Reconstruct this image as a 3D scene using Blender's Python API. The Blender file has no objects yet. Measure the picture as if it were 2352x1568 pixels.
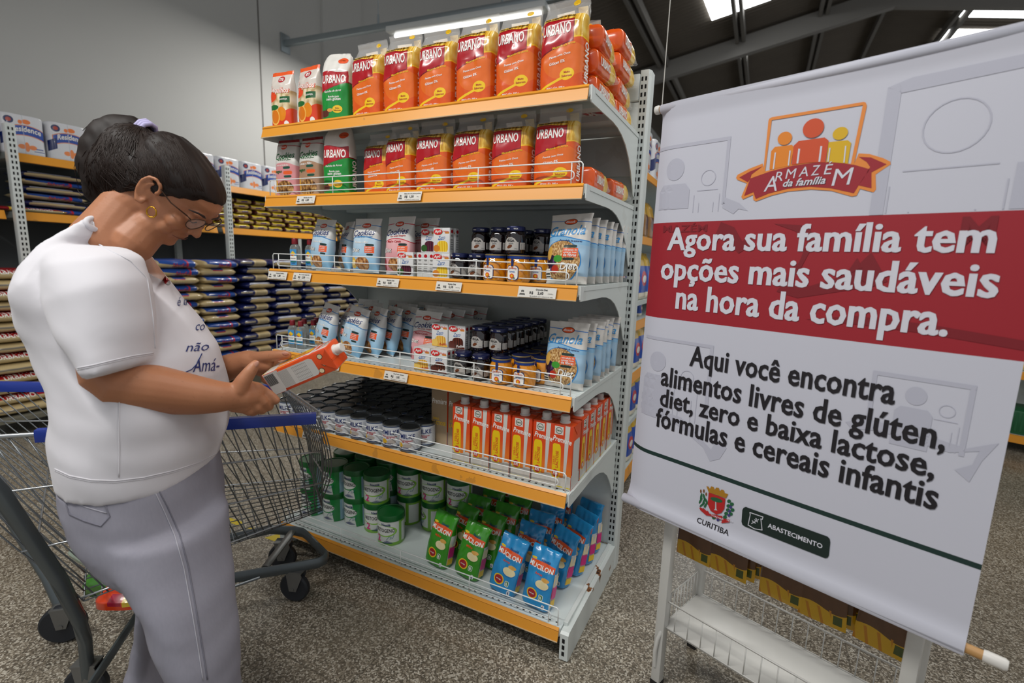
import bpy, bmesh, math, random
import numpy as np
from mathutils import Vector, Matrix
from mathutils.bvhtree import BVHTree

SC = bpy.context.scene
COL = SC.collection
PI = math.pi
rnd = random.Random(7)

# ---------------------------------------------------------------- camera
CAM_R = np.array([[0.89182923, 0.45108547, 0.03409588],
                  [0.10335225, -0.12979637, -0.98613955],
                  [-0.4404077, 0.88299196, -0.16237689]])   # rows: right, down, forward
CAM_C = np.array([1.62288, -1.22844, 1.164])
CAM_F = 1130.4
cam = bpy.data.cameras.new('camera')
cam.sensor_width = 36.0
cam.lens = CAM_F / 2352 * 36
cam.clip_start = 0.02
cam.clip_end = 200
cam.dof.use_dof = True
cam.dof.focus_distance = 1.35
cam.dof.aperture_fstop = 3.2
cam_o = bpy.data.objects.new('camera', cam)
COL.objects.link(cam_o)
mw = Matrix.Identity(4)
for i in range(3):
    mw[i][0] = CAM_R[0][i]; mw[i][1] = -CAM_R[1][i]; mw[i][2] = -CAM_R[2][i]; mw[i][3] = CAM_C[i]
cam_o.matrix_world = mw
SC.camera = cam_o

# ---------------------------------------------------------------- world, lights, exposure
SC.view_settings.view_transform = 'Standard'
SC.view_settings.look = 'None'
SC.view_settings.exposure = 0.0
SC.view_settings.gamma = 1.0
world = bpy.data.worlds.new('world'); SC.world = world
world.use_nodes = True
bg = world.node_tree.nodes['Background']
bg.inputs['Color'].default_value = (0.93, 0.96, 1.0, 1)
bg.inputs['Strength'].default_value = 0.5
SC.cycles.max_bounces = 6
SC.cycles.diffuse_bounces = 3
SC.cycles.glossy_bounces = 3
SC.cycles.transmission_bounces = 6
SC.cycles.transparent_max_bounces = 12
SC.cycles.sample_clamp_indirect = 4.0

def area_light(name, loc, sx, sy, power, rot=(0, 0, 0), col=(1, 1, 1)):
    l = bpy.data.lights.new(name, 'AREA')
    l.shape = 'RECTANGLE'; l.size = sx; l.size_y = sy; l.energy = power; l.color = col
    o = bpy.data.objects.new(name, l); COL.objects.link(o)
    o.location = loc; o.rotation_euler = rot
    return o
# the tubes of the hanging luminaires (their housings are built further down)
area_light('tube_light', (0.35, -1.55, 3.0), 2.4, 0.16, 70, col=(1, 0.985, 0.95))
area_light('tube_light', (-1.93, 3.04, 3.44), 1.65, 0.12, 70, col=(1, 0.985, 0.95))
area_light('tube_light', (2.6, 0.6, 3.2), 2.4, 0.16, 40, col=(1, 0.985, 0.95))

# ---------------------------------------------------------------- helpers
def lin(c):
    if isinstance(c, str):
        c = c.lstrip('#'); c = [int(c[i:i + 2], 16) / 255 for i in (0, 2, 4)]
    return tuple(x / 12.92 if x <= 0.04045 else ((x + 0.055) / 1.055) ** 2.4 for x in c) + (1,)

def ray(u, v):
    return CAM_R.T @ np.array([(u - 1176) / CAM_F, (v - 784) / CAM_F, 1.0])
def at(u, v, d=None, x=None, y=None, z=None):
    """the point of the place seen at (u, v) in the photograph, at forward distance d or on a plane"""
    r = ray(u, v)
    if d is None:
        i, w = (0, x) if x is not None else (1, y) if y is not None else (2, z)
        d = (w - CAM_C[i]) / r[i]
    return Vector(CAM_C + r * d)

_mats = {}
def setp(b, **k):
    for n, v in k.items():
        n = {'rough': 'Roughness', 'metal': 'Metallic', 'spec': 'Specular IOR Level', 'coat': 'Coat Weight', 'alpha': 'Alpha',
             'trans': 'Transmission Weight', 'ior': 'IOR', 'sss': 'Subsurface Weight', 'sheen': 'Sheen Weight', 'coatr': 'Coat Roughness'}[n]
        b.inputs[n].default_value = v
def mat(name, col, **k):
    if name in _mats: return _mats[name]
    m = bpy.data.materials.new(name); m.use_nodes = True
    b = m.node_tree.nodes['Principled BSDF']
    b.inputs['Base Color'].default_value = lin(col)
    setp(b, **({'rough': 0.5} | k))
    _mats[name] = m
    return m

class E:                                            # a value socket with arithmetic
    def __init__(s, g, k): s.g, s.k = g, k
    def _o(s, op, a, b=None, c=None): return s.g.m(op, a, b, c)
    def __add__(s, o): return s._o('ADD', s, o)
    __radd__ = __add__
    def __sub__(s, o): return s._o('SUBTRACT', s, o)
    def __rsub__(s, o): return s._o('SUBTRACT', o, s)
    def __mul__(s, o): return s._o('MULTIPLY', s, o)
    __rmul__ = __mul__
    def __truediv__(s, o): return s._o('DIVIDE', s, o)
    def __lt__(s, o): return s._o('LESS_THAN', s, o)
    def __gt__(s, o): return s._o('GREATER_THAN', s, o)
    def __and__(s, o): return s._o('MULTIPLY', s, o)
    def __or__(s, o): return s._o('MAXIMUM', s, o)
    def sin(s): return s._o('SINE', s)
    def abs(s): return s._o('ABSOLUTE', s)
class G:
    """node graph of a printed material: u, v run 0..1 over the front"""
    def __init__(s, name, src='UV', **k):
        s.mat = bpy.data.materials.new(name); s.mat.use_nodes = True
        s.nt = s.mat.node_tree; s.b = s.nt.nodes['Principled BSDF']
        setp(s.b, **({'rough': 0.4} | k))
        s.tc = s.nt.nodes.new('ShaderNodeTexCoord')
        sp = s.nt.nodes.new('ShaderNodeSeparateXYZ'); s.nt.links.new(s.tc.outputs[src], sp.inputs[0])
        s.vec = s.tc.outputs[src]
        s.u, s.v, s.w = (E(s, sp.outputs[i]) for i in range(3))
        s.col = None
    def m(s, op, a, b=None, c=None):
        n = s.nt.nodes.new('ShaderNodeMath'); n.operation = op
        for i, x in enumerate((a, b, c)):
            if x is None: continue
            if isinstance(x, E): s.nt.links.new(x.k, n.inputs[i])
            else: n.inputs[i].default_value = x
        return E(s, n.outputs[0])
    def rect(s, x0, x1, y0, y1): return (s.u > x0) & (s.u < x1) & (s.v > y0) & (s.v < y1)
    def ell(s, cx, cy, rx, ry):
        a = (s.u - cx) / rx; b = (s.v - cy) / ry
        return (a * a + b * b) < 1
    def rrect(s, cx, cy, rx, ry, p=4):
        a = s.m('POWER', ((s.u - cx) / rx).abs(), p); b = s.m('POWER', ((s.v - cy) / ry).abs(), p)
        return (a + b) < 1
    def noise(s, scale, detail=2, kind='NOISE', stretch=None, src=None):
        n = s.nt.nodes.new('ShaderNodeTexNoise' if kind == 'NOISE' else 'ShaderNodeTexVoronoi')
        n.inputs['Scale'].default_value = scale
        if kind == 'NOISE': n.inputs['Detail'].default_value = detail
        vec = s.vec if src is None else s.tc.outputs[src]
        if stretch:
            mp = s.nt.nodes.new('ShaderNodeMapping'); mp.inputs['Scale'].default_value = stretch
            s.nt.links.new(vec, mp.inputs[0]); vec = mp.outputs[0]
        s.nt.links.new(vec, n.inputs['Vector'])
        s.last = n
        return E(s, n.outputs['Fac' if kind == 'NOISE' else 'Distance'])
    def mix(s, f, a, b):
        n = s.nt.nodes.new('ShaderNodeMix'); n.data_type = 'RGBA'
        if isinstance(f, E): s.nt.links.new(f.k, n.inputs[0])
        else: n.inputs[0].default_value = f
        for x, i in ((a, 6), (b, 7)):
            if isinstance(x, (str, tuple)): n.inputs[i].default_value = lin(x)
            else: s.nt.links.new(x, n.inputs[i])
        return n.outputs[2]
    def base(s, c):
        if isinstance(c, (str, tuple)): c = s.mix(0.0, c, c)
        s.col = c; return s
    def lay(s, mask, c): s.col = s.mix(mask, s.col, c); return s
    def ramp(s, f, *stops):
        n = s.nt.nodes.new('ShaderNodeValToRGB'); r = n.color_ramp
        while len(r.elements) < len(stops): r.elements.new(0.5)
        for e, (p, c) in zip(r.elements, stops): e.position = p; e.color = lin(c)
        s.nt.links.new(f.k, n.inputs[0]); return n.outputs[0]
    def bump(s, h, strength=0.2, dist=0.002):
        n = s.nt.nodes.new('ShaderNodeBump'); n.inputs['Strength'].default_value = strength; n.inputs['Distance'].default_value = dist
        s.nt.links.new(h.k, n.inputs['Height']); s.nt.links.new(n.outputs[0], s.b.inputs['Normal']); return s
    def done(s):
        s.nt.links.new(s.col, s.b.inputs['Base Color']); _mats[s.mat.name] = s.mat; return s.mat

class MB:
    """collects shapes, then links them as ONE mesh object"""
    def __init__(s): s.v, s.f, s.m, s.uv = [], [], [], []
    def add(s, vs, fs, mi=0, uv=None):
        b = len(s.v)
        s.v += [tuple(p) for p in vs]
        s.uv += [tuple(p) for p in uv] if uv is not None else [(0.0, 0.0)] * len(vs)
        s.f += [tuple(b + i for i in f) for f in fs]
        s.m += [mi] * len(fs) if isinstance(mi, int) else list(mi)
        return s
    def box(s, lo, hi, mi=0, M=None, bev=0.0):
        if bev: vs, fs = chbox(tuple(round(hi[i] - lo[i], 5) for i in range(3)), bev); c = [(lo[i] + hi[i]) / 2 for i in range(3)]; vs = [Vector(p) + Vector(c) for p in vs]
        else:
            vs = [Vector((x, y, z)) for x in (lo[0], hi[0]) for y in (lo[1], hi[1]) for z in (lo[2], hi[2])]
            fs = [(0, 1, 3, 2), (4, 6, 7, 5), (0, 4, 5, 1), (2, 3, 7, 6), (0, 2, 6, 4), (1, 5, 7, 3)]
        if M: vs = [M @ p for p in vs]
        return s.add(vs, fs, mi)
    def tube(s, pts, r, n=6, mi=0, cap=True, closed=False):
        pts = [Vector(p) for p in pts]; rs = r if isinstance(r, (list, tuple)) else [r] * len(pts)
        vs, fs = [], []; k = len(pts); up = None
        for i, p in enumerate(pts):
            if closed: t = pts[(i + 1) % k] - pts[i - 1]
            else: t = pts[min(i + 1, k - 1)] - pts[max(i - 1, 0)]
            t.normalize()
            if up is None: up = t.orthogonal().normalized()
            up = (up - t * up.dot(t))
            up = up.normalized() if up.length > 1e-6 else t.orthogonal().normalized()
            w = t.cross(up)
            vs += [p + (up * math.cos(2 * PI * j / n) + w * math.sin(2 * PI * j / n)) * rs[i] for j in range(n)]
        for i in range(k if closed else k - 1):
            a, b = i * n, ((i + 1) % k) * n
            fs += [(a + j, a + (j + 1) % n, b + (j + 1) % n, b + j) for j in range(n)]
        if cap and not closed: fs += [tuple(range(n))[::-1], tuple(range((k - 1) * n, k * n))]
        return s.add(vs, fs, mi)
    def cyl(s, p0, p1, r, n=16, mi=0): return s.tube([p0, p1], r, n, mi)
    def lathe(s, prof, n=24, mi=0, M=None, uv=False, cap=True, mis=None):
        """prof: (radius, z) from bottom to top; u runs 0..1 round, starting at the back (+y), v by height"""
        vs, fs, uvs, ms = [], [], [], []; k = len(prof)
        z0, z1 = prof[0][1], prof[-1][1]
        for r, z in prof:
            for j in range(n + 1):
                a = 2 * PI * j / n + PI / 2
                vs.append(Vector((math.cos(a) * r, math.sin(a) * r, z))); uvs.append((j / n, (z - z0) / max(1e-6, z1 - z0)))
        for i in range(k - 1):
            for j in range(n):
                a, b = i * (n + 1) + j, (i + 1) * (n + 1) + j
                fs.append((a, a + 1, b + 1, b)); ms.append(mis[i] if mis else mi)
        if cap:
            fs += [tuple(range(n))[::-1], tuple(range((k - 1) * (n + 1), (k - 1) * (n + 1) + n))]; ms += [mis[0] if mis else mi, mis[-1] if mis else mi]
        if M: vs = [M @ p for p in vs]
        return s.add(vs, fs, ms, uvs)
    def rings(s, R, mi=0, cap=True, uv=None):
        n = len(R[0]); vs = [p for r in R for p in r]; fs = []
        for i in range(len(R) - 1):
            fs += [(i * n + j, i * n + (j + 1) % n, (i + 1) * n + (j + 1) % n, (i + 1) * n + j) for j in range(n)]
        if cap: fs += [tuple(range(n))[::-1], tuple(range((len(R) - 1) * n, len(R) * n))]
        return s.add(vs, fs, mi, uv)
    def prism(s, poly, ax, lo, hi, mi=0):
        """polygon in the two axes other than ax, extruded along ax"""
        n = len(poly); vs = []
        for h in (lo, hi):
            for a, b in poly: vs.append((h, a, b) if ax == 0 else (a, h, b) if ax == 1 else (a, b, h))
        fs = [tuple(range(n))[::-1], tuple(range(n, 2 * n))] + [(j, (j + 1) % n, n + (j + 1) % n, n + j) for j in range(n)]
        return s.add(vs, fs, mi)
    def text(s, t, fn, cx, cy, w=None, h=None, mi=0, bold=0.02, it=0.0, rot=0.0, arc=0.0, sh=0.0, res=2, sub=0.006):
        """lettering centred on (cx, cy) of a panel; fn turns panel metres into a point; arc: rise of the ends' middle; sh: slant of the baseline"""
        if bold > 0.02:                              # heavy lettering: three close strikes, so that outlines never cross
            e = (bold - 0.016) * ((w / glyphs(t, 0.016, it, res)[0][:, 0].max()) if w else h / np.ptp(glyphs(t, 0.016, it, res)[0][:, 1])) * 1.1
            def strike(k):
                def f(x, y):
                    if rot: y += k * e
                    else: x += k * e
                    q = fn(x, y); n = (fn(x + 1e-3, y) - q).cross(fn(x, y + 1e-3) - q)
                    return q + n.normalized() * (0.00022 * k) if n.length > 0 else q
                return f
            for k in (-1, 0, 1): s.text(t, strike(k) if k else fn, cx, cy, w, h, mi, 0.016, it, rot, arc, sh, res, sub)
            return s
        vs, fs = glyphs(t, bold, it, res)
        W, H = vs[:, 0].max(), vs[:, 1].max() - vs[:, 1].min()
        sx = (w / W) if w else (h / H); sy = (h / H) if h else sx
        X = (vs[:, 0] - W / 2) * sx; Y = (vs[:, 1] - vs[:, 1].min() - H / 2) * sy
        if arc: Y = Y + arc * (1 - (2 * X / (W * sx)) ** 2)
        if sh: Y = Y + sh * X
        c, q = math.cos(rot), math.sin(rot); P = [(cx + c * x - q * y, cy + q * x + c * y) for x, y in zip(X, Y)]
        if sub: P, fs = refine(P, fs, sub)
        s.add([fn(x, y) for x, y in P], fs, mi); return s
    def poly(s, pts, fn, mi=0, sub=0.0):
        P, fs = list(pts), [(0, i, i + 1) for i in range(1, len(pts) - 1)]
        if sub: P, fs = refine(P, fs, sub)
        s.add([fn(x, y) for x, y in P], fs, mi); return s
    def disc(s, cx, cy, rx, ry, fn, mi=0, n=20, rot=0.0):
        c, q = math.cos(rot), math.sin(rot); P = [(rx * math.cos(2 * PI * j / n), ry * math.sin(2 * PI * j / n)) for j in range(n)]
        P = [(0, 0)] + [(0.5 * a, 0.5 * b) for a, b in P] + P
        fs = [(0, 1 + j, 1 + (j + 1) % n) for j in range(n)] + [(1 + j, n + 1 + j, n + 1 + (j + 1) % n, 1 + (j + 1) % n) for j in range(n)]
        s.add([fn(cx + c * x - q * y, cy + q * x + c * y) for x, y in P], fs, mi); return s
    def onto(s, o, mats):
        """prints these shapes onto the mesh of o (surface pattern stays inside its part)"""
        k = len(o.data.materials)
        for m in mats: o.data.materials.append(m)
        t = bpy.data.meshes.new('print'); t.from_pydata(s.v, [], s.f); t.polygons.foreach_set('material_index', [i + k for i in s.m])
        if o.data.uv_layers: t.uv_layers.new(name='UVMap')
        bm = bmesh.new(); bm.from_mesh(o.data); bm.from_mesh(t); bm.to_mesh(o.data); bm.free(); bpy.data.meshes.remove(t); o.data.update()
        return o
    def build(s, name, mats, parent=None, smooth=35, kind=None):
        if parent is not None and name in ('front_print', 'lettering'): return s.onto(parent, mats)
        me = bpy.data.meshes.new(name)
        me.from_pydata(s.v, [], s.f)
        for m in (mats if isinstance(mats, (list, tuple)) else [mats]): me.materials.append(m)
        me.polygons.foreach_set('material_index', s.m)
        if any(a or b for a, b in s.uv):
            ul = me.uv_layers.new(name='UVMap'); li = np.empty(len(me.loops), dtype=np.int32); me.loops.foreach_get('vertex_index', li)
            ul.data.foreach_set('uv', np.array(s.uv, dtype=np.float32)[li].ravel())
        if smooth:
            me.polygons.foreach_set('use_smooth', [True] * len(me.polygons))
            if smooth < 180: me.set_sharp_from_angle(angle=math.radians(smooth))
        me.update()
        o = bpy.data.objects.new(name, me); COL.objects.link(o)
        if parent: o.parent = parent
        if kind: o['kind'] = kind
        return o

def refine(P, fs, L):
    P = list(P); todo = [(f[0], f[i], f[i + 1]) for f in fs for i in range(1, len(f) - 1)]; out = []; mid = {}
    while todo:
        f = todo.pop(); d = [((P[f[i]][0] - P[f[(i + 1) % 3]][0]) ** 2 + (P[f[i]][1] - P[f[(i + 1) % 3]][1]) ** 2) for i in range(3)]
        i = d.index(max(d))
        if d[i] <= L * L: out.append(f); continue
        a, b, c = f[i], f[(i + 1) % 3], f[(i + 2) % 3]; k = (min(a, b), max(a, b))
        if k not in mid: mid[k] = len(P); P.append(((P[a][0] + P[b][0]) / 2, (P[a][1] + P[b][1]) / 2))
        m = mid[k]; todo += [(a, m, c), (m, b, c)]
    return P, out
_ch = {}
def chbox(size, b):
    k = (size, b)
    if k not in _ch:
        bm = bmesh.new(); bmesh.ops.create_cube(bm, size=1)
        bmesh.ops.scale(bm, vec=size, verts=bm.verts)
        bmesh.ops.bevel(bm, geom=bm.edges[:], offset=b, segments=2, profile=0.5, affect='EDGES')
        bm.verts.index_update()
        _ch[k] = ([v.co.copy() for v in bm.verts], [tuple(v.index for v in f.verts) for f in bm.faces]); bm.free()
    return _ch[k]
_gl = {}
def glyphs(t, bold, it, res):
    k = (t, bold, it, res)
    if k not in _gl:
        cu = bpy.data.curves.new('lettering', 'FONT'); cu.body = t; cu.offset = bold; cu.shear = it; cu.resolution_u = res
        if bold: cu.space_character = 1 + bold * 1.2
        o = bpy.data.objects.new('lettering', cu); COL.objects.link(o)
        me = bpy.data.meshes.new_from_object(o.evaluated_get(bpy.context.evaluated_depsgraph_get()))
        v = np.array([p.co[:2] for p in me.vertices]); v[:, 0] -= v[:, 0].min()
        _gl[k] = (v, [tuple(p.vertices) for p in me.polygons])
        bpy.data.objects.remove(o); bpy.data.curves.remove(cu); bpy.data.meshes.remove(me)
    return _gl[k]

def empty(name, loc=(0, 0, 0), rz=0.0):
    o = bpy.data.objects.new(name, None); COL.objects.link(o); o.location = loc; o.rotation_euler = (0, 0, rz); o.empty_display_size = 0.05
    return o
def tag(o, label, cat, group=None):
    o['label'] = label; o['category'] = cat
    if group: o['group'] = group
    return o
_used = set()
def put(proto, loc, label, group=None, rz=0.0, rot=None, sc=None):
    """places a thing; the first time the prototype itself, then copies of it with copies of its parts"""
    if proto.name in _used:
        r = proto.copy(); COL.objects.link(r)
        for ch in [c for c in proto.children]:
            d = ch.copy(); COL.objects.link(d); d.parent = r
            for g2 in [c for c in ch.children]:
                e = g2.copy(); COL.objects.link(e); e.parent = d
    else: r = proto; _used.add(proto.name)
    r.location = (loc[0], loc[1], loc[2] + 0.0008); r.rotation_euler = rot if rot else (0, 0, rz)
    if sc: r.scale = sc if isinstance(sc, (tuple, list)) else (sc, sc, sc)
    r['label'] = label; r['category'] = proto['category']
    if group: r['group'] = group
    return r
ORD = ['first', 'second', 'third', 'fourth', 'fifth', 'sixth', 'seventh', 'eighth', 'ninth', 'tenth', 'eleventh', 'twelfth', 'thirteenth', 'fourteenth', 'fifteenth', 'sixteenth']
def nth(i, n, a='from the left'):
    """position word of number i of n"""
    return ORD[i] + ' ' + a

# ================================================================ the room
def floor_mat():
    g = G('terrazzo', 'Object', rough=0.28)
    n = g.noise(230, kind='VORONOI'); cell = g.last
    sp = g.nt.nodes.new('ShaderNodeSeparateXYZ'); g.nt.links.new(cell.outputs['Color'], sp.inputs[0])
    c = g.ramp(E(g, sp.outputs[0]), (0.0, '#3d372e'), (0.3, '#5e564a'), (0.52, '#857b6b'), (0.75, '#aaa190'), (0.92, '#d6d0c2'))
    big = g.noise(2.2, 3)
    c = g.mix((big - 0.3) * 0.9, c, '#6f6656')
    fine = g.noise(420, 1)
    c = g.mix(fine * 0.35, c, '#8b8274')
    g.base(c)
    ju = g.m('FRACT', g.u * 0.8 + 0.42); jv = g.m('FRACT', g.v * 0.8 + 0.3)
    g.lay(((ju < 0.004) | (jv < 0.004)) * 0.55, '#4a443a')
    st = g.noise(5.5, 4)
    g.lay((st > 0.66) * 0.25, '#4a4237')
    return g.done()
M_floor = floor_mat()
MB().box((-3.8, -6, -0.1), (11, 36, 0)).build('floor', M_floor, kind='structure')
g = G('white_wall', 'Object', rough=0.75).base('#bdbcb8')
g.lay((g.noise(1.2, 3) - 0.35) * 0.35, '#a9a8a4'); M_wall = g.done()
MB().box((-3.85, -6, 0), (-3.595, 36, 7.35)).build('wall_left', M_wall, kind='structure')
MB().box((-3.85, 36, 0), (11, 36.2, 8.8)).build('wall_back', M_wall, kind='structure')
mb = MB(); mb.box((-3.595, 2.727, 0), (-3.593, 2.744, 7.3)); mb.build('trim_1', mat('seam_grey', '#6d6a66', rough=0.8), kind='structure')
MB().box((-3.595, 3.61, 0), (-3.555, 4.27, 7.3)).build('trim_2', M_wall, kind='structure')
# roof: two corrugated slopes on concrete rafters
SL = 0.186; EA = 7.48; RX = 4.08; WL = 3.595  # wall, roof and rail coordinates scaled about the camera, like the wall shelving
def roof_z(x): return EA + SL * ((x + WL) if x < RX else (2 * RX - x + WL))
M_sheet = None
g = G('fibre_cement_sheet', 'Object', rough=0.9).base('#6e665c')
g.lay((g.noise(1.5, 4) - 0.3) * 0.7, '#565049'); M_sheet = g.done()
def sky_poly(px):
    out = []
    for u, v in px:
        r = ray(u, v)
        for sgn in (1, -1):                       # left slope first, then the one past the ridge
            a = SL * sgn
            z0 = EA + (SL * WL if sgn > 0 else SL * (2 * RX + WL))
            t = (z0 + a * CAM_C[0] - CAM_C[2]) / (r[2] - a * r[0])
            p = CAM_C + r * t
            if t > 0 and ((sgn > 0) == (p[0] < RX)): break
        out.append(Vector(p))
    return out
mb = MB(); N = 14
xs = []
def corr(x0, x1):
    # sheets with ridges running up the slope: a sine along y
    ys = np.arange(-5, 36, 0.0458); vs, fs = [], []
    for i, y in enumerate(ys):
        dz = 0.03 * math.sin(2 * PI * y / 0.183)
        for x in (x0, x1): vs.append((x, y, roof_z(x) + dz + 0.08))
    for i in range(len(ys) - 1): fs.append((2 * i, 2 * i + 1, 2 * i + 3, 2 * i + 2))
    return vs, fs
mb.add(*corr(-3.9, RX)); mb.build('ceiling', M_sheet, smooth=180, kind='structure')
mb = MB(); mb.add(*corr(RX, 11.2)); mb.build('ceiling.001', M_sheet, smooth=180, kind='structure')
M_conc = mat('rafter_concrete', '#8d8a85', rough=0.85)
M_dark = mat('purlin_grey', '#7c7872', rough=0.8)
k = 0
for y in (4.2, 16.5, 26.8):
    mb = MB()
    for a, b in ((-3.65, RX), (RX, 11)):
        za, zb = roof_z(a), roof_z(b)
        mb.prism([(a, za - 0.02), (b, zb - 0.02), (b, zb - 0.56), (a, za - 0.56)], 1, y, y + 0.22)
    if y != 4.2:
        o = mb.build('beam_%d' % (k + 1), M_conc, kind='structure'); k += 1
for i, x in enumerate((-2.14, -1.93, 0.14, 0.32, 2.28, 2.45, 3.95, 5.74, 5.95, 7.95)):
    MB().box((x, 0, roof_z(x) - 0.2), (x + 0.09, 35.9, roof_z(x) + 0.03)).build('beam_%d' % (i + 10), M_dark, kind='structure')
m_sky = bpy.data.materials.new('skylight_daylight'); m_sky.use_nodes = True
nt = m_sky.node_tree; nt.nodes.clear(); em = nt.nodes.new('ShaderNodeEmission'); ou = nt.nodes.new('ShaderNodeOutputMaterial')
em.inputs[0].default_value = (0.95, 0.98, 1, 1); em.inputs[1].default_value = 7; nt.links.new(em.outputs[0], ou.inputs[0])
for i, px in enumerate((((1635, 47), (1600, -44), (1866, -137), (1770, 0)), ((1650, 142), (1650, 122), (1777, 82), (1777, 103)), ((2200, 39), (2235, 0), (2420, -14), (2420, 42)), ((2145, 99), (2166, 71), (2290, 72), (2290, 104)))):
    P = sky_poly(px)
    mb = MB(); mb.add([p + Vector((0, 0, dz)) for dz in (0.0, 0.05) for p in P], [(3, 2, 1, 0), (4, 5, 6, 7), (0, 1, 5, 4), (1, 2, 6, 5), (2, 3, 7, 6), (3, 0, 4, 7)])
    mb.build('window_%d' % (i + 1), m_sky, smooth=0, kind='structure')
# galvanised rail from the wall with a hanging luminaire
M_galv = mat('galvanised_steel', '#9aa3a6', rough=0.4, metal=0.6)
M_white = mat('white_enamel', '#d9dcda', rough=0.3)
M_tube = bpy.data.materials.new('fluorescent_tube'); M_tube.use_nodes = True
setp(M_tube.node_tree.nodes['Principled BSDF'], rough=0.3); M_tube.node_tree.nodes['Principled BSDF'].inputs['Emission Color'].default_value = (1, 1, 0.97, 1)
M_tube.node_tree.nodes['Principled BSDF'].inputs['Emission Strength'].default_value = 3.0
t = tag(empty('mounting_rail', (-3.595, 3.07, 3.55)), 'galvanised rail bolted to the white wall above the top shelf', 'rail')
rd = Vector((3.80, 0.318, 0.0)); rn = rd.normalized()
mb = MB(); Mr = Matrix.Translation((0, 0, 0)) @ rn.to_track_quat('X', 'Z').to_matrix().to_4x4()
mb.box((0.01, -0.03, -0.03), (rd.length, 0.03, 0.03), 0, Mr, 0.004); mb.build('channel', M_galv, t)
mb = MB(); mb.box((0, -0.065, -0.1), (0.014, 0.065, 0.1), 0, Mr, 0.003); mb.build('wall_plate', M_galv, t)
for dx in (1.31, 2.74):
    mb = MB(); p = rn * dx; mb.tube([p + Vector((0, 0, 0.02)), p + Vector((0, 0, 0.13))], 0.012, 8); mb.tube([p + Vector((0, 0, 0.12)), p + Vector((0, 0, 5.0))], 0.004, 6); mb.build('hanger_rod', M_galv, t)
t = tag(empty('fluorescent_luminaire', (-3.595, 3.07, 3.55)), 'white tube luminaire hung under the galvanised rail', 'lamp')
mb = MB(); mb.box((1.46, -0.08, -0.09), (3.2, 0.08, -0.035), 0, Mr, 0.006); mb.build('housing', M_white, t)
mb = MB(); mb.cyl(Mr @ Vector((1.52, 0, -0.108)), Mr @ Vector((3.14, 0, -0.108)), 0.014, 12); mb.build('tube', M_tube, t)
t = tag(empty('fluorescent_luminaire', (0.35, -1.55, 3.02)), 'long white tube luminaire hung over the aisle', 'lamp')
mb = MB(); mb.box((-1.25, -0.1, 0), (1.25, 0.1, 0.05), 0, None, 0.006); mb.build('housing', M_white, t)
for dx in (-1, 1): MB().cyl((dx, 0, 0.05), (dx, 0, 5.0), 0.004, 6).build('hanger_rod', M_galv, t)
t = tag(empty('fluorescent_luminaire', (2.6, 0.6, 3.22)), 'long white tube luminaire hung over the next aisle', 'lamp')
mb = MB(); mb.box((-1.25, -0.1, 0), (1.25, 0.1, 0.05), 0, None, 0.006); mb.build('housing', M_white, t)
for dx in (-1, 1): MB().cyl((dx, 0, 0.05), (dx, 0, 5.0), 0.004, 6).build('hanger_rod', M_galv, t)

# worn yellow floor tape at the foot of the gondola's far end
M_tape = mat('yellow_tape', '#c9b024', rough=0.6)
for i, (x0, x1, y0, y1, w_) in enumerate(((-0.42, -0.27, 0.0, 0.035, 'longest scrap'), (-0.24, -0.19, 0.01, 0.03, 'small scrap in the middle'), (-0.10, 0.03, 0.0, 0.07, 'widest scrap by the gondola'))):
    mb = MB(); mb.add([(x0, y0, 0.0006), (x1, y0 + 0.006, 0.0006), (x1 - 0.012, y1, 0.0006), (x0 + 0.03, y1 - 0.008, 0.0006)], [(0, 1, 2, 3)])
    mb.add([(x0, y0, 0), (x1, y0 + 0.006, 0), (x1 - 0.012, y1, 0), (x0 + 0.03, y1 - 0.008, 0)], [(3, 2, 1, 0)])
    tag(mb.build('floor_tape', M_tape, smooth=0), 'worn yellow tape on the floor below the cart, ' + w_, 'tape', 'yellow floor tape')

# ================================================================ the end-cap gondola
W, D = 1.2, 0.508
LV = [1.594, 1.360, 1.102, 0.801, 0.522, 0.1007]         # deck heights, top to bottom
LN = ['top shelf', 'second shelf', 'third shelf', 'fourth shelf', 'fifth shelf', 'bottom shelf']
g = G('white_powder_coat', 'Object', rough=0.35).base('#d3d9d6')
g.lay((g.noise(9, 4) > 0.64) * 0.25, '#b5b6ae'); M_metal = g.done()
g = G('chipped_powder_coat', 'Object', rough=0.4).base('#d3d9d6')
g.lay(g.noise(14, 5) > 0.655, '#8a5a34').lay(g.noise(14, 5) > 0.69, '#3f2a1c'); M_rust = g.done()
g = G('shelf_deck', 'Object', rough=0.32).base('#cfd8d7')
g.lay((g.noise(6, 4) - 0.4) * 0.5, '#b9bfbc'); M_deck = g.done()
g = G('orange_price_rail', 'Object', rough=0.35).base('#e59a2f')
g.lay((g.noise(2.5, 3) - 0.45) * 0.6, '#c9822a'); g.lay((g.noise(11, 5) > 0.68) * 0.35, '#8d6434'); M_orange = g.done()
M_clear = mat('rail_edge', '#c9b491', rough=0.3)
M_slot = mat('slot_black', '#0a0a0a', rough=0.9)
M_wire = mat('white_wire', '#e6e9e7', rough=0.3)
M_ink = mat('black_ink', '#1c1c1e', rough=0.6)
M_paper = mat('price_paper', '#dcd8cf', rough=0.6)
M_inkgrey = mat('grey_ink', '#55534f', rough=0.6)

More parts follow.
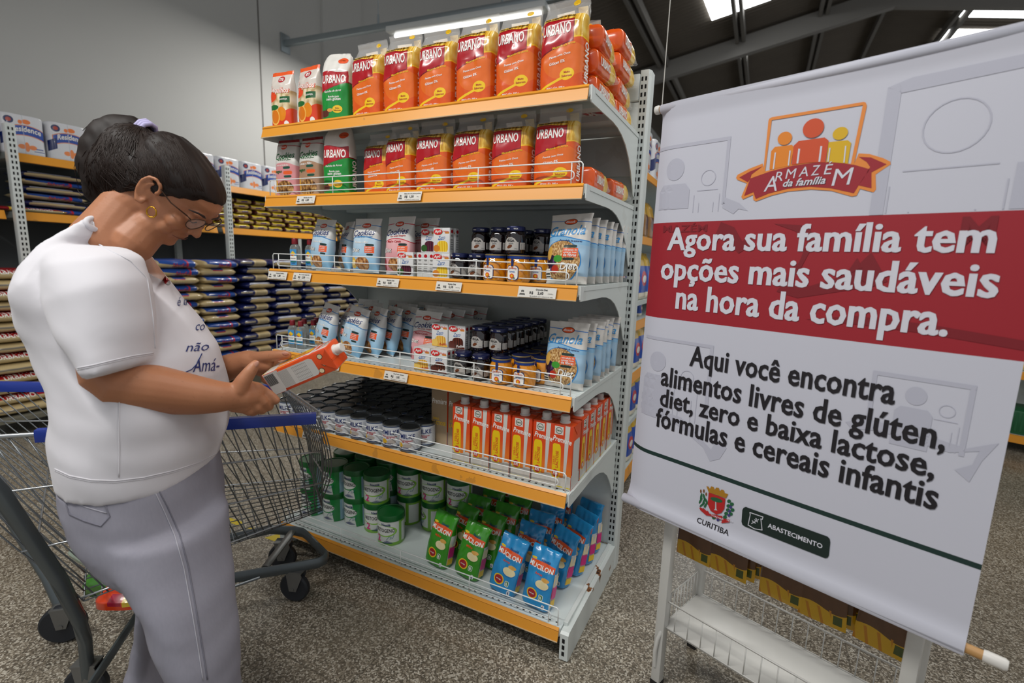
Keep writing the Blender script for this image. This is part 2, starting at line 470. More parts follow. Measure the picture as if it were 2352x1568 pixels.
gon = tag(empty('gondola_shelving', (0, 0, 0)), 'white metal gondola of six shelves with orange price rails', 'shelving')
for x in (-0.03, 1.197):
    mb = MB(); mb.prism([(x, 0.508), (x + 0.026, 0.508), (x + 0.033, 0.522), (x + 0.033, 0.566), (x, 0.566)], 2, 0.0, 1.795)
    up = mb.build('upright_post', M_metal, gon, smooth=0)
    mb = MB(); z = 0.12
    while z < 1.78:
        for dx in (0.0035, 0.0155): mb.box((x + dx, 0.5065, z), (x + dx + 0.0055, 0.509, z + 0.0125))
        z += 0.0245
    mb.build('slot_pattern', M_slot, up, smooth=0)
bp = None
zb = [0.10, 0.44, 0.78, 1.12, 1.46, 1.70]
mb = MB()
for a, b in zip(zb, zb[1:]): mb.box((0, 0.512, a + 0.002), (1.197, 0.52, b - 0.002), 0, None, 0.0015)
mb.box((0.0, 0.504, 1.702), (1.196, 0.524, 1.785), 0, None, 0.004)
mb.build('back_panel', M_metal, gon)
MB().box((0.02, 0.30, 0.002), (1.18, 0.5, 0.095)).build('plinth', mat('dark_plinth', '#3a3733', rough=0.8), gon, smooth=0)

def price_tag(par, x, z, w, h, name, price, small, ytop, tilt=0.0):
    mb = MB(); sl = 0.011 / 0.036
    def f(a, b): return Vector((x + a, -0.0042 - (0.018 - b) * sl, z - 0.018 + b))
    mb.poly([(-w / 2, -h / 2 + ytop), (w / 2, -h / 2 + ytop), (w / 2, h / 2 + ytop), (-w / 2, h / 2 + ytop)], f, 0)
    def q(a, b): return Vector((x + a, -0.0050 - (0.018 - b) * sl, z - 0.018 + b))
    mb.text('R$', q, -w * 0.14, ytop - h * 0.06, h=h * 0.3, mi=1, bold=0.03)
    mb.text(price, q, w * 0.1, ytop - h * 0.06, h=h * 0.3, mi=1, bold=0.03)
    mb.text(name, q, w * 0.12, ytop + h * 0.28, h=h * 0.17, mi=1, bold=0.02)
    mb.text(small, q, w * 0.36, ytop - h * 0.08, h=h * 0.13, mi=2, bold=0.0)
    mb.text('06 unidades por cadastro no mês', q, w * 0.13, ytop - h * 0.38, w=w * 0.6, mi=2, bold=0.0)
    # printed crest: three figures over a ribbon
    for dx, r in ((-0.02, 0.022), (0, 0.03), (0.02, 0.022)): mb.disc(-w * 0.38 + dx * w * 1.3, ytop + h * (0.0 + r * 3), w * r * 0.6, h * 0.1, q, 2, 8)
    mb.poly([(-w * 0.46, ytop - h * 0.28), (-w * 0.3, ytop - h * 0.28), (-w * 0.32, ytop - h * 0.12), (-w * 0.44, ytop - h * 0.12)], q, 2)
    mb.build('price_tag', [M_paper, M_ink, M_inkgrey], par, smooth=0)

def shelf_level(i, z):
    sh = MB(); sh.box((0.002, 0.004, z - 0.0015), (W - 0.002, D, z), 0)
    sh.box((0.002, 0.003, z - 0.026), (W - 0.002, 0.005, z), 0)
    for yy in (0.12, 0.25, 0.38): sh.box((0.01, yy, z - 0.018), (W - 0.01, yy + 0.04, z - 0.0012), 0)
    for xx in (0.0, W - 0.004): sh.box((xx, 0.004, z - 0.022), (xx + 0.004, D, z + 0.001), 0)
    s = sh.build('shelf', M_deck, gon, smooth=0)
    mb = MB()
    n = 54
    for k in range(n):
        x = 0.02 + k * (W - 0.04) / (n - 1); mb.box((x - 0.0035, 0.022, z + 0.0001), (x + 0.0035, 0.0265, z + 0.0003))
    if i > 0: mb.build('slot_pattern', M_slot, s, smooth=0)
    # orange rail: leans out towards its foot
    mb = MB()
    mb.prism([(0.003, z + 0.003), (0.007, z + 0.0005), (-0.006, z - 0.0365), (-0.0085, z - 0.0355), (-0.0008, z - 0.007), (-0.003, z - 0.004)], 0, 0.004, W - 0.004, 0)
    mb.box((0.004, -0.0105, z - 0.038), (W - 0.004, -0.0055, z - 0.0355), 1)
    mb.build('price_rail', [M_orange, M_clear], s, smooth=0)
    for x in (-0.004, W + 0.001):
        mb = MB()
        if i < 5:
            dn = [(0.002, z + 0.001), (0.002, z - 0.034), (0.006, z - 0.039), (0.20, z - 0.037), (0.25, z - 0.040), (0.30, z - 0.049), (0.35, z - 0.066), (0.40, z - 0.096), (0.44, z - 0.133), (0.47, z - 0.17), (0.492, z - 0.2), (D, z - 0.205), (D, z + 0.001)]
            mb.prism(dn, 0, x, x + 0.003)
            mb.box((x - 0.001, 0.03, z - 0.012), (x + 0.0045, D, z + 0.0005))
        else:
            mb.prism([(0.0, 0.006), (0.0, z - 0.012), (0.008, z - 0.006), (D, z + 0.0), (D, 0.0), (0.01, 0.0)], 0, x, x + 0.026)
            mb.box((x - 0.002, 0.03, z - 0.012), (x + 0.012, D, z + 0.006), 0, None, 0.002)
        b = mb.build('bracket' if i < 5 else 'base_leg', M_metal if i < 5 else M_rust, s, smooth=0)
        if i == 5:
            mb2 = MB()
    if i == 5:
        for x in (0.009,):
            mb = MB()
            for k in range(3): mb.box((W + 0.0085, -0.0012, 0.02 + k * 0.021), (W + 0.0165, 0.0005, 0.033 + k * 0.021))
            mb.build('slot_pattern', M_slot, s, smooth=0)
    if i > 0:
        mb = MB(); y = 0.012; r = 0.0016
        def q(x, h): return (x, y, z + h)
        top, mid, low = 0.057, 0.036, 0.014
        mb.tube([q(0.012, 0.002), q(0.012, top - 0.006), q(0.017, top), q(W - 0.017, top), q(W - 0.012, top - 0.006), q(W - 0.012, 0.002)], 0.0019, 6)
        loop = [q(0.045, mid), q(W - 0.045, mid)] + [q(W - 0.045 + 0.011 * math.sin(a), 0.025 + 0.011 * math.cos(a)) for a in (0.6, 1.2, 1.8, 2.4)] + [q(W - 0.045, low), q(0.045, low)] + [q(0.045 - 0.011 * math.sin(a), 0.025 - 0.011 * math.cos(a)) for a in (0.6, 1.2, 1.8, 2.4)]
        mb.tube(loop, r, 6, closed=True)
        for x in (0.042, 0.32, 0.6, 0.88, W - 0.042): mb.tube([q(x, 0.001), q(x, top)], 0.0016, 6)
        mb.build('wire_guard', M_wire, s, smooth=180)
    return s
SH = [shelf_level(i, z) for i, z in enumerate(LV)]
def tagx(u, v, z): return at(u, v, y=-0.008)[0]
price_tag(SH[1], 0.215, LV[1], 0.088, 0.026, 'Farinha de arroz', '2,20', '1 kg', 0.001)
price_tag(SH[1], 0.655, LV[1], 0.088, 0.027, 'Massa de arroz penne parafuso', '1,50', '500 g', 0.001)
price_tag(SH[2], 0.06, LV[2], 0.098, 0.027, 'Adoçante Dietético', '1,20', '80 ml', -0.002)
price_tag(SH[2], 0.185, LV[2], 0.088, 0.027, 'Bisc. Cookie integral diet', '2,20', '120/150 g', -0.002)
price_tag(SH[2], 0.57, LV[2], 0.088, 0.025, 'Gelatina diet', '0,85', '10/12 g', -0.002)
price_tag(SH[2], 0.80, LV[2], 0.09, 0.026, 'Geleia Diet', '5,50', '230/320 g', -0.002)
price_tag(SH[2], 1.085, LV[2], 0.112, 0.028, 'Granola Diet', '2,60', '230/300 g', -0.003)
price_tag(SH[3], 0.305, LV[3], 0.098, 0.026, 'Bisc. Cookie integral', '2,20', '120/150 g', -0.001)
price_tag(SH[3], 0.60, LV[3], 0.095, 0.026, 'Pó p/ Pudim diet/zero', '1,05', '20/35 g', -0.001)
price_tag(SH[4], 0.21, LV[4], 0.10, 0.026, 'Composto Lácteo Condensado de Soja', '5,20', '330 g', -0.001)

# ================================================================ packaging
from mathutils import noise as mn
def sup(a, e):
    c, s = math.cos(a), math.sin(a)
    return math.copysign(abs(c) ** (2 / e), c), math.copysign(abs(s) ** (2 / e), s)
class Bag:
    """filled bag standing on z=0, front towards -y; prof: (t, width scale, depth scale, shift in y)"""
    def __init__(s, w, h, d, prof, e=3.4, wr=0.004, seed=0, fq=22):
        s.w, s.h, s.d, s.prof, s.e, s.wr, s.seed, s.fq = w, h, d, prof, e, wr, seed, fq
    def p(s, t):
        P = s.prof
        for a, b in zip(P, P[1:]):
            if t <= b[0]:
                k = (t - a[0]) / max(1e-9, b[0] - a[0]); return [a[i] + (b[i] - a[i]) * k for i in (1, 2, 3)]
        return list(P[-1][1:])
    def wob(s, q, t):
        ws, ds, _ = s.p(t)
        f = s.fq
        n = mn.noise(Vector((q.x * f + s.seed * 7.3, q.y * f, q.z * f * 0.8))) + 0.6 * mn.noise(Vector((q.x * f * 2.6 + s.seed * 3.1, q.y * f * 2, q.z * f * 1.7 + 5)))
        am = s.wr * (0.5 + 0.9 * t)
        return am * n
    def surf(s, x, t, front=True, off=0.0):
        ws, ds, sy = s.p(t)
        X = max(-0.9999, min(0.9999, x / (s.w * ws / 2)))
        y = (s.d * ds / 2) * (1 - abs(X) ** s.e) ** (1 / s.e)
        q = Vector((x, -y if front else y, t * s.h))
        n = s.wob(q, t)
        q.y += (-(n + off) if front else n + off) + sy
        return q
    def front(s, off=0.0010):
        def f(x, y):
            if s.bvh:
                h = s.bvh.ray_cast(Vector((x, -1, y)), Vector((0, 1, 0)))[0]
                if h is not None and h.y < 0.01: return Vector((x, h.y - off + 0.0002, y))
            return s.surf(x, y / s.h, True, off)
        return f
    bvh = None
    def body(s, mb, t0=0.0, t1=1.0, k=14, n=40, mi=0, cap=True):
        ts = sorted(set([t0 + (t1 - t0) * i / k for i in range(k + 1)] + [p[0] for p in s.prof if t0 < p[0] < t1]))
        R, uv = [], []
        for t in ts:
            ws, ds, sy = s.p(t); r = []
            for j in range(n):
                h_ = n // 2; k_ = j % h_; a_ = -1 + 2 * k_ / h_; cx = 0.55 * math.sin(a_ * PI / 2) + 0.45 * a_
                cy = -(1 - abs(cx) ** s.e) ** (1 / s.e)
                if j >= h_: cx, cy = -cx, -cy
                q = Vector((cx * s.w * ws / 2, cy * s.d * ds / 2, t * s.h))
                m = s.wob(q, t)
                q.y += math.copysign(min(abs(cy) * 2, 1) * m, cy) + sy if abs(cy) > 1e-6 else sy
                q.x += cx * m * 0.35 * (1 - min(1, abs(cy)))
                r.append(q); uv.append((cx / 2 + 0.5, t))
            R.append(r)
        mb.rings(R, mi, cap, uv); s.bvh = BVHTree.FromPolygons(mb.v, mb.f)
        return mb
    def side(s, off=0.0012):
        """panel on the right-hand side: x runs towards the back, y upwards"""
        def f(x, y):
            t = y / s.h; ws, ds, sy = s.p(t)
            return Vector((s.w * ws / 2 * (1 - abs(2 * x / (s.d * ds + 1e-6)) ** s.e * 0.3) + off + s.wr * 0.3, x + sy, y))
        return f
# clear film: thin shiny, mostly see-through
M_film = bpy.data.materials.new('clear_film'); M_film.use_nodes = True
nt = M_film.node_tree; b = nt.nodes['Principled BSDF']; setp(b, rough=0.12, spec=0.9); b.inputs['Base Color'].default_value = (0.9, 0.9, 0.9, 1)
tr = nt.nodes.new('ShaderNodeBsdfTransparent'); mx = nt.nodes.new('ShaderNodeMixShader'); mx.inputs[0].default_value = 0.2
nt.links.new(tr.outputs[0], mx.inputs[1]); nt.links.new(b.outputs[0], mx.inputs[2]); nt.links.new(mx.outputs[0], nt.nodes['Material Output'].inputs[0])
INK = {n: mat('ink_' + n, c, rough=0.35) for n, c in dict(white='#f2efe9', red='#b5121f', black='#18181a', navy='#1c2f6b', blue='#2166b0', green='#14612f', yellow='#f0c31c', orange='#e4572a', pink='#d6247f', teal='#2c7a86', grey='#8a8a88', cream='#e8d9b0', brown='#6d3a1c', sky='#3f8fc9').items()}
def I(*n): return [INK[x] for x in n]

# --- orange pasta bag
g = G('pasta_bag_print', rough=0.22, coat=0.4, coatr=0.1)
n = g.noise(16, 2, stretch=(1.0, 0.35, 1.0)); g.noise(9, kind='VORONOI', stretch=(1.6, 2.6, 1))
pen = g.ramp(n, (0.3, '#9c6a14'), (0.45, '#d9a22b'), (0.6, '#efc75a'), (0.75, '#f6dc8c'))
g.base(pen)
wv = (g.u * 5.2 + 0.6).sin() * 0.018
org = g.mix(g.noise(7, 3), '#e8641b', '#d94a12')
g.lay(g.v < (wv + 0.565), '#f5c52a').lay(g.v < (wv + 0.55), org)
hot = g.ell(0.62, 0.32, 0.5, 0.19); g.lay(hot * 0.35, '#f08a2a')
hd = (g.u > 0.03) & (g.u < 0.80) & (g.v > (g.u * 0.24 - g.u * g.u * 0.1 + 0.385)) & (g.v < ((g.u * 6.5).sin() * 0.012 + 0.735))
hd2 = (g.u > 0.015) & (g.u < 0.82) & (g.v > (g.u * 0.24 - g.u * g.u * 0.1 + 0.37)) & (g.v < ((g.u * 6.5).sin() * 0.012 + 0.745))
g.lay(hd2, '#7c0d16').lay(hd, '#b01320')
g.lay((g.u > 0.02) & (g.u < 0.62) & ((g.v - g.u * 0.22 - 0.03 + g.u * g.u * 0.05).abs() < 0.014), '#f3c91d').lay(g.ell(0.70, 0.175, 0.165, 0.062), '#f3c91d')
M_pasta = g.done()
PASTA_P = [(0, 0.90, 0.86, 0), (0.03, 0.97, 0.98, 0), (0.15, 1, 1, 0), (0.5, 0.985, 1.0, 0), (0.72, 0.97, 0.9, 0), (0.80, 0.98, 0.62, 0.004), (0.86, 1.0, 0.36, 0.008), (0.93, 1.02, 0.1, 0.012), (1.0, 1.0, 0.06, 0.006)]
def pasta_bag(seed, w=0.112, h=0.235, d=0.068, pen='Penne com Ovos'):
    B = Bag(w, h, d, PASTA_P, 4.2, 0.0042, seed)
    mb = MB(); B.body(mb, 0, 0.79, 26, 60)
    o = mb.build('pasta_bag', M_pasta, smooth=60); o['category'] = 'pasta bag'
    tree = B.bvh; mb = MB(); B.body(mb, 0.79, 1.0, 10, 60, cap=False); mb.build('clear_film', M_film, o, smooth=60); B.bvh = tree
    mb = MB(); f = B.front()
    mb.text('URBANO', f, -w * 0.09, h * 0.645, w=w * 0.66, h=h * 0.115, mi=0, bold=0.028)
    mb.text('Macarrão de Arroz', f, w * 0.10, h * 0.47, w=w * 0.52, mi=1, it=0.2, sh=0.12)
    mb.text(pen, f, w * 0.02, h * 0.375, w=w * 0.48, mi=0, sh=0.12)
    mb.text('Glúten 0%', f, -w * 0.04, h * 0.305, w=w * 0.36, mi=0, sh=0.12)
    mb.text('Muito', f, w * 0.2, h * 0.195, w=w * 0.14, mi=2); mb.text('Saboroso', f, w * 0.2, h * 0.158, w=w * 0.24, mi=2)
    mb.text('PESO LÍQ. 500 g', f, -w * 0.05, h * 0.045, w=w * 0.42, mi=0)
    mb.text('MASSA ALIMENTÍCIA DE ARROZ', f, -w * 0.06, h * 0.775, w=w * 0.7, mi=3, bold=0.03)
    fs = B.side(); mb.text('URBANO', lambda x, y: fs(x, y), 0, h * 0.3, w=h * 0.42, h=d * 0.36, mi=0, bold=0.03, rot=PI / 2)
    ft = lambda x, y: B.surf(x, y / h, False, 0.0) * 1.0
    mb.poly([(-w * 0.3, h * 0.83), (w * 0.12, h * 0.83), (w * 0.12, h * 0.9), (-w * 0.3, h * 0.9)], ft, 0)
    mb.poly([(w * 0.2, h * 0.82), (w * 0.42, h * 0.82), (w * 0.42, h * 0.92), (w * 0.2, h * 0.92)], ft, 4)
    mb.disc(w * 0.22, h * 0.945, w * 0.09, h * 0.022, B.front(0.001), 1)
    mb.build('front_print', I('white', 'yellow', 'red', 'black', 'cream'), o, smooth=0)
    return o
# --- green and white flour bag
g = G('flour_bag_print', rough=0.25, coat=0.3).base('#e4e1da')
g.lay((g.noise(6, 3) - 0.4) * 0.25, '#b9b6ad')
lim = g.u * 0.2 - g.u * g.u * 0.06 + 0.40
g.lay(g.v < lim + 0.01, '#7c0d16')
hd = (g.v > lim) & (g.v < ((g.u * 6.5).sin() * 0.014 + 0.70)) & (g.u > 0.03) & (g.u < 0.97)
g.lay(hd, '#b01320').lay(g.v < lim - 0.008, g.mix(g.noise(5, 3), '#1f9a3c', '#0f7a2c'))
g.lay(g.ell(0.16, 0.10, 0.16, 0.05) | g.ell(0.3, 0.14, 0.1, 0.03), '#5b2a1c').lay(g.ell(0.36, 0.15, 0.1, 0.025), '#e0a04a').lay(g.ell(0.62, 0.16, 0.17, 0.055), '#efc02a')
M_flour = g.done()
def flour_bag(seed, w=0.104, h=0.215, d=0.068):
    B = Bag(w, h, d, [(0, 0.92, 0.9, 0), (0.04, 1, 1, 0), (0.5, 1, 1, 0), (0.72, 0.98, 0.85, 0), (0.86, 0.95, 0.5, 0), (0.95, 0.86, 0.22, 0.005), (1.0, 0.74, 0.1, 0.008)], 4, 0.0042, seed)
    mb = MB(); B.body(mb, 0, 1, 30, 60); o = mb.build('rice_flour_bag', M_flour, smooth=60); o['category'] = 'flour bag'
    mb = MB(); f = B.front()
    mb.text('URBANO', f, 0.0, h * 0.59, w=w * 0.8, h=h * 0.12, mi=0, bold=0.028)
    mb.text('Farinha de Arroz', f, -w * 0.02, h * 0.42, w=w * 0.62, mi=0, it=0.25, sh=0.05)
    mb.text('Rende mais', f, 0, h * 0.34, w=w * 0.38, mi=0); mb.text('sem glúten', f, 0, h * 0.30, w=w * 0.5, mi=0)
    mb.text('Muito', f, w * 0.12, h * 0.175, w=w * 0.12, mi=1); mb.text('Saboroso', f, w * 0.12, h * 0.145, w=w * 0.24, mi=1)
    mb.disc(w * 0.26, h * 0.86, w * 0.16, h * 0.05, f, 2); mb.text('Sem Glúten', B.front(0.0012), w * 0.26, h * 0.86, w=w * 0.22, mi=1)
    fs = B.side(); mb.text('URBANO', fs, 0, h * 0.3, w=h * 0.42, h=d * 0.36, mi=0, bold=0.03, rot=PI / 2)
    mb.build('front_print', I('white', 'brown', 'orange'), o, smooth=0)
    return o
# --- little ring biscuits
g = G('biscuit_bag_print', rough=0.25, coat=0.3).base('#e6dccb')
vo = g.noise(6, kind='VORONOI'); g.base(g.ramp(vo, (0.1, '#f3e8cf'), (0.45, '#e2cfa6'), (0.7, '#b99a68')))
g.lay(g.v < (g.u * 0.22 + 0.12), '#e0421b').lay((g.v > 0.64) & (g.v < 0.93), '#dcd2c8').lay(g.v > 0.93, '#ec5a22')
g.lay(g.ell(0.1, 0.55, 0.3, 0.09), '#e8481d').lay(g.rect(0.55, 0.95, 0.43, 0.54), '#1a5a2c')
g.lay(g.ell(0.62, 0.24, 0.2, 0.12), '#e88a17').lay(g.ell(0.3, 0.2, 0.22, 0.14), '#f7c15a').lay(g.ell(0.3, 0.2, 0.18, 0.115), '#e07a12').lay(g.ell(0.25, 0.36, 0.25, 0.045), '#1d6a2e')
g.lay(g.ell(0.8, 0.07, 0.1, 0.05), '#f4ece4')
M_sequ = g.done()
def biscuit_bag(seed, w=0.098, h=0.19, d=0.05):
    B = Bag(w, h, d, [(0, 0.98, 0.5, 0), (0.05, 1, 0.85, 0), (0.4, 1, 1, 0), (0.75, 0.99, 0.75, 0), (0.93, 1, 0.16, 0), (1, 1.02, 0.05, 0.002)], 3.0, 0.004, seed)
    mb = MB(); B.body(mb, 0, 1, 26, 52); o = mb.build('biscuit_bag', M_sequ, smooth=60); o['category'] = 'biscuit bag'
    mb = MB(); f = B.front(); f2 = B.front(0.0013)
    mb.text('Sequilhos', f, 0, h * 0.66, w=w * 0.88, h=h * 0.13, mi=1, bold=0.07, it=0.2, arc=-0.004, sh=-0.1)
    mb.text('Sequilhos', f2, 0, h * 0.66, w=w * 0.84, h=h * 0.12, mi=0, bold=0.02, it=0.2, arc=-0.004, sh=-0.1)
    mb.disc(w * 0.05, h * 0.85, w * 0.15, h * 0.06, f, 2); mb.text('m', f2, w * 0.05, h * 0.85, w=w * 0.17, mi=0, bold=0.03)
    mb.text('LARANJA', f2, w * 0.22, h * 0.485, w=w * 0.32, mi=0)
    mb.build('front_print', I('white', 'orange', 'red'), o, smooth=0)
    return o
# --- cookie bags (blue, pink); granola
def cookie_mat(name, body, line, pink=False):
    g = G(name, rough=0.3, coat=0.25).base('#d9d8d5')
    lim = (g.u * 3.0 + 0.2).sin() * 0.05 + 0.60
    if pink: lim = 0.60 - (g.u - 0.5) * (g.u - 0.5) * 0.25
    g.lay(g.v < lim + 0.012, line).lay(g.v < lim - 0.004, g.mix(g.v * 1.2, body, '#d3e3ec' if not pink else '#e8bfc0'))
    l2 = 0.885 - (g.u - 0.5).abs() * 0.06
    g.lay(((g.v - l2).abs() < 0.007) & ((g.u < 0.3) | (g.u > 0.7)), line)
    g.lay(g.ell(0.52, 0.865, 0.17, 0.048), '#7a1d14').lay(g.ell(0.52, 0.865, 0.15, 0.04), '#d8431f')
    co = g.ramp(g.noise(14, 3), (0.3, '#5a2c14'), (0.5, '#b5793f'), (0.7, '#e3b67c'))
    if not pink: g.lay(g.ell(0.12, 0.17, 0.16, 0.10), '#e9b93a').lay(g.ell(0.14, 0.17, 0.10, 0.05), '#f4dd9a')
    else: g.lay(g.ell(0.02, 0.17, 0.14, 0.12), '#8d1f20')
    g.lay(g.ell(0.5, 0.16, 0.27, 0.125), '#8a5228').lay(g.ell(0.5, 0.165, 0.255, 0.115), co)
    g.lay(g.rect(0.6, 0.92, 0.355, 0.475), '#f0622f').lay(g.rrect(0.76, 0.50, 0.14, 0.022), '#15302c').lay(g.rrect(0.78, 0.325, 0.11, 0.018), '#15302c')
    g.lay(g.v < 0.03, '#cfd3d4')
    return g.done()
M_ckb = cookie_mat('cookie_bag_print_blue', '#7fb8dc', '#2a7fc0'); M_ckp = cookie_mat('cookie_bag_print_pink', '#e08d94', '#c4283a', True)
CK_P = [(0, 1.02, 0.1, 0), (0.04, 1, 0.28, 0), (0.14, 1, 0.85, 0), (0.4, 0.985, 1, 0), (0.7, 0.97, 0.85, 0), (0.88, 0.99, 0.3, 0), (0.93, 1.0, 0.08, 0), (1.0, 1.03, 0.06, 0.002)]
def cookie_bag(pink, seed, w=0.107, h=0.178, d=0.05):
    B = Bag(w, h, d, CK_P, 2.6, 0.0038, seed)
    mb = MB(); B.body(mb, 0, 1, 30, 52); o = mb.build('cookie_bag', M_ckp if pink else M_ckb, smooth=60); o['category'] = 'cookie bag'
    mb = MB(); f = B.front()
    mb.text('Cookies', f, 0.0, h * 0.725, w=w * 0.8, h=h * 0.115, mi=1, bold=0.012, it=0.22, sh=0.08)
    mb.text('com cereais integrais', f, w * 0.06, h * 0.645, w=w * 0.56, mi=3 if not pink else 2, sh=0.05)
    mb.text('Diet', B.front(0.0004), -w * 0.26, h * 0.40, w=w * 0.34, mi=4, bold=0.05, it=0.25)
    mb.text('Diet', B.front(0.0012), -w * 0.26, h * 0.40, w=w * 0.32, mi=0, bold=0.02, it=0.25)
    mb.text('Nozes e Mel' if not pink else 'Maçã e Canela', f, -w * 0.05, h * 0.55, w=w * 0.5, mi=0 if not pink else 2, it=0.1)
    mb.text('Biosoft', B.front(0.0012), w * 0.02, h * 0.865, w=w * 0.24, mi=0, it=0.2)
    for y, s in ((0.45, 'sem adição'), (0.418, 'de açúcares'), (0.385, 'sem lactose')): mb.text(s, f, w * 0.24, h * y, w=w * 0.22, mi=0)
    mb.build('front_print', I('white', 'navy', 'red', 'sky', 'black'), o, smooth=0)
    return o
g = G('granola_bag_print', rough=0.3, coat=0.25).base('#d6d2cb')
gr = g.ramp(g.noise(26, 3), (0.3, '#6d4420'), (0.45, '#a8783f'), (0.58, '#d2ab70'), (0.72, '#ecd6a8'))
lim = (g.u * 4.2 + 0.4).sin() * 0.035 + 0.585
g.lay((g.v < lim + 0.055) & (g.v > 0.12), '#2f86c8').lay((g.v < lim + 0.04) & (g.v > 0.10), '#8cbbdc').lay((g.v < lim - 0.02) & (g.v > 0.10), '#9fc0d8')
g.lay(g.ell(0.42, 0.31, 0.49, 0.30), '#2f86c8').lay(g.ell(0.42, 0.315, 0.465, 0.285) & (g.v < lim - 0.01), gr)
g.lay(g.v < 0.055, '#d6d2cb').lay(((g.v - 0.90 + g.u * 0.03).abs() < 0.006), '#2f73c0')
g.lay(g.ell(0.53, 0.88, 0.16, 0.048), '#3d1a14').lay(g.ell(0.53, 0.88, 0.145, 0.04), '#e2521f')
g.lay(g.rect(0.47, 0.83, 0.36, 0.49), '#e9602f').lay(g.rrect(0.64, 0.515, 0.16, 0.02), '#15302c').lay(g.rrect(0.62, 0.335, 0.13, 0.018), '#15302c')
vo = g.noise(17, kind='VORONOI'); gp = g.ramp(vo, (0.1, '#7a5a8c'), (0.4, '#3a2150'), (0.7, '#1c0f28'))
g.lay(g.ell(0.18, 0.31, 0.15, 0.085) | g.ell(0.2, 0.25, 0.1, 0.1), gp).lay(g.ell(0.36, 0.34, 0.11, 0.05), '#3f9a34').lay(g.ell(0.3, 0.19, 0.09, 0.06), '#b8321f').lay(g.ell(0.12, 0.42, 0.07, 0.1), '#d6a44a')
bar = g.m('FRACT', g.u * 60) < 0.5
g.lay(g.rect(0.02, 0.17, 0.07, 0.20), '#efece6').lay(g.rect(0.03, 0.16, 0.08, 0.19) & (g.m('FRACT', g.v * 26) < 0.55), '#23312c')
M_gran = g.done()
def granola_bag(seed, w=0.122, h=0.185, d=0.052):
    B = Bag(w, h, d, CK_P, 2.6, 0.004, seed)
    mb = MB(); B.body(mb, 0, 1, 30, 52); o = mb.build('granola_bag', M_gran, smooth=60); o['category'] = 'granola bag'
    mb = MB(); f = B.front()
    mb.text('Granola', f, 0.0, h * 0.745, w=w * 0.86, h=h * 0.145, mi=1, bold=0.014, it=0.25, sh=0.03)
    mb.text('Zero adição de açúcares', f, w * 0.12, h * 0.592, w=w * 0.54, mi=2, it=0.2, sh=-0.06)
    mb.text('Diet', B.front(0.0004), w * 0.12, h * 0.235, w=w * 0.42, mi=4, bold=0.06, it=0.25); mb.text('Diet', B.front(0.0013), w * 0.12, h * 0.235, w=w * 0.4, mi=0, bold=0.025, it=0.25)
    mb.text('Biosoft', B.front(0.0012), w * 0.03, h * 0.88, w=w * 0.22, mi=0, it=0.2)
    for y, s in ((0.46, 'sem adição de'), (0.425, 'açúcares, fonte'), (0.39, 'de fibras')): mb.text(s, f, w * 0.15, h * y, w=w * 0.3, mi=0)
    mb.build('front_print', I('white', 'sky', 'navy', 'red', 'black'), o, smooth=0)
    return o
# --- stand-up cookie packs of the second shelf
def pack_mat(name, body):
    g = G(name, rough=0.35).base('#d2cfc8')
    lim = 0.60 - (g.u - 0.45) * (g.u - 0.45) * 0.2
    g.lay(g.v < lim, body).lay(g.v > 0.955, '#8f1d22').lay((g.v - 0.91 + g.u * 0.03).abs() < 0.006, '#b3202c')
    g.lay(g.ell(0.42, 0.87, 0.13, 0.045), '#d8431f').lay(g.rrect(0.66, 0.425, 0.2, 0.03), '#e8602c').lay(g.rrect(0.62, 0.51, 0.17, 0.022), '#1d4f3f').lay(g.rrect(0.66, 0.36, 0.17, 0.02), '#1d4f3f')
    co = g.ramp(g.noise(12, 3), (0.3, '#2d1408'), (0.48, '#8a5a28'), (0.7, '#d9ac68'))
    g.lay(g.ell(0.5, 0.16, 0.4, 0.13), co).lay(g.ell(0.08, 0.22, 0.1, 0.13), '#d8a032').lay(g.v < 0.025, '#b3202c')
    return g.done()
def cookie_pack(name, body, fl, w=0.094, h=0.185, d=0.05, seed=3):
    B = Bag(w, h, d, [(0, 0.97, 0.9, 0), (0.03, 1, 1, 0), (0.6, 1, 0.95, 0), (0.88, 0.99, 0.5, 0), (0.95, 1, 0.1, 0), (1, 1, 0.06, 0)], 4, 0.0022, seed)
    mb = MB(); B.body(mb, 0, 1, 24, 52); o = mb.build('cookie_pack', pack_mat(name, body), smooth=60); o['category'] = 'cookie pack'
    mb = MB(); f = B.front()
    mb.text('Cookies', f, 0, h * 0.715, w=w * 0.86, h=h * 0.11, mi=1, bold=0.02, it=0.15, sh=0.06); mb.text('de arroz sem glúten', f, 0, h * 0.645, w=w * 0.6, mi=1)
    mb.text(fl, f, -w * 0.08, h * 0.555, w=w * 0.6, mi=0, it=0.2); mb.text('vegan', f, -w * 0.27, h * 0.435, w=w * 0.34, mi=1, it=0.2, bold=0.02)
    mb.text('Biosoft', B.front(0.0012), -w * 0.08, h * 0.87, w=w * 0.2, mi=0)
    mb.build('front_print', I('white', 'green', 'red'), o, smooth=0)
    return o
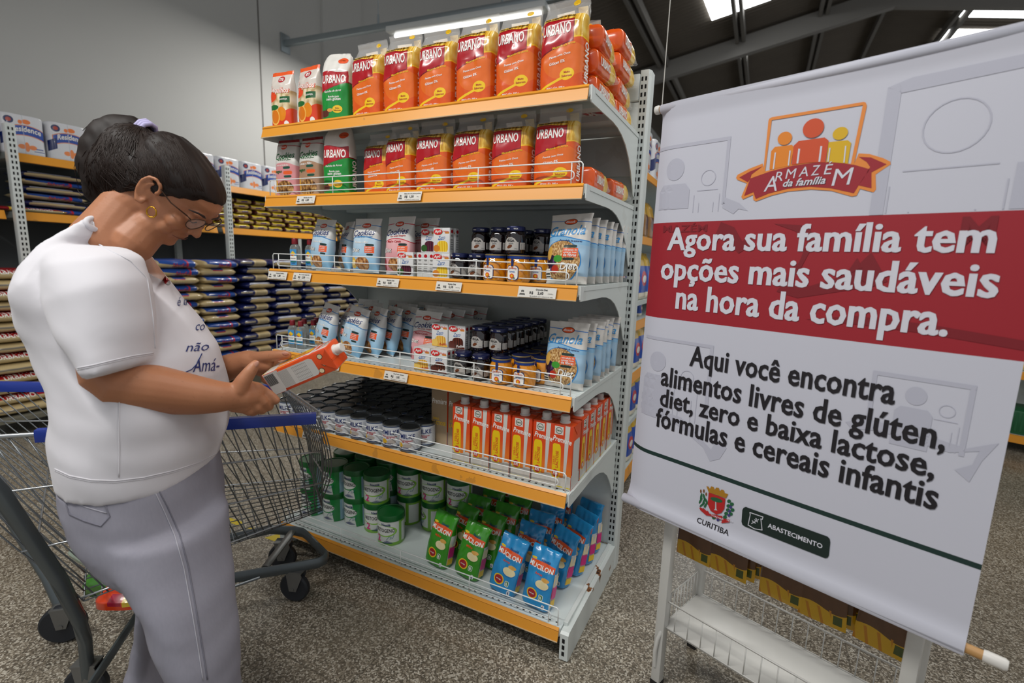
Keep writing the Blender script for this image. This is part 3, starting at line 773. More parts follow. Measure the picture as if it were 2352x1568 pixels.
# --- small dessert boxes
def dessert_mat(name, jelly, fruit, foot=None):
    g = G(name, rough=0.35).base('#dcdcdc')
    g.lay((g.v > 0.86) & (g.u < 0.55), '#c2c4c4')
    je = g.ramp(g.m('FRACT', g.u * 7 + g.v * 0.6), (0.0, jelly[0]), (0.5, jelly[1]), (0.9, jelly[2]))
    if foot: g.lay(g.v < (g.u * 4).sin() * 0.05 + 0.13, foot)
    g.lay(g.rrect(0.56, 0.24, 0.33, 0.24, 3) & (g.v > 0.05), je).lay(g.ell(0.2, 0.18, 0.2, 0.14), fruit)
    g.lay(g.ell(0.30, 0.83, 0.27, 0.125), '#1d6b34').lay(g.ell(0.28, 0.84, 0.265, 0.12), '#d11f26').lay(g.rrect(0.83, 0.8, 0.13, 0.035), '#c9812a')
    return g.done()
M_boxside = None
g = G('dessert_box_side', 'Object', rough=0.4).base('#cfcfcd'); M_boxside = g.done()
def dessert_box(mname, jelly, fruit, word=None, wcol='red', foot=None, w=0.062, h=0.076, d=0.022):
    m = dessert_mat(mname, jelly, fruit, foot)
    mb = MB(); b = 0.0012
    vs, fs = chbox((w, d, h), b); vs = [Vector(p) + Vector((0, 0, h / 2)) for p in vs]
    ms = []
    for fc in fs:
        c = sum((vs[i] for i in fc), Vector()) / len(fc); ms.append(0 if c.y < -d / 2 + 1e-4 else 1)
    mb.add(vs, fs, ms, [(p.x / w + 0.5, p.z / h) for p in vs])
    o = mb.build('dessert_box', [m, M_boxside], smooth=30); o['category'] = 'box'
    mb = MB(); f = lambda x, y: Vector((x, -d / 2 - 0.0004, y))
    mb.text('Apti', f, -w * 0.22, h * 0.845, w=w * 0.38, h=h * 0.15, mi=0, bold=0.04, it=0.1, sh=0.1)
    mb.text('Zero', f, 0.0, h * 0.61, w=w * 0.44, h=h * 0.15, mi=1, bold=0.0, it=0.35, sh=0.1)
    mb.poly([(-w * 0.16, h * 0.505), (w * 0.16, h * 0.54), (w * 0.16, h * 0.55), (-w * 0.16, h * 0.52)], f, 1)
    mb.text('Gelatina' if not word else 'Pudim', f, w * 0.26, h * 0.86, w=w * 0.34, mi=3, it=0.2)
    if word: mb.text(word, f, w * 0.2, h * 0.13, w=w * 0.46, mi=2, bold=0.02, it=0.3, sh=0.12)
    # narrow side: repeated red mark and grey lines of small print
    fs_ = lambda x, y: Vector((w / 2 + 0.0004, x, y))
    mb.disc(0, h * 0.86, d * 0.28, h * 0.07, fs_, 4); mb.disc(0, h * 0.7, d * 0.25, h * 0.05, fs_, 5)
    for k in range(5): mb.poly([(-d * 0.3, h * (0.15 + k * 0.09)), (d * 0.3, h * (0.15 + k * 0.09)), (d * 0.3, h * (0.19 + k * 0.09)), (-d * 0.3, h * (0.19 + k * 0.09))], fs_, 5)
    mb.build('front_print', I('white', 'blue', wcol, 'orange', 'red', 'grey'), o, smooth=0)
    return o
# --- jam jars
M_jam = mat('dark_jam_glass', '#120709', rough=0.06, spec=0.7, coat=0.6)
M_lidnavy = mat('navy_lid', '#141d4a', rough=0.3, metal=0.25)
M_lidtop = mat('lid_gold', '#a5905f', rough=0.35, metal=0.6)
M_label = mat('jar_label', '#b9b4ae', rough=0.5)
def arcf(r, z0=0.0, off=0.0006): return lambda x, y: Vector((math.sin(x / r) * (r + off), -math.cos(x / r) * (r + off), y + z0))
def curved(mb, r, x0, x1, y0, y1, mi, off=0.0004, n=12, topf=None):
    f = arcf(r, 0, off); vs, fs = [], []
    for i in range(n + 1):
        x = x0 + (x1 - x0) * i / n
        vs += [f(x, y0), f(x, y1 + (topf((x - x0) / (x1 - x0)) if topf else 0))]
    fs = [(2 * i, 2 * i + 2, 2 * i + 3, 2 * i + 1) for i in range(n)]
    mb.add(vs, fs, mi)
def jam_jar(r=0.029, h=0.078):
    mb = MB(); mb.lathe([(r * 0.8, 0), (r * 0.97, 0.003), (r, 0.009), (r, h * 0.62), (r * 0.96, h * 0.72), (r * 0.84, h * 0.80), (r * 0.8, h * 0.83)], 28)
    o = mb.build('jam_jar', M_jam, smooth=40); o['category'] = 'jar'
    mb = MB(); mb.lathe([(r * 0.88, h * 0.82), (r * 0.93, h * 0.835), (r * 0.93, h * 0.955), (r * 0.90, h * 0.985), (r * 0.80, h * 0.99), (r * 0.74, h)], 28, mis=[0, 0, 0, 0, 0])
    for a in (-0.35, 0.5): mb.text('VEGA', arcf(r * 0.93, 0, 0.0005), a * r, h * 0.9, w=r * 0.42, mi=1, bold=0.03)
    mb.build('lid', [M_lidnavy, INK['white']], o, smooth=40)
    mb = MB()
    curved(mb, r, -r * 0.85, r * 0.85, h * 0.14, h * 0.44, 0, topf=lambda t: h * 0.16 * max(0, 1 - ((t - 0.5) / 0.36) ** 2) ** 0.5)
    curved(mb, r, r * 1.0, r * 1.7, h * 0.17, h * 0.42, 0)
    f = arcf(r, 0, 0.001)
    mb.text('VEGA', f, 0, h * 0.48, w=r * 0.86, h=h * 0.085, mi=1, bold=0.04); mb.poly([(-r * 0.3, h * 0.54), (r * 0.3, h * 0.54), (r * 0.1, h * 0.575), (-r * 0.1, h * 0.575)], f, 1)
    mb.disc(-r * 0.05, h * 0.27, r * 0.3, h * 0.055, f, 2, rot=0.4); mb.text('geleia', f, r * 0.1, h * 0.38, w=r * 0.5, mi=3); mb.text('240 g', f, r * 0.6, h * 0.2, w=r * 0.3, mi=3)
    for k in range(4): mb.poly([(r * 1.1, h * (0.2 + 0.05 * k)), (r * 1.6, h * (0.2 + 0.05 * k)), (r * 1.6, h * (0.222 + 0.05 * k)), (r * 1.1, h * (0.222 + 0.05 * k))], f, 3)
    mb.build('label_print', [M_label, INK['black'], INK['brown'], INK['grey']], o, smooth=60)
    return o
M_marm = mat('orange_marmalade', '#d98a12', rough=0.08, spec=0.6, coat=0.7)
M_lidblue = mat('blue_lid', '#1c3f8f', rough=0.25, metal=0.2)
def orange_jar(r=0.034, h=0.078):
    mb = MB(); R = []; n = 40
    for s, z in ((0.82, 0), (0.97, 0.004), (1.02, 0.012), (1.02, 0.05), (0.96, 0.058), (0.86, 0.063), (0.83, 0.066)):
        ring = []
        for j in range(n):
            a = 2 * PI * j / n; e = 4.5 if s > 0.9 else 2.6; q = a * 3 % (2 * PI / 1)
            k = 1 - (0.055 if s > 0.9 else 0.02) * (0.5 - 0.5 * math.cos(a * 8)) ** 2 * 0 + (0.05 if s > 0.9 else 0.0) * (abs(math.cos(4 * a)) - 0.5)
            ring.append(Vector((math.cos(a) * r * s * k, math.sin(a) * r * s * k, z * h / 0.078)))
        R.append(ring)
    mb.rings(R); o = mb.build('marmalade_jar', M_marm, smooth=25); o['category'] = 'jar'
    mb = MB(); mb.lathe([(r * 0.84, h * 0.845), (r * 0.88, h * 0.855), (r * 0.88, h * 0.93), (r * 0.9, h * 0.94), (r * 0.9, h * 0.965), (r * 0.86, h * 0.985), (r * 0.8, h)], 28, mis=[0, 0, 0, 1, 1, 2]); mb.build('lid', [M_lidblue, M_lidtop, M_lidnavy], o, smooth=40)
    rr = r * 1.045
    mb = MB(); f0, f1, f2 = arcf(rr, 0, 0.0), arcf(rr, 0, 0.0006), arcf(rr, 0, 0.0012)
    def rr_poly(wx, wy, cy, rad):
        P = []
        for cx_, cy_, a0 in ((1, 1, 0), (-1, 1, 1), (-1, -1, 2), (1, -1, 3)):
            for q in range(5):
                a = (a0 + q / 4) * PI / 2; P.append((cx_ * (wx - rad) + rad * math.cos(a), cy + cy_ * (wy - rad) + rad * math.sin(a)))
        return P
    def fan(P, f, mi):
        c = (sum(p[0] for p in P) / len(P), sum(p[1] for p in P) / len(P)); mb.add([f(*c)] + [f(*p) for p in P], [(0, 1 + j, 1 + (j + 1) % len(P)) for j in range(len(P))], mi)
    fan(rr_poly(r * 0.56, h * 0.26, h * 0.35, 0.009), f0, 0); fan(rr_poly(r * 0.5, h * 0.235, h * 0.35, 0.008), f1, 1)
    mb.poly([(-r * 0.12, h * 0.58), (r * 0.12, h * 0.58), (r * 0.12, h * 0.86), (-r * 0.12, h * 0.86)], f1, 0)
    mb.text('Queensberry', f2, 0, h * 0.49, w=r * 0.8, h=h * 0.1, mi=2, bold=0.01, it=0.3, arc=0.002); mb.text('Laranja', f2, 0, h * 0.39, w=r * 0.5, mi=3)
    mb.disc(0, h * 0.24, r * 0.2, h * 0.085, f2, 4); mb.disc(0, h * 0.24, r * 0.1, h * 0.045, arcf(rr, 0, 0.0016), 5); mb.disc(r * 0.2, h * 0.17, r * 0.1, h * 0.02, f2, 6)
    mb.build('label_print', I('navy', 'white', 'red', 'blue', 'orange', 'yellow', 'green'), o, smooth=60)
    return o
# --- sweetener bottle
M_bottle = mat('clear_bottle', '#cfd6d6', rough=0.05, trans=0.85, ior=1.35, spec=0.6)
M_redcap = mat('dark_red_cap', '#7c1420', rough=0.35)
def sweetener(w=0.037, d=0.02, h=0.083):
    B = Bag(w, h, d, [(0, 0.92, 0.9, 0), (0.03, 1, 1, 0), (0.45, 0.94, 0.95, 0), (0.82, 1, 1, 0), (0.92, 0.86, 0.9, 0), (1.0, 0.42, 0.6, 0)], 3.2, 0.0, 1)
    mb = MB(); B.body(mb, 0, 1, 12, 28); o = mb.build('sweetener_bottle', M_bottle, smooth=50); o['category'] = 'bottle'
    mb = MB(); mb.lathe([(w * 0.26, h), (w * 0.27, h + 0.002), (w * 0.25, h + 0.017), (w * 0.22, h + 0.019)], 18); mb.build('cap', M_redcap, o, smooth=40)
    mb = MB(); f, f1, f2 = B.front(0.0004), B.front(0.0009), B.front(0.0014)
    def grid(x0, x1, y0, y1, mi, ff, n=6):
        vs = [ff(x0 + (x1 - x0) * i / n, y) for i in range(n + 1) for y in (y0, y1)]; mb.add(vs, [(2 * i, 2 * i + 2, 2 * i + 3, 2 * i + 1) for i in range(n)], mi)
    grid(-w * 0.36, w * 0.36, h * 0.18, h * 0.8, 0, f); grid(-w * 0.36, w * 0.36, h * 0.36, h * 0.54, 1, f1)
    mb.poly([(0, h * 0.74), (w * 0.3, h * 0.62), (0, h * 0.52), (-w * 0.3, h * 0.62)], f2, 2); mb.poly([(-w * 0.26, h * 0.6), (w * 0.05, h * 0.58), (w * 0.02, h * 0.545), (-w * 0.2, h * 0.56)], B.front(0.0018), 3)
    grid(-w * 0.3, w * 0.28, h * 0.43, h * 0.455, 4, f2, 3); grid(-w * 0.3, w * 0.3, h * 0.29, h * 0.33, 5, f1, 3); grid(-w * 0.2, w * 0.2, h * 0.24, h * 0.265, 6, f1, 3)
    mb.build('label_print', I('sky', 'white', 'yellow', 'red', 'grey', 'green', 'navy'), o, smooth=0)
    return o
# --- condensed soy milk can
g = G('can_print', rough=0.3, metal=0.1).base('#d5d8dc')
g.lay((g.v < 0.09) | (g.v > 0.91), '#1d3a66').lay((g.v < 0.05) | (g.v > 0.95), '#6f7478')
g.lay((g.u > 0.72) & (g.u < 0.98) & (g.v > 0.14) & (g.v < 0.86) & (g.m('FRACT', g.v * 14) < 0.35) , '#b5bac0')
g.lay(g.ell(0.46, 0.26, 0.05, 0.12), '#e3b52a').lay(g.ell(0.58, 0.25, 0.07, 0.10), '#b9b0a8')
M_can = g.done()
M_tin = mat('can_tin', '#3e4042', rough=0.32, metal=0.85); M_rim = mat('can_rim', '#777b7e', rough=0.25, metal=0.9)
def milk_can(r=0.0362, h=0.082):
    mb = MB(); mb.lathe([(r, 0.003), (r, h - 0.003)], 32, uv=True, cap=False); o = mb.build('milk_can', M_can, smooth=40); o['category'] = 'can'
    mb = MB(); mb.lathe([(r * 0.97, 0.0), (r * 1.012, 0.001), (r * 1.012, 0.0032), (r, 0.004)], 32); mb.build('bottom_rim', M_rim, o, smooth=40)
    mb = MB(); mb.lathe([(r, h - 0.004), (r * 1.012, h - 0.003), (r * 1.012, h - 0.0004), (r * 0.985, h), (r * 0.955, h - 0.0005), (r * 0.945, h - 0.004), (r * 0.8, h - 0.0042), (r * 0.77, h - 0.0032), (r * 0.3, h - 0.0032)], 32, mis=[1, 1, 1, 1, 0, 0, 0, 0]); mb.build('lid', [M_tin, M_rim], o, smooth=40)
    mb = MB(); f = arcf(r, 0, 0.0005)
    mb.text('SOYMILKE', f, 0.0, h * 0.665, w=r * 2.5, h=h * 0.2, mi=0, bold=0.02, sh=0.03)
    mb.text('Alimento Condensado', f, r * 0.2, h * 0.5, w=r * 1.7, mi=1, it=0.2); mb.text('de Soja', f, r * 0.4, h * 0.43, w=r * 0.8, mi=1, it=0.2); mb.text('sem lactose', f, r * 0.2, h * 0.2, w=r * 0.9, mi=0)
    mb.build('lettering', I('navy', 'red'), o, smooth=0)
    return o
# --- milk carton
g = G('carton_print', rough=0.3, coat=0.2)
red = g.ramp(g.v, (0.0, '#ef9433'), (0.32, '#ee7a26'), (0.55, '#e4521f'), (0.9, '#d9431d'))
g.base(red).lay(g.v < ((g.u * 9).sin() * 0.02 + 0.20), '#d8d5ce').lay((g.v > 0.028) & (g.v < 0.045), '#e6cf2a')
g.lay((g.u > 0.64 + (g.v - 0.5).abs() * 0.0) & (g.u < (g.v * 0.14 + 0.72)), '#d3cfc8')
g.lay(g.rect(0.16, 0.56, 0.84, 0.965), '#dcd8d0').lay(g.ell(0.36, 0.90, 0.15, 0.052), '#2a2a26').lay(g.ell(0.36, 0.90, 0.125, 0.043), '#d6d2ca')
g.lay(g.rrect(0.28, 0.43, 0.21, 0.265, 5), '#f1cb16').lay(g.ell(0.28, 0.235, 0.155, 0.058), '#d6322a')
M_carton = g.done()
g = G('carton_back_print', rough=0.3, coat=0.2).base('#e2501f').lay(g.rect(0, 1, 0.36, 0.55), '#efc516').lay(g.v < 0.55, '#ee7a26').lay(g.rect(0.03, 0.97, 0.5, 0.62), '#e9c21a').lay(g.v < ((g.u * 7).sin() * 0.03 + 0.3), '#d8d5ce').lay(g.ell(0.5, 0.68, 0.4, 0.05), '#2c2a1c')
M_cartonb = g.done()
g = G('carton_side_print', rough=0.3, coat=0.2).base('#e2511f').lay(g.v < 0.2, '#d8d5ce').lay(g.rect(0.1, 0.9, 0.12, 0.76), '#cfcdc8')
g.lay(g.rect(0.14, 0.66, 0.2, 0.68) & (g.m('FRACT', g.v * 40) < 0.5), '#9a9890').lay(g.ell(0.25, 0.88, 0.13, 0.05), '#b9b6ad').lay(g.ell(0.75, 0.88, 0.13, 0.05), '#b9b6ad')
M_cartons = g.done()
M_plast = mat('white_cap', '#d9d6d0', rough=0.4)
def milk_carton(w=0.066, d=0.066, h=0.192, back=False, pid='milk_carton'):
    b = 0.0025; vs, fs = chbox((w, d, h), b); vs = [Vector(p) + Vector((0, 0, h / 2)) for p in vs]
    mb = MB()
    for face in range(3):
        uv, fl = [], []
        for fc in fs:
            c = sum((vs[i] for i in fc), Vector()) / len(fc)
            k = 0 if (abs(c.y) >= abs(c.x) and c.z < h - 0.002 and c.y < 0) else 2 if (abs(c.y) >= abs(c.x) and c.y > 0) else 1
            if k == face: fl.append(fc)
        if face == 1: uv = [((p.y / d + 0.5) if p.x > 0 else (0.5 - p.y / d), p.z / h) for p in vs]
        else: uv = [((p.x / w + 0.5) if p.y < 0 else (0.5 - p.x / w), p.z / h) for p in vs]
        mb.add(vs, fl, face, uv)
    o = mb.build(pid, [M_carton, mat('carton_side_orange', '#e2511f', rough=0.3, coat=0.2), M_cartonb], smooth=30); o['category'] = 'milk carton'
    # folded ears and the seam on top
    mb = MB(); mb.prism([(w / 2 + 0.0002, h - 0.001), (w / 2 + 0.002, h - 0.002), (w / 2 + 0.0015, h - 0.028), (w / 2 + 0.0003, h - 0.03)], 1, -0.004, 0.004)
    mb = MB(); e = 0.0016
    for sx in (1, -1): mb.add([(sx * (w / 2 + 0.0002), -d * 0.46, h - 0.001), (sx * (w / 2 + 0.0002), d * 0.46, h - 0.001), (sx * (w / 2 + 0.0002), 0, h - 0.032), (sx * (w / 2 + e), -d * 0.46, h - 0.001), (sx * (w / 2 + e), d * 0.46, h - 0.001), (sx * (w / 2 + e), 0, h - 0.032)], [(3, 4, 5), (0, 3, 5, 2), (1, 2, 5, 4), (0, 1, 4, 3)], 0)
    mb.box((-w * 0.5, -0.0008, h), (w * 0.5, 0.006, h + 0.0012), 0); mb.build('fold_flap', mat('carton_orange', '#df4f1f', rough=0.3), o, smooth=0)
    mb = MB(); mb.lathe([(0.0155, h), (0.0155, h + 0.003), (0.0125, h + 0.004), (0.0125, h + 0.008), (0.0135, h + 0.009), (0.0128, h + 0.02), (0.011, h + 0.0215)], 22, M=Matrix.Translation((-w * 0.02, -d * 0.14, 0))); mb.build('cap', M_plast, o, smooth=40)
    mb = MB(); f = lambda x, y: Vector((x, -d / 2 - 0.0005, y)); fb = lambda x, y: Vector((-x, d / 2 + 0.0005, y)); f2 = lambda x, y: Vector((x, -d / 2 - 0.001, y))
    mb.text('Premiare', f, w * 0.02, h * 0.765, w=w * 0.86, h=h * 0.085, mi=0, bold=0.02, it=0.3, sh=-0.1)
    mb.text('ZERO', f, -w * 0.315, h * 0.43, w=h * 0.14, h=w * 0.09, mi=1, rot=PI / 2, bold=0.01); mb.text('LACTOSE', f, -w * 0.18, h * 0.455, w=h * 0.26, h=w * 0.13, mi=1, rot=PI / 2, bold=0.03)
    mb.text('0%', f, -w * 0.22, h * 0.245, w=w * 0.2, mi=0, bold=0.04); mb.text('lactose', f, -w * 0.22, h * 0.215, w=w * 0.22, mi=0)
    mb.text('TIROL', f, -w * 0.14, h * 0.9, w=w * 0.22, mi=2, bold=0.03)
    mb.text('Premiare', fb, 0, h * 0.8, w=w * 0.92, h=h * 0.1, mi=0, bold=0.02, it=0.3, sh=0.05); mb.text('ZERO', fb, -w * 0.2, h * 0.47, w=w * 0.4, mi=3, bold=0.03); mb.text('LACTOSE', fb, 0, h * 0.39, w=w * 0.84, h=h * 0.07, mi=3, bold=0.04)
    for q in (1, -1):
        fp = lambda x, y, q=q: Vector((q * (w / 2 + 0.0003), q * x, y))
        mb.poly([(-d * 0.47, 0.003), (d * 0.47, 0.003), (d * 0.47, h * 0.2), (-d * 0.47, h * 0.24)], fp, 4, 0)
        mb.poly([(-d * 0.38, h * 0.16), (d * 0.38, h * 0.16), (d * 0.38, h * 0.72), (d * 0.30, h * 0.76), (-d * 0.30, h * 0.76), (-d * 0.38, h * 0.72)], lambda x, y: fp(x, y) + Vector((q * 0.0001, 0, 0)), 4, 0)
    mb.build('front_print', I('white', 'orange', 'green', 'yellow') + [mat('carton_panel_white', '#cfcdc8', rough=0.4)], o, smooth=0)
    return o
# --- infant formula tin
def tin_mat(name, two):
    g = G(name, rough=0.25, coat=0.3).base('#d8dcd6')
    if two: g.lay((g.u < 0.30) | (g.v < 0.14) | (g.u > 0.66), '#79b135').lay(g.rect(0.70, 0.84, 0.1, 0.9), '#d5d8d2').lay(g.rect(0.16, 0.28, 0.45, 0.82), '#d98ab8').lay(g.rect(0.16, 0.28, 0.22, 0.38), '#cfd2d8')
    else: g.lay((g.u > 0.60 - g.v * 0.05) | (g.u < 0.3), '#17803a').lay(g.rect(0.68, 0.86, 0.05, 0.95), '#8fb4c4').lay(g.rect(0.71, 0.83, 0.5, 0.9), '#b8ccd4')
    rim = '#8cc63f' if two else '#1d8a40'
    g.lay(g.ell(0.47, 0.60, 0.165, 0.235), rim).lay(g.ell(0.46, 0.61, 0.15, 0.2), '#e6e8e2')
    return g.done()
M_glid = mat('green_lid', '#0d5a24', rough=0.35)
def formula_tin(two, r=0.05, h=0.098):
    mb = MB(); mb.lathe([(r * 0.985, 0.0), (r, 0.002), (r, h - 0.002)], 36, uv=True, cap=False); o = mb.build('formula_tin', tin_mat('formula_print_two' if two else 'formula_print_one', two), smooth=40); o['category'] = 'tin'
    mb = MB(); mb.lathe([(r, h - 0.003), (r * 1.03, h - 0.003), (r * 1.03, h + 0.015), (r * 1.0, h + 0.019), (r * 0.93, h + 0.019), (r * 0.9, h + 0.0165), (r * 0.2, h + 0.0165)], 36); mb.build('lid', M_glid, o, smooth=40)
    mb = MB(); f = arcf(r, 0, 0.0006)
    mb.text('Nestlé', f, 0, h * 0.85, w=r * 0.7, h=h * 0.1, mi=2, bold=0.03); mb.text('NESTOGENO', f, -r * 0.16, h * 0.62, w=r * 1.66, h=h * 0.15, mi=0, bold=0.02)
    if two: mb.text('2', f, -r * 0.62, h * 0.28, h=h * 0.26, mi=1, bold=0.04)
    for k in range(4):
        mb.tube([f(r * (0.0 + 0.1 * math.cos(a) * (4 - k) * 1.1 + 0.1), h * (0.12 + 0.03 * k + 0.02 * math.sin(a))) for a in (3.4, 3.9, 4.4, 4.9, 5.4, 6.0)], 0.0007, 4, 2)
    mb.tube([f(r * x, h * y) for x, y in ((0.05, 0.25), (0.25, 0.38), (0.42, 0.36), (0.3, 0.28), (0.5, 0.3), (0.62, 0.44))], 0.0009, 4, 3)
    mb.build('label_print', I('black', 'pink', 'navy', 'teal'), o, smooth=0)
    return o
# --- cereal bags (green corn, blue rice)
def cereal_mat(name, c0, c1):
    g = G(name, rough=0.2, coat=0.5, coatr=0.12)
    g.base(g.mix(g.noise(3, 3), c0, c1))
    lim = (g.u * 3.2).sin() * 0.03
    g.lay((g.v > 0.655 + lim * 0.6) & (g.v < 0.76 + lim) & (g.u > 0.06) & (g.u < 0.97), '#e0541c')
    g.lay(g.ell(0.67, 0.42, 0.235, 0.09), c1).lay(g.ell(0.67, 0.43, 0.22, 0.075), '#e6d7a6').lay(g.ell(0.74, 0.52, 0.14, 0.035), '#d8a24a')
    g.lay(g.ell(0.38, 0.23, 0.19, 0.095), '#f0c222').lay(g.ell(0.38, 0.23, 0.15, 0.075), '#a5202c')
    g.lay(g.rrect(0.70, 0.215, 0.075, 0.05), '#e9e9e2').lay(g.rrect(0.70, 0.215, 0.06, 0.04), '#2e7f3c').lay(g.rrect(0.82, 0.07, 0.05, 0.04), '#e6e6e6')
    g.lay(g.ell(0.17, 0.80, 0.1, 0.02), '#e8c022')
    g.lay((g.u > 0.985) & (g.v < 0.65) & (g.v > 0.08), '#cfcfcf').lay((g.u > 0.985) & (g.v < 0.45) & (g.v > 0.25), '#d98fae')
    return g.done()
M_mug = cereal_mat('cereal_print_green', '#3f9a22', '#2b7a16'); M_mub = cereal_mat('cereal_print_blue', '#2a9cd4', '#1674b4')
def cereal_bag(blue, seed, w=0.098, h=0.178, d=0.055):
    B = Bag(w, h, d, [(0, 0.94, 0.9, 0), (0.04, 1, 1, 0), (0.35, 0.99, 1, 0), (0.65, 0.97, 0.8, 0), (0.82, 0.96, 0.42, 0), (0.93, 1.0, 0.12, 0.002), (1.0, 1.02, 0.05, 0.008)], 3.4, 0.006, seed, 18)
    mb = MB(); B.body(mb, 0, 1, 30, 60); o = mb.build('cereal_bag', M_mub if blue else M_mug, smooth=60); o['category'] = 'cereal bag'
    mb = MB(); f = B.front(0.0012)
    mb.text('MUCILON', f, 0.0, h * 0.708, w=w * 0.84, h=h * 0.085, mi=0, bold=0.03, sh=-0.06, arc=-0.002)
    mb.text('Nestlé', f, w * 0.12, h * 0.81, w=w * 0.3, mi=1, bold=0.02); mb.text('Arroz' if blue else 'Milho', f, -w * 0.02, h * 0.585, w=w * 0.26, mi=2, bold=0.03)
    mb.text('B', f, w * 0.2, h * 0.215, h=h * 0.05, mi=0, bold=0.03); mb.text('6', f, w * 0.32, h * 0.07, h=h * 0.05, mi=1)
    mb.text('energia', f, -w * 0.12, h * 0.23, w=w * 0.18, mi=0)
    # printed side gusset
    s_ = B.side(0.0006)
    for y0, y1, m_ in ((0.08, 0.2, 3), (0.22, 0.42, 4), (0.44, 0.6, 5)): mb.poly([(-d * 0.25, h * y0), (d * 0.25, h * y0), (d * 0.25, h * y1), (-d * 0.25, h * y1)], s_, m_)
    mb.build('front_print', I('white', 'navy', 'orange', 'yellow', 'pink', 'cream'), o, smooth=0)
    return o

# ================================================================ stock on the gondola
def X(u, v, y): return at(u, v, y=y)[0]
def J(a): return rnd.uniform(-a, a)
# ---- top shelf (deck 1.594) and second shelf (1.360)
sq = [biscuit_bag(1), biscuit_bag(2)]
put(sq[0], (0.056, 0.05, LV[0]), 'orange and white ring biscuit bag at the far end of the top shelf', 'ring biscuit bags', rz=0.05)
put(sq[1], (0.188, 0.05, LV[0]), 'orange and white ring biscuit bag beside the green flour bag on the top shelf', 'ring biscuit bags', rz=-0.06)
fl = [flour_bag(3), flour_bag(8, h=0.225)]
put(fl[0], (0.315, 0.056, LV[0]), 'green and white rice flour bag standing upright on the top shelf', 'rice flour bags', rz=0.22)
put(fl[1], (0.305, 0.062, LV[1]), 'green and white rice flour bag with crumpled top on the second shelf', 'rice flour bags', rz=0.2)
pb = [pasta_bag(11), pasta_bag(12), pasta_bag(13, h=0.232)]
row = [(0.447, 0.0), (0.578, 0.02), (0.711, 0.03), (0.843, 0.0), (0.973, -0.02), (1.105, -0.06)]
ends = ['next to the green flour bag', None, None, None, None, 'at the open end']
for i, (x, r) in enumerate(row):
    lab = 'orange pasta bag standing on the top shelf, ' + (nth(i, 6, 'from the green flour bag'))
    put(pb[i % 3], (x, 0.06, LV[0]), lab, 'pasta bags standing on the top shelf', rz=r, sc=(1.07, 1.0, 0.985 + 0.02 * (i % 2)))
for i, (u0, u1) in enumerate([(812, 886), (880, 945), (945, 1030), (1028, 1120), (1115, 1217), (1212, 1322)]):
    x = X((u0 + u1) / 2, 400, 0.05)
    put(pb[(i + 1) % 3], (x + 0.004, 0.075 if i else 0.1, LV[1]), 'orange pasta bag standing on the second shelf, ' + nth(i, 6, 'from the green flour bag'), 'pasta bags standing on the second shelf', rz=J(0.06), sc=(1.08 if i > 1 else 0.98, 1.0, 0.86 if i < 1 else 0.915))
# packs lying on their backs, printed side to the open end
pl = pasta_bag(21, w=0.10, h=0.185, d=0.062)
n = 0
for c, (y, k) in enumerate(((0.115, 3), (0.312, 4))):
    for j in range(k):
        put(pl, (1.135 + J(0.006), y + J(0.008), LV[0] + 0.033 + j * 0.064), 'orange pasta bag lying flat on the top shelf, %s of the %s stack' % (['lowest', 'second up', 'third up', 'topmost'][j] if (k == 4 or j < 2) else 'topmost', ['front', 'rear'][c]), 'pasta bags lying on the top shelf', rot=(-PI / 2 + J(0.05), J(0.04), J(0.08)))
for c, y in enumerate((0.115, 0.31)):
    put(pl, (1.138, y, LV[1] + 0.033), 'orange pasta bag lying flat on the second shelf, ' + ('behind the wire guard' if c == 0 else 'close to the back panel'), 'pasta bags lying on the second shelf', rot=(-PI / 2, 0.0, 0.04 - 0.1 * c))
for i in range(6):
    put(pb[i % 3], (0.447 + 0.132 * i, 0.155, LV[0]), 'orange pasta bag in the rear row of the top shelf, %s from the open end' % ORD[5 - i], 'pasta bags in the rear row of the top shelf', rz=J(0.05), sc=(1.0, 1, 0.93))
ckv = cookie_pack('cookie_pack_print_pink', '#d58f92', 'Coco e Amêndoa'); ckb = cookie_pack('cookie_pack_print_brown', '#a98468', 'Cacau e Nibs', seed=5)
put(ckv, (0.046, 0.072, LV[1]), 'pink cookie pack standing at the end of the second shelf', 'upright cookie packs', rz=0.05, sc=1.1)
put(ckb, (0.166, 0.072, LV[1]), 'brown cookie pack standing beside the pink one', 'upright cookie packs', rz=-0.02, sc=1.1)

# ---- third shelf (1.102) and fourth shelf (0.801)
sw = sweetener()
for i, (x, y) in enumerate(((0.072, 0.06), (0.105, 0.10))):
    put(sw, (x, y, LV[2]), 'clear sweetener bottle with red cap on the third shelf, ' + ('at the very end' if i == 0 else 'half hidden by the cookie bag'), 'sweetener bottles on the third shelf', rz=0.1, sc=1.12)
k = 0
for r in range(4):
    for c in range(2):
        put(sw, (0.022 + 0.048 * c + 0.004 * r + J(0.003), 0.075 + 0.055 * r, LV[3]), 'clear sweetener bottle with red cap on the fourth shelf, %s row, %s' % (['front', 'second', 'third', 'rear'][r], ['end column', 'inner column'][c]), 'sweetener bottles on the fourth shelf', rz=0.1 + J(0.08), sc=1.05)
cb = [cookie_bag(False, 31), cookie_bag(False, 35)]; cp = [cookie_bag(True, 41), cookie_bag(True, 44)]
def bagat(pr, x, y, z, lab, grp, lean=0.14, rz=0.0, roll=0.0, sc=1.0):
    return put(pr, (x, y, z), lab, grp, rot=(-lean, roll, rz), sc=sc)
bagat(cb[0], 0.196, 0.065, LV[2] + 0.003, 'blue diet cookie bag at the front of the third shelf beside the sweetener bottles', 'blue cookie bags on the third shelf', 0.12, -0.12, 0.05, 1.02)
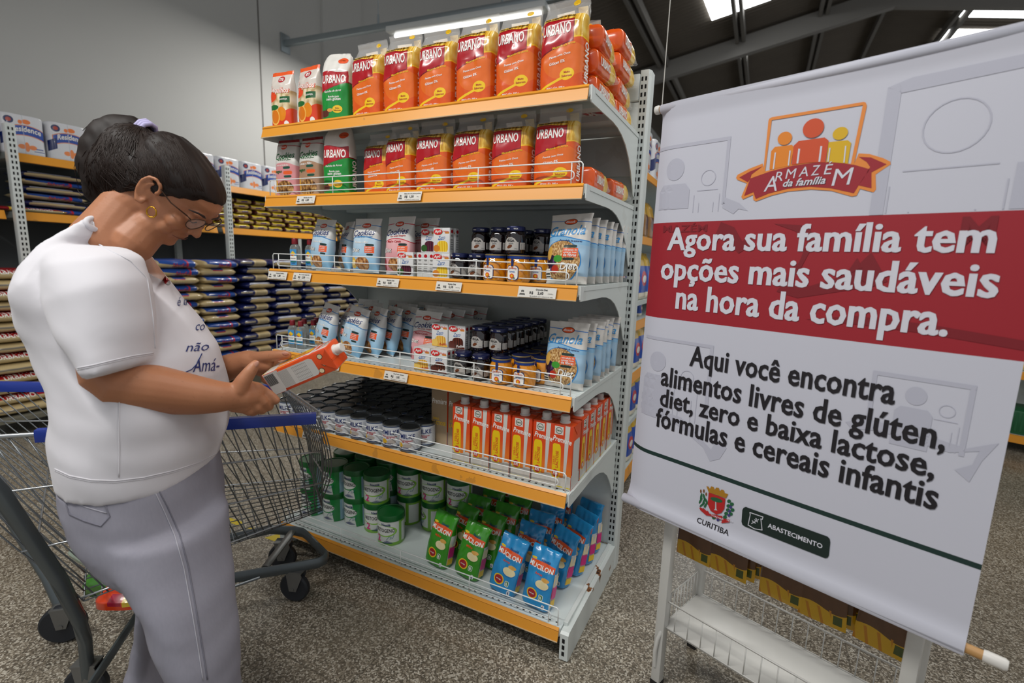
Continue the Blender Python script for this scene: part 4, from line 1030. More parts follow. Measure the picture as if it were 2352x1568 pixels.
bagat(cb[1], 0.245, 0.135, LV[2] + 0.003, 'blue diet cookie bag tucked behind the first cookie bag of the third shelf', 'blue cookie bags on the third shelf', 0.12, -0.5)
bagat(cb[0], 0.290, 0.205, LV[2] + 0.003, 'blue diet cookie bag deepest in shadow on the third shelf', 'blue cookie bags on the third shelf', 0.12, -0.5)
bagat(cb[1], 0.414, 0.06, LV[2] + 0.003, 'blue diet cookie bag at the front of the third shelf beside a pink one', 'blue cookie bags on the third shelf', 0.1, 0.05, 0.0, 1.02)
bagat(cp[0], 0.545, 0.075, LV[2] + 0.003, 'pink diet cookie bag at the front of the third shelf beside the dessert boxes', 'pink cookie bags on the third shelf', 0.1, -0.05, -0.02, 1.06)
bagat(cp[1], 0.592, 0.15, LV[2] + 0.003, 'pink diet cookie bag behind the front pink one on the third shelf', 'pink cookie bags on the third shelf', 0.06, -0.1, 0, 1.06)
L4 = LV[3] + 0.003
blue4 = [(0.170, 0.085, -0.25, 0.10, 'leaning at the front nearest the bottles'), (0.318, 0.075, -0.16, 0.12, 'leaning at the front beside the pink pile'), (0.225, 0.135, -0.6, 0.0, 'squeezed behind the first leaning one'), (0.372, 0.125, -0.35, 0.05, 'second in the leaning file'),
         (0.402, 0.175, -0.4, 0.04, 'third in the leaning file'), (0.435, 0.225, -0.3, 0.02, 'fourth in the leaning file'), (0.26, 0.25, -0.1, 0.0, 'in the middle of the shaded row'), (0.385, 0.30, -0.1, 0.0, 'in the shaded row behind the file'), (0.16, 0.33, 0.0, 0.0, 'in the rear row nearest the bottles'), (0.28, 0.38, 0.0, 0.0, 'in the rear row against the back panel'), (0.42, 0.40, 0.0, 0.0, 'rearmost beside the pink bags')]
for i, (x, y, rz, ro, w_) in enumerate(blue4):
    bagat(cb[i % 2], x, y, L4, 'blue diet cookie bag on the fourth shelf, ' + w_, 'blue cookie bags on the fourth shelf', 0.2 if i < 6 else 0.08, rz, ro)
pink4 = [(0.600, 0.135, 'front one behind the dessert boxes'), (0.600, 0.20, 'second of the file'), (0.618, 0.26, 'third of the file'), (0.618, 0.33, 'fourth of the file'), (0.635, 0.40, 'rearmost of the file'), (0.52, 0.31, 'beside the blue bags'), (0.53, 0.41, 'rearmost beside the blue bags')]
for i, (x, y, w_) in enumerate(pink4):
    bagat(cp[i % 2], x, y, L4, 'pink diet cookie bag on the fourth shelf, ' + w_, 'pink cookie bags on the fourth shelf', 0.16 - 0.02 * i, J(0.05), 0.02)
JC = dict(grape=dessert_box('dessert_print_grape', ('#3a0d20', '#6a2038', '#2a0816'), '#2c5a22'), pine=dessert_box('dessert_print_pineapple', ('#e6b410', '#f7da4a', '#dca808'), '#d9862a'),
          cara=dessert_box('dessert_print_caramel', ('#e0a02a', '#f4cf6a', '#d08a1c'), '#f1c860', 'Pudim', 'red', '#e8b23a'), choc=dessert_box('dessert_print_chocolate', ('#3a150c', '#6e2f1c', '#2a0e08'), '#5a2216', 'Pudim', 'white', '#6a2a1a'))
bx = 0.062
put(JC['grape'], (0.603, 0.045, LV[2]), 'grape gelatin box in the bottom row of the third shelf', 'gelatin boxes on the third shelf', rz=0.03)
for i in range(3): put(JC['pine'], (0.652 + 0.0225 * i, 0.075, LV[2]), 'gelatin box turned edge-on on the third shelf, %s of three' % ['first', 'middle', 'last'][i], 'gelatin boxes turned edge-on', rz=-PI / 2 + 0.05)
put(JC['pine'], (0.741, 0.045, LV[2]), 'pineapple gelatin box in the bottom row of the third shelf', 'gelatin boxes on the third shelf', rz=0.02)
put(JC['grape'], (0.665, 0.086, LV[2] + 0.0765), 'grape gelatin box stacked on the edge-on boxes', 'gelatin boxes on the third shelf', rz=-0.05)
put(JC['pine'], (0.732, 0.06, LV[2] + 0.0765), 'pineapple gelatin box stacked on top of another pineapple one', 'gelatin boxes on the third shelf', rz=-0.02)
for q, w_ in (((0.665, 0.11), 'grape'), ((0.735, 0.085), 'pineapple')):
    put(JC['grape' if w_ == 'grape' else 'pine'], (q[0], q[1], LV[2] + 0.0765), 'second %s gelatin box in the upper row of the third shelf' % w_, 'gelatin boxes on the third shelf', rz=0.0)
for r in range(9):
    for c, kk in enumerate(('cara', 'choc')):
        nm = ('caramel', 'chocolate')[c]; w_ = 'foremost' if r == 0 else ORD[r] + ' from the front'
        if r < 9: put(JC[kk], (0.668 + 0.066 * c, 0.048 + 0.0235 * r, LV[3]), '%s pudding box on the fourth shelf, bottom row, %s' % (nm, w_), 'pudding boxes in the bottom row', rz=0.03)
        if r < 8: put(JC[kk], (0.706 + 0.066 * c, 0.092 + 0.0235 * r, LV[3] + 0.0765), '%s pudding box on the fourth shelf, upper row, %s' % (nm, w_), 'pudding boxes in the upper row', rz=0.02)
jj = jam_jar(); oj = orange_jar()
def jars(z, spec, pr, grp):
    for x, y, dz, lab in spec: put(pr, (x, y, z + dz), lab, grp, rz=J(0.25) - 0.05)
jh = 0.0785
S3 = 'on the third shelf'
jars(LV[2], [(0.800, 0.05, 0, 'dark jam jar in the bottom row of the third shelf beside the gelatin boxes'), (0.862, 0.05, 0, 'dark jam jar in the bottom row of the third shelf beside the marmalade'), (0.830, 0.115, 0, 'dark jam jar in the second rank of the third shelf nearest the boxes'), (0.892, 0.115, 0, 'dark jam jar in the second rank of the third shelf behind the marmalade')], jj, 'jam jars on the third shelf')
jars(LV[2] + jh, [(0.842, 0.10, 0, 'dark jam jar stacked highest nearest the gelatin boxes on the third shelf'), (0.912, 0.09, 0, 'dark jam jar in the middle of the upper trio on the third shelf'), (0.985, 0.052, 0, 'dark jam jar stacked on the marmalade jar at the front of the third shelf')] +
     [(0.940 + 0.02 * (i % 2) + 0.066 * (i % 2), 0.15 + 0.062 * (i // 2), 0, 'dark jam jar in the shaded upper rows of the third shelf, %s rank, %s' % (ORD[i // 2], 'inner' if i % 2 else 'outer')) for i in range(8)], jj, 'upper jam jars on the third shelf')
jars(LV[2], [(0.925, 0.045, 0, 'orange marmalade jar at the front of the third shelf beside the dark jam'), (1.003, 0.042, 0, 'orange marmalade jar at the front of the third shelf nearest the granola'), (1.035, 0.112, 0, 'orange marmalade jar in the second rank of the third shelf'), (1.050, 0.182, 0, 'orange marmalade jar in the third rank of the third shelf'), (0.96, 0.112, 0, 'orange marmalade jar half hidden in the second rank of the third shelf')] +
     [(0.97, 0.182, 0, 'orange marmalade jar hidden in the third rank of the third shelf'), (0.975, 0.255, 0, 'orange marmalade jar hidden in the fourth rank of the third shelf'), (1.05, 0.255, 0, 'orange marmalade jar in the fourth rank of the third shelf'), (0.90, 0.185, 0, 'orange marmalade jar hidden beside the jam of the third shelf'), (0.905, 0.255, 0, 'orange marmalade jar hidden in the shade of the third shelf')], oj, 'marmalade jars on the third shelf')
jars(LV[3], [(0.815, 0.055, 0, 'dark jam jar in the bottom row of the fourth shelf beside the pudding boxes'), (0.882, 0.05, 0, 'dark jam jar in the bottom row of the fourth shelf beside the marmalade')] +
     [(0.845 + 0.063 * (i % 2), 0.122 + 0.064 * (i // 2), 0, 'dark jam jar in the lower tier of the fourth shelf, %s rank, %s' % (ORD[i // 2 + 1], 'marmalade side' if i % 2 else 'box side')) for i in range(10)], jj, 'lower jam jars on the fourth shelf')
jars(LV[3] + jh, [(0.846 + 0.066 * (i % 2), 0.105 + 0.062 * (i // 2) + 0.0 * (i % 2), 0, 'dark jam jar in the upper tier of the fourth shelf, %s rank, %s' % (ORD[i // 2], 'marmalade side' if i % 2 else 'box side')) for i in range(12)], jj, 'upper jam jars on the fourth shelf')
jars(LV[3], [(0.955, 0.045, 0, 'orange marmalade jar at the front of the fourth shelf beside the dark jam'), (1.030, 0.05, 0, 'orange marmalade jar at the front of the fourth shelf with bare shelf beside it')] +
     [(0.985 + 0.072 * (i % 2), 0.12 + 0.072 * (i // 2), 0, 'orange marmalade jar of the fourth shelf, %s rank, %s' % (ORD[i // 2 + 1], 'granola side' if i % 2 else 'jam side')) for i in range(8)], oj, 'marmalade jars on the fourth shelf')
jars(LV[3] + 0.0785, [(1.058, 0.265, 0, 'orange marmalade jar standing alone on top of the others at the back')], oj, 'marmalade jars on the fourth shelf')
gb = [granola_bag(51), granola_bag(54)]
g3 = [(1.148, 0.055, -0.16), (1.148, 0.125, -0.05), (1.15, 0.19, -0.02), (1.152, 0.25, 0.02), (1.15, 0.31, -0.04), (1.15, 0.37, 0.03), (1.15, 0.425, 0.0)]
g4 = [(1.145, 0.085, -0.12), (1.150, 0.15, -0.05), (1.155, 0.215, -0.02), (1.15, 0.275, 0.02), (1.15, 0.335, -0.04), (1.152, 0.395, 0.02)]
for lv, gg, nm in ((2, g3, 'third'), (3, g4, 'fourth')):
    for i, (x, y, rz) in enumerate(gg):
        bagat(gb[i % 2], x - 0.006, y, LV[lv] + 0.003, 'white and blue granola bag on the %s shelf, %s' % (nm, 'foremost of the file' if i == 0 else ORD[i] + ' in the file going back'), 'granola bags on the %s shelf' % nm, 0.14, rz, J(0.03), 1.0 if i else 1.03)

# ---- fifth shelf (0.522): cans and cartons
mc = milk_can()
for r in range(7):
    for c in range(9):
        if (r >= 1 and c == 8) and r > 4: continue
        x = 0.029 + 0.0735 * c + (0.012 if r % 2 else 0.0); y = 0.043 + 0.0655 * r
        put(mc, (x, y, LV[4]), 'dark topped soy milk can, %s row, %s in line from the far end' % ('front' if r == 0 else ORD[r], ORD[c]), 'soy milk cans on the fifth shelf', rz=-0.35 + J(0.12) + (0.5 if c > 6 else 0) * 0.6)
ct = milk_carton()
xs5 = [0.832, 0.901, 0.973, 1.042, 1.111, 1.168]
for i, x in enumerate([0.828, 0.898, 0.970, 1.039, 1.109, 1.166]):
    put(ct, (x, 0.062 - 0.001 * i, LV[4]), 'orange lactose free milk carton in the front row, %s from the open end' % ORD[5 - i], 'milk cartons in the front row', rz=-0.03 + J(0.03))
for i in range(5):
    put(ct, (1.166, 0.134 + 0.071 * i, LV[4]), 'orange milk carton at the open end of the fifth shelf, %s behind the front' % ORD[i], 'milk cartons in the file at the open end', rz=PI / 2 + J(0.03))
for i, x in enumerate((0.672, 0.742)):
    put(ct, (x, 0.165 + 0.0 * i, LV[4]), 'milk carton with its yellow printed back turned outwards, ' + ('beside the cans' if i == 0 else 'partly hidden by the front row'), 'milk cartons turned round', rz=PI)
for r in range(1, 5):
    for c in range(5):
        put(ct, (0.828 + 0.0705 * c, 0.062 + 0.072 * r, LV[4]), 'orange milk carton behind the front row, %s rank back, %s from the open end' % (ORD[r - 1], ORD[5 - c]), 'milk cartons behind the front row', rz=J(0.03))

# ---- bottom shelf (0.1007): formula tins and cereal bags
t1, t2 = formula_tin(False), formula_tin(True)
B0 = LV[5]; th = 0.1155
def tin(p, x, y, k, lab, rz=0.0): put(p, (x, y, B0 + th * k), lab, 'infant formula tins', rz=rz)
cols = [(0.045, 0.13, t1, 'nearest the shopping cart'), (0.155, 0.145, t1, 'second from the cart'), (0.257, 0.16, t1, 'third from the cart'), (0.357, 0.165, t2, 'with the pink numeral at the front')]
for x, y, p, w_ in cols:
    for k in (0, 1): tin(p, x, y, k, 'green lidded formula tin, %s of the stack %s' % (('lower', 'upper')[k], w_), 0.05 + 0.6 * (p is t2) + J(0.1))
tin(t2, 0.462, 0.125, 0, 'green lidded formula tin standing alone at the front of the bottom shelf', 0.3)
rear = [(0.10, 0.26, t1), (0.21, 0.27, t1), (0.32, 0.28, t1), (0.43, 0.275, t2), (0.545, 0.285, t2), (0.655, 0.30, t2)]
for i, (x, y, p) in enumerate(rear):
    for k in (0, 1): tin(p, x, y, k, 'green lidded formula tin in the rear row, %s one, %s from the cart side' % (('lower', 'upper')[k], ORD[i]), 0.4 + J(0.3) - (0 if k else 1.3))
for i, x in enumerate((0.08, 0.19, 0.30, 0.41, 0.52)):
    for k in (0, 1): tin(t1, x, 0.40, k, 'green lidded formula tin against the back panel, %s one, %s from the cart side' % (('lower', 'upper')[k], ORD[i]), J(0.3))
mg = [cereal_bag(False, 61), cereal_bag(False, 66)]; mbb = [cereal_bag(True, 71), cereal_bag(True, 75), cereal_bag(True, 79)]
Z0 = B0 + 0.004
gr = [(0.706, 0.085, -0.15, 0.06, 'at the front beside the lone tin'), (0.832, 0.082, -0.1, 0.10, 'at the front beside the blue bags'), (0.742, 0.17, -0.2, 0.05, 'behind the first front one'), (0.862, 0.165, -0.1, 0.0, 'behind the second front one'), (0.755, 0.25, 0, 0, 'third in the tin-side file'), (0.875, 0.25, 0, 0, 'third in the blue-side file'), (0.77, 0.34, 0, 0, 'fourth in the tin-side file'), (0.885, 0.34, 0, 0, 'fourth in the blue-side file'), (0.80, 0.43, 0, 0, 'rearmost by the back panel')]
for i, (x, y, rz, ro, w_) in enumerate(gr): bagat(mg[i % 2], x, y, Z0, 'green corn cereal bag on the bottom shelf, ' + w_, 'green cereal bags', 0.2, rz, ro)
bl = [(0.972, 0.072, -0.1, 0.14, 'at the front beside the green bags'), (1.098, 0.062, -0.12, 0.05, 'crumpled, at the front by the open end'), (1.002, 0.17, -0.1, 0.05, 'behind the front one beside the green bags'), (1.105, 0.20, -0.35, 0.08, 'turned a little, behind the crumpled one'), (1.01, 0.26, 0, 0, 'third in the inner file'), (1.125, 0.285, -0.4, 0.05, 'third in the outer file'), (1.02, 0.35, 0, 0, 'fourth in the inner file'), (1.135, 0.365, -0.4, 0.03, 'fourth in the outer file'), (1.135, 0.44, -0.3, 0.0, 'by the post at the back'), (1.02, 0.44, 0, 0, 'rearmost in the inner file')]
for i, (x, y, rz, ro, w_) in enumerate(bl): bagat(mbb[(2 if i == 1 else i % 2)], x, y, Z0, 'blue rice cereal bag on the bottom shelf, ' + w_, 'blue cereal bags', 0.2 if i < 6 else 0.1, rz, ro)

# ================================================================ shelving along the white wall
WX = -2.862  # shelving and stack positions below were scaled outward about the camera
M_shdark = mat('shelf_grey', '#8f9694', rough=0.5)
ws = tag(empty('wall_shelving', (WX, 0, 0)), 'long white metal shelving with slotted front posts along the white wall', 'shelving')
def lx(p): return Vector(p) - Vector((WX, 0, 0))
for y in (-1.148, 0.254, 1.672, 3.09, 4.51, 5.92):
    mb = MB(); mb.box(lx((-2.738, y - 0.025, 0)), lx((-2.69, y + 0.025, 1.905)), 0, None, 0.003)
    up = mb.build('upright_post', M_metal, ws, smooth=30)
    mb = MB(); z = 0.2
    while z < 1.89:
        for dy in (-0.0135, 0.0055): mb.box(lx((-2.6905, y + dy, z)), lx((-2.689, y + dy + 0.008, z + 0.018)))
        z += 0.034
    mb.build('slot_pattern', M_slot, up, smooth=0)
    MB().box(lx((-3.53, y - 0.025, 0)), lx((-3.49, y + 0.025, 1.905))).build('rear_post', M_metal, ws, smooth=0)
for z in (1.753, 1.373):
    for k, (a, b) in enumerate(((-1.12, 0.228), (0.28, 1.645), (1.698, 3.063), (3.117, 4.483), (4.537, 5.89))):
        mb = MB(); mb.box(lx((-3.5, a, z - 0.04)), lx((WX + 0.003, b, z)))
        s = mb.build('shelf', M_shdark, ws, smooth=0)
        mb = MB(); mb.prism([(0.01, z + 0.002), (0.015, z), (0.032, z - 0.054), (0.027, z - 0.057), (0.008, z - 0.006)], 1, a, b); mb.build('price_rail', M_orange, s, smooth=0)
MB().box(lx((-3.55, -1.15, 0.0)), lx((-3.53, 5.93, 1.9))).build('back_panel', mat('panel_dark_grey', '#55585a', rough=0.6), ws, smooth=0)
# pallets under the floor stacks
M_wood = mat('pallet_grey', '#6f6c5e', rough=0.8)
pal = tag(empty('pallet', (-2.6, 0.6, 0)), 'low grey pallet carrying the rice stacks', 'pallet')
for i in range(6):
    MB().box((-0.05 + i * 0.06, -1.7, 0.1), (0.0 + i * 0.06, 2.75, 0.125)).build('deck_board', M_wood, pal, smooth=0)
for y in (-1.65, -0.35, 0.95, 2.4): MB().box((-0.05, y, 0.0), (0.27, y + 0.12, 0.1)).build('bearer', M_wood, pal, smooth=0)

def lying(name, L, wd, th, m, seed=0, e=2.6, wr=0.004, text=None, n=28, k=26, cat='rice bag'):
    R, uv = [], []
    for i in range(k + 1):
        t = -1 + 2 * i / k; x = t * L / 2; a = abs(t)
        f = (1 - max(0, (a - 0.72) / 0.28) ** 2.2) if a > 0.72 else 1.0
        th_ = max(0.06, f ** 0.75) * th; wd_ = wd * (0.86 + 0.14 * f); r = []
        for j in range(n):
            cx, cy = sup(2 * PI * j / n, e); p = Vector((x, cx * wd_ / 2, cy * th_ / 2))
            nn = mn.noise(Vector((x * 14 + seed * 5, p.y * 14, p.z * 20))) * wr; p.y += nn * (1 if cx > 0 else -1); p.z += nn
            r.append(p); uv.append((t / 2 + 0.5, cy / 2 + 0.5))
        R.append(r)
    mb = MB(); mb.rings(R, 0, True, uv); tree = BVHTree.FromPolygons(mb.v, mb.f)
    o = mb.build(name, m, smooth=60); o['category'] = cat
    if text:
        mb = MB()
        def f(x, z):
            h = tree.ray_cast(Vector((x, -1, z)), Vector((0, 1, 0)))[0]
            return Vector((x, (h.y if h else -wd / 2) - 0.001, z))
        for (t, cx, cz, w_, h_, mi, it) in text[0]: mb.text(t, f, cx, cz, w=w_, h=h_, mi=mi, bold=0.03, it=it, sub=0.012)
        mb.build('front_print', text[1], o, smooth=0)
    return o
def rice(g): return g.ramp(g.noise(160, 1, stretch=(2.5, 0.5, 1)), (0.3, '#b39a6a'), (0.55, '#cdb88a'), (0.75, '#dccaa2'))
g = G('rice_print_blue', rough=0.25, coat=0.3); g.base(rice(g))
d = g.v + (g.u - 0.5) * 0.5
g.lay((g.u > 0.08) & (g.u < 0.9) & (d > 0.35), '#1f4a9a').lay((g.u > 0.30) & (g.u < 0.62) & (g.v < 0.34), '#c9bb9a').lay((g.u > 0.70) & (g.u < 0.735), '#c9232c'); Mr1 = g.done()
g = G('rice_print_plain', rough=0.25, coat=0.3); g.base(rice(g)); g.lay(g.rect(0.3, 0.62, 0.72, 0.95), '#2a4f9c').lay(g.rect(0.33, 0.6, 0.6, 0.72), '#b33a3a'); Mr2 = g.done()
g = G('rice_print_navy', rough=0.25, coat=0.35).base('#1c2458'); g.lay((g.u > 0.48) & (g.u < 0.86), rice(g)).lay(g.rect(0.53, 0.82, 0.25, 0.75) & (g.m('FRACT', g.v * 9) < 0.5), '#8f8468').lay(g.u > 0.97, '#a9b0c8'); Mr3 = g.done()
g = G('rice_print_navy_strip', rough=0.25, coat=0.35).base('#1c2458'); g.lay(g.rrect(0.5, 0.38, 0.4, 0.26), rice(g)).lay(g.rect(0.15, 0.75, 0.68, 0.85), '#c2c6d4'); Mr4 = g.done()
g = G('rice_print_red', rough=0.25, coat=0.3); g.base(rice(g)); g.lay(g.u < 0.26, '#d9b020').lay(g.u < 0.235, '#8d1520').lay(g.u < 0.12, '#2b1412').lay((g.v > 0.66) & (g.u > 0.3), '#a5161f').lay(g.u > 0.93, '#c9a13a'); Mr5 = g.done()
g = G('rice_print_red_back', rough=0.25, coat=0.3); g.base(rice(g)); g.lay(g.u < 0.2, '#d9b020').lay(g.u < 0.18, '#9d1520').lay(g.rect(0.35, 0.75, 0.45, 0.62), '#7c7468'); Mr6 = g.done()
g = G('sugar_print_yellow', rough=0.25, coat=0.3).base('#b99a68'); g.lay(g.v > 0.62, '#d8c020').lay(g.rect(0.34, 0.68, 0.3, 0.6), '#5a3a6a').lay((g.u < 0.1) | (g.u > 0.9), '#4a1620'); Mr7 = g.done()
bA = lying('rice_bag', 0.31, 0.30, 0.064, Mr1, 1, text=([('SaborSul', 0.01, -0.008, 0.1, 0.026, 0, 0.25)], I('red')))
bA2 = lying('rice_bag', 0.30, 0.30, 0.066, Mr2, 2)
bB = lying('rice_bag', 0.32, 0.27, 0.068, Mr3, 3, text=([('PARBOILIZADO', -0.08, 0.004, 0.1, 0.013, 0, 0)], I('cream')))
bB2 = lying('rice_bag', 0.32, 0.27, 0.068, Mr4, 4)
bC = lying('rice_bag', 0.46, 0.31, 0.066, Mr5, 5, text=([('URBANO', 0.06, 0.015, 0.15, 0.024, 0, 0)], I('white')))
bC2 = lying('rice_bag', 0.46, 0.31, 0.066, Mr6, 6)
bS = lying('sugar_pack', 0.185, 0.15, 0.047, Mr7, 7, cat='sugar pack')
RZ = PI / 2
lvw = ORD
xa = -2.35 - 0.15
for k in range(15):
    z = 0.126 + 0.034 + 0.0635 * k
    for q in range(2):
        p = (bA, bA2)[(k + q) % 2]
        y = 1.335 - 0.305 * q + J(0.02)
        if k == 14 and q == 1: p = bA
        put(p, (xa + J(0.015), y, z), 'rice bag in the blue and beige stack, %s layer from below, %s column' % (lvw[k], ('outer', 'inner')[q]), 'rice bags in the blue and beige stack', rz=RZ + J(0.07), sc=(1, 1, 1.15) if k > 12 else None)
for k in range(14):
    z = 0.126 + 0.033 + 0.063 * k
    for q, y in enumerate((0.45, -0.02, -0.49)):
        put((bC, bC2)[(k + q) % 2], (xa + J(0.015), y + J(0.02), z), 'rice bag with red print, %s layer from below, %s column from the camera end' % (lvw[k], ORD[2 - q]), 'rice bags in the red printed stack', rz=RZ + J(0.05))
for k in range(15):
    z = 0.126 + 0.034 + 0.0645 * k
    for q in range(3 if k == 14 else 5):
        y = 1.655 + 0.312 * q + (0.06 if k % 2 else 0) + J(0.012)
        put((bB, bB2)[(k + q) % 2], (-2.35 - 0.13 + J(0.012) - (0.02 if k % 2 else 0), y, z), 'navy rice bag, %s layer from below, %s along from the beige stack' % (lvw[k], ORD[q]), 'rice bags in the navy stack', rz=RZ + J(0.06))
for k in range(6):
    put(bB2 if k % 2 else bA, (-3.08 + J(0.012), 0.55 + J(0.012), 1.374 + 0.022 + 0.049 * k), 'thin navy and beige rice bag on the upper wall shelf, %s of six from below' % ORD[k], 'rice bags on the upper wall shelf', rz=RZ + J(0.04), sc=(1.25, 0.9, 0.7))
put(bC, (-2.99, 0.38, 1.374 + 0.018), 'flat red printed rice bag lying in front of the thin stack on the wall shelf', 'rice bags on the upper wall shelf', rz=RZ, sc=(0.9, 0.6, 0.5))
for c in range(12):
    for k in range(6 if c < 6 else 5):
        y = 1.36 + 0.19 * c + (0.05 if k % 2 else 0)
        put(bS, (-2.98 + J(0.01), y + J(0.008), 1.374 + 0.025 + 0.0475 * k), 'yellow and brown sugar pack, layer %s from below, %s along the wall shelf' % (ORD[k], ORD[c]), 'sugar packs on the wall shelf', rz=RZ + J(0.05))
# toilet paper packs on the top wall shelf
g = G('toilet_paper_print', rough=0.25, coat=0.4).base('#d9dade')
lim = 0.44 - (g.u - 0.5) * (g.u - 0.5) * 0.55 + (g.u - 0.5) * 0.05
g.lay((g.v > lim + 0.04) & (g.v < lim + 0.31) & (g.u > 0.1), '#d98a5a').lay((g.v > lim + 0.06) & (g.v < lim + 0.29) & (g.u > 0.12), '#2148a0').lay((g.u < 0.2) & (g.u > 0.02) & (g.v > lim - 0.08) & (g.v < lim + 0.2), '#16265f')
g.lay(g.ell(0.2, 0.83, 0.11, 0.09), '#1d2c5c').lay(g.ell(0.2, 0.83, 0.06, 0.05), '#b0402c').lay(g.ell(0.58, 0.83, 0.1, 0.06) | g.ell(0.45, 0.81, 0.05, 0.05), '#e8792c').lay(g.ell(0.55, 0.2, 0.06, 0.12) | g.ell(0.44, 0.2, 0.09, 0.06) | g.ell(0.68, 0.2, 0.09, 0.06), '#ee8a48')
g.lay(g.rect(0.75, 0.92, 0.16, 0.19) | g.rect(0.7, 0.95, 0.1, 0.12), '#5a6a9c').lay((g.m('FRACT', g.u * 2 + 0.02) < 0.05) * 0.5, '#b9bcc4'); M_tp = g.done()
def paper_pack(w=0.228, h=0.256, d=0.24):
    B = Bag(w, h, d, [(0, 0.95, 0.97, 0), (0.03, 1, 1, 0), (0.48, 1, 1, 0), (0.52, 1, 1, 0), (0.95, 1, 1, 0), (0.985, 0.96, 0.97, 0), (1, 0.88, 0.9, 0)], 7, 0.003, 3, 12)
    mb = MB(); B.body(mb, 0, 1, 18, 44); o = mb.build('toilet_paper_pack', M_tp, smooth=40); o['category'] = 'toilet paper'
    mb = MB(); mb.text('Residence', B.front(0.0014), w * 0.06, h * 0.60, w=w * 0.68, h=h * 0.14, mi=0, bold=0.02, it=0.1, arc=0.012, sub=0.01); mb.build('front_print', I('white'), o, smooth=0)
    return o
tp = paper_pack()
for i in range(13):
    put(tp, (-3.02, -0.083 + 0.239 * i, 1.755), 'white and blue toilet paper pack on the top wall shelf, %s from the camera end' % ORD[i], 'toilet paper packs on the top wall shelf', rz=RZ + J(0.04))

# ================================================================ the shelving run behind the end cap
rs = tag(empty('aisle_shelving', (0.6, 0.62, 0)), 'white shelving run with orange rails standing behind the end gondola', 'shelving')
MB().box((-0.02, 0.0, 0.1), (0.02, 3.6, 1.75)).build('back_panel', M_metal, rs, smooth=0)
for z in (1.594, 1.30, 0.985, 0.885, 0.62, 0.36, 0.10):
    mb = MB(); mb.box((-0.47, 0.02, z - 0.022), (0.485, 3.6, z)); s = mb.build('shelf', M_deck, rs, smooth=0)
    if z not in (0.985, 0.36):
        mb = MB(); mb.prism([(0.485, z + 0.002), (0.49, z), (0.50, z - 0.038), (0.496, z - 0.04), (0.484, z - 0.004)], 1, 0.02, 3.6); mb.build('price_rail', M_orange, s, smooth=0)
for y in (0.02, 1.2, 2.4, 3.56):
    MB().box((0.0, y, 0), (0.06, y + 0.03, 1.75)).build('upright_post', M_metal, rs, smooth=0)
for i in range(5):
    put(tp, (0.975, 0.80 + 0.24 * i, 1.595), 'toilet paper pack above the shelving run behind the gondola, %s one going back' % ORD[i], 'toilet paper packs behind the gondola', rz=RZ, sc=0.8)
g = G('noodle_print_blue', rough=0.25, coat=0.3).base('#1f4fb0'); g.lay((g.v > 0.72), '#e0b62a').lay(g.ell(0.5, 0.45, 0.3, 0.16), '#c9262c').lay(g.ell(0.5, 0.44, 0.2, 0.08), '#f0ece4').lay(g.v < 0.15, '#e3dcc8'); M_nb = g.done()
g = G('noodle_print_gold', rough=0.25, coat=0.3).base('#8a5c14'); g.lay(g.v > 0.6, '#c79a24').lay(g.ell(0.5, 0.4, 0.3, 0.18), '#5a2a12'); M_ng = g.done()
def plain_pack(name, m, w, h, d, seed):
    B = Bag(w, h, d, [(0, 0.95, 0.8, 0), (0.05, 1, 1, 0), (0.5, 1, 1, 0), (0.85, 0.98, 0.6, 0), (1, 1, 0.08, 0)], 3.4, 0.004, seed)
    mb = MB(); B.body(mb, 0, 1, 12, 28); o = mb.build(name, m, smooth=60); o['category'] = 'food pack'; return o
nb = plain_pack('food_pack', M_nb, 0.13, 0.2, 0.09, 5); ng = plain_pack('food_pack', M_ng, 0.13, 0.19, 0.09, 6)
for z, p, nm, sc in ((1.301, ng, 'gold food pack on the second level', 1), (0.986, nb, 'blue food pack on the third level', 1.2), (0.886, nb, 'blue food pack on the narrow level', 0.46), (0.621, nb, 'blue food pack on the fifth level', 1.1), (0.361, nb, 'blue food pack on the sixth level', 1.1), (0.101, nb, 'blue food pack on the lowest level', 1.1)):
    for i in range(6):
        put(p, (1.025, 0.80 + 0.145 * i, z), '%s of the shelving run, %s one going back' % (nm, ORD[i]), 'food packs behind the gondola', rz=RZ + J(0.06), sc=sc)
# ================================================================ the low shelving at the far side
fs = tag(empty('low_shelving', (3.45, 3.1, 0)), 'low shelving with orange rail standing beyond the banner', 'shelving')
A = Matrix.Rotation(-0.35, 4, 'Z')
for z in (0.12, 0.55, 0.98):
    mb = MB(); mb.box((-0.45, -0.02, z - 0.03), (0.9, 0.45, z), 0, A); s = mb.build('shelf', M_deck, fs, smooth=0)
    mb = MB(); mb.box((-0.45, -0.04, z - 0.05), (0.9, -0.021, z + 0.002), 0, A); mb.build('price_rail', M_orange, s, smooth=0)
mb = MB(); mb.box((-0.45, 0.45, 0), (0.9, 0.47, 1.4), 0, A); mb.build('back_panel', M_metal, fs, smooth=0)
M_mayo = mat('mayonnaise_glass', '#c8b46a', rough=0.15, coat=0.5); M_redlid = mat('red_lid', '#b3261f', rough=0.35); M_crate = mat('green_crate', '#155a34', rough=0.5)
mb = MB(); mb.lathe([(0.035, 0), (0.042, 0.006), (0.042, 0.10), (0.033, 0.115)], 20); mj = mb.build('mayonnaise_jar', M_mayo, smooth=40); mj['category'] = 'jar'
mb = MB(); mb.lathe([(0.035, 0.115), (0.037, 0.117), (0.037, 0.135), (0.034, 0.137)], 20); mb.build('lid', M_redlid, mj, smooth=40)
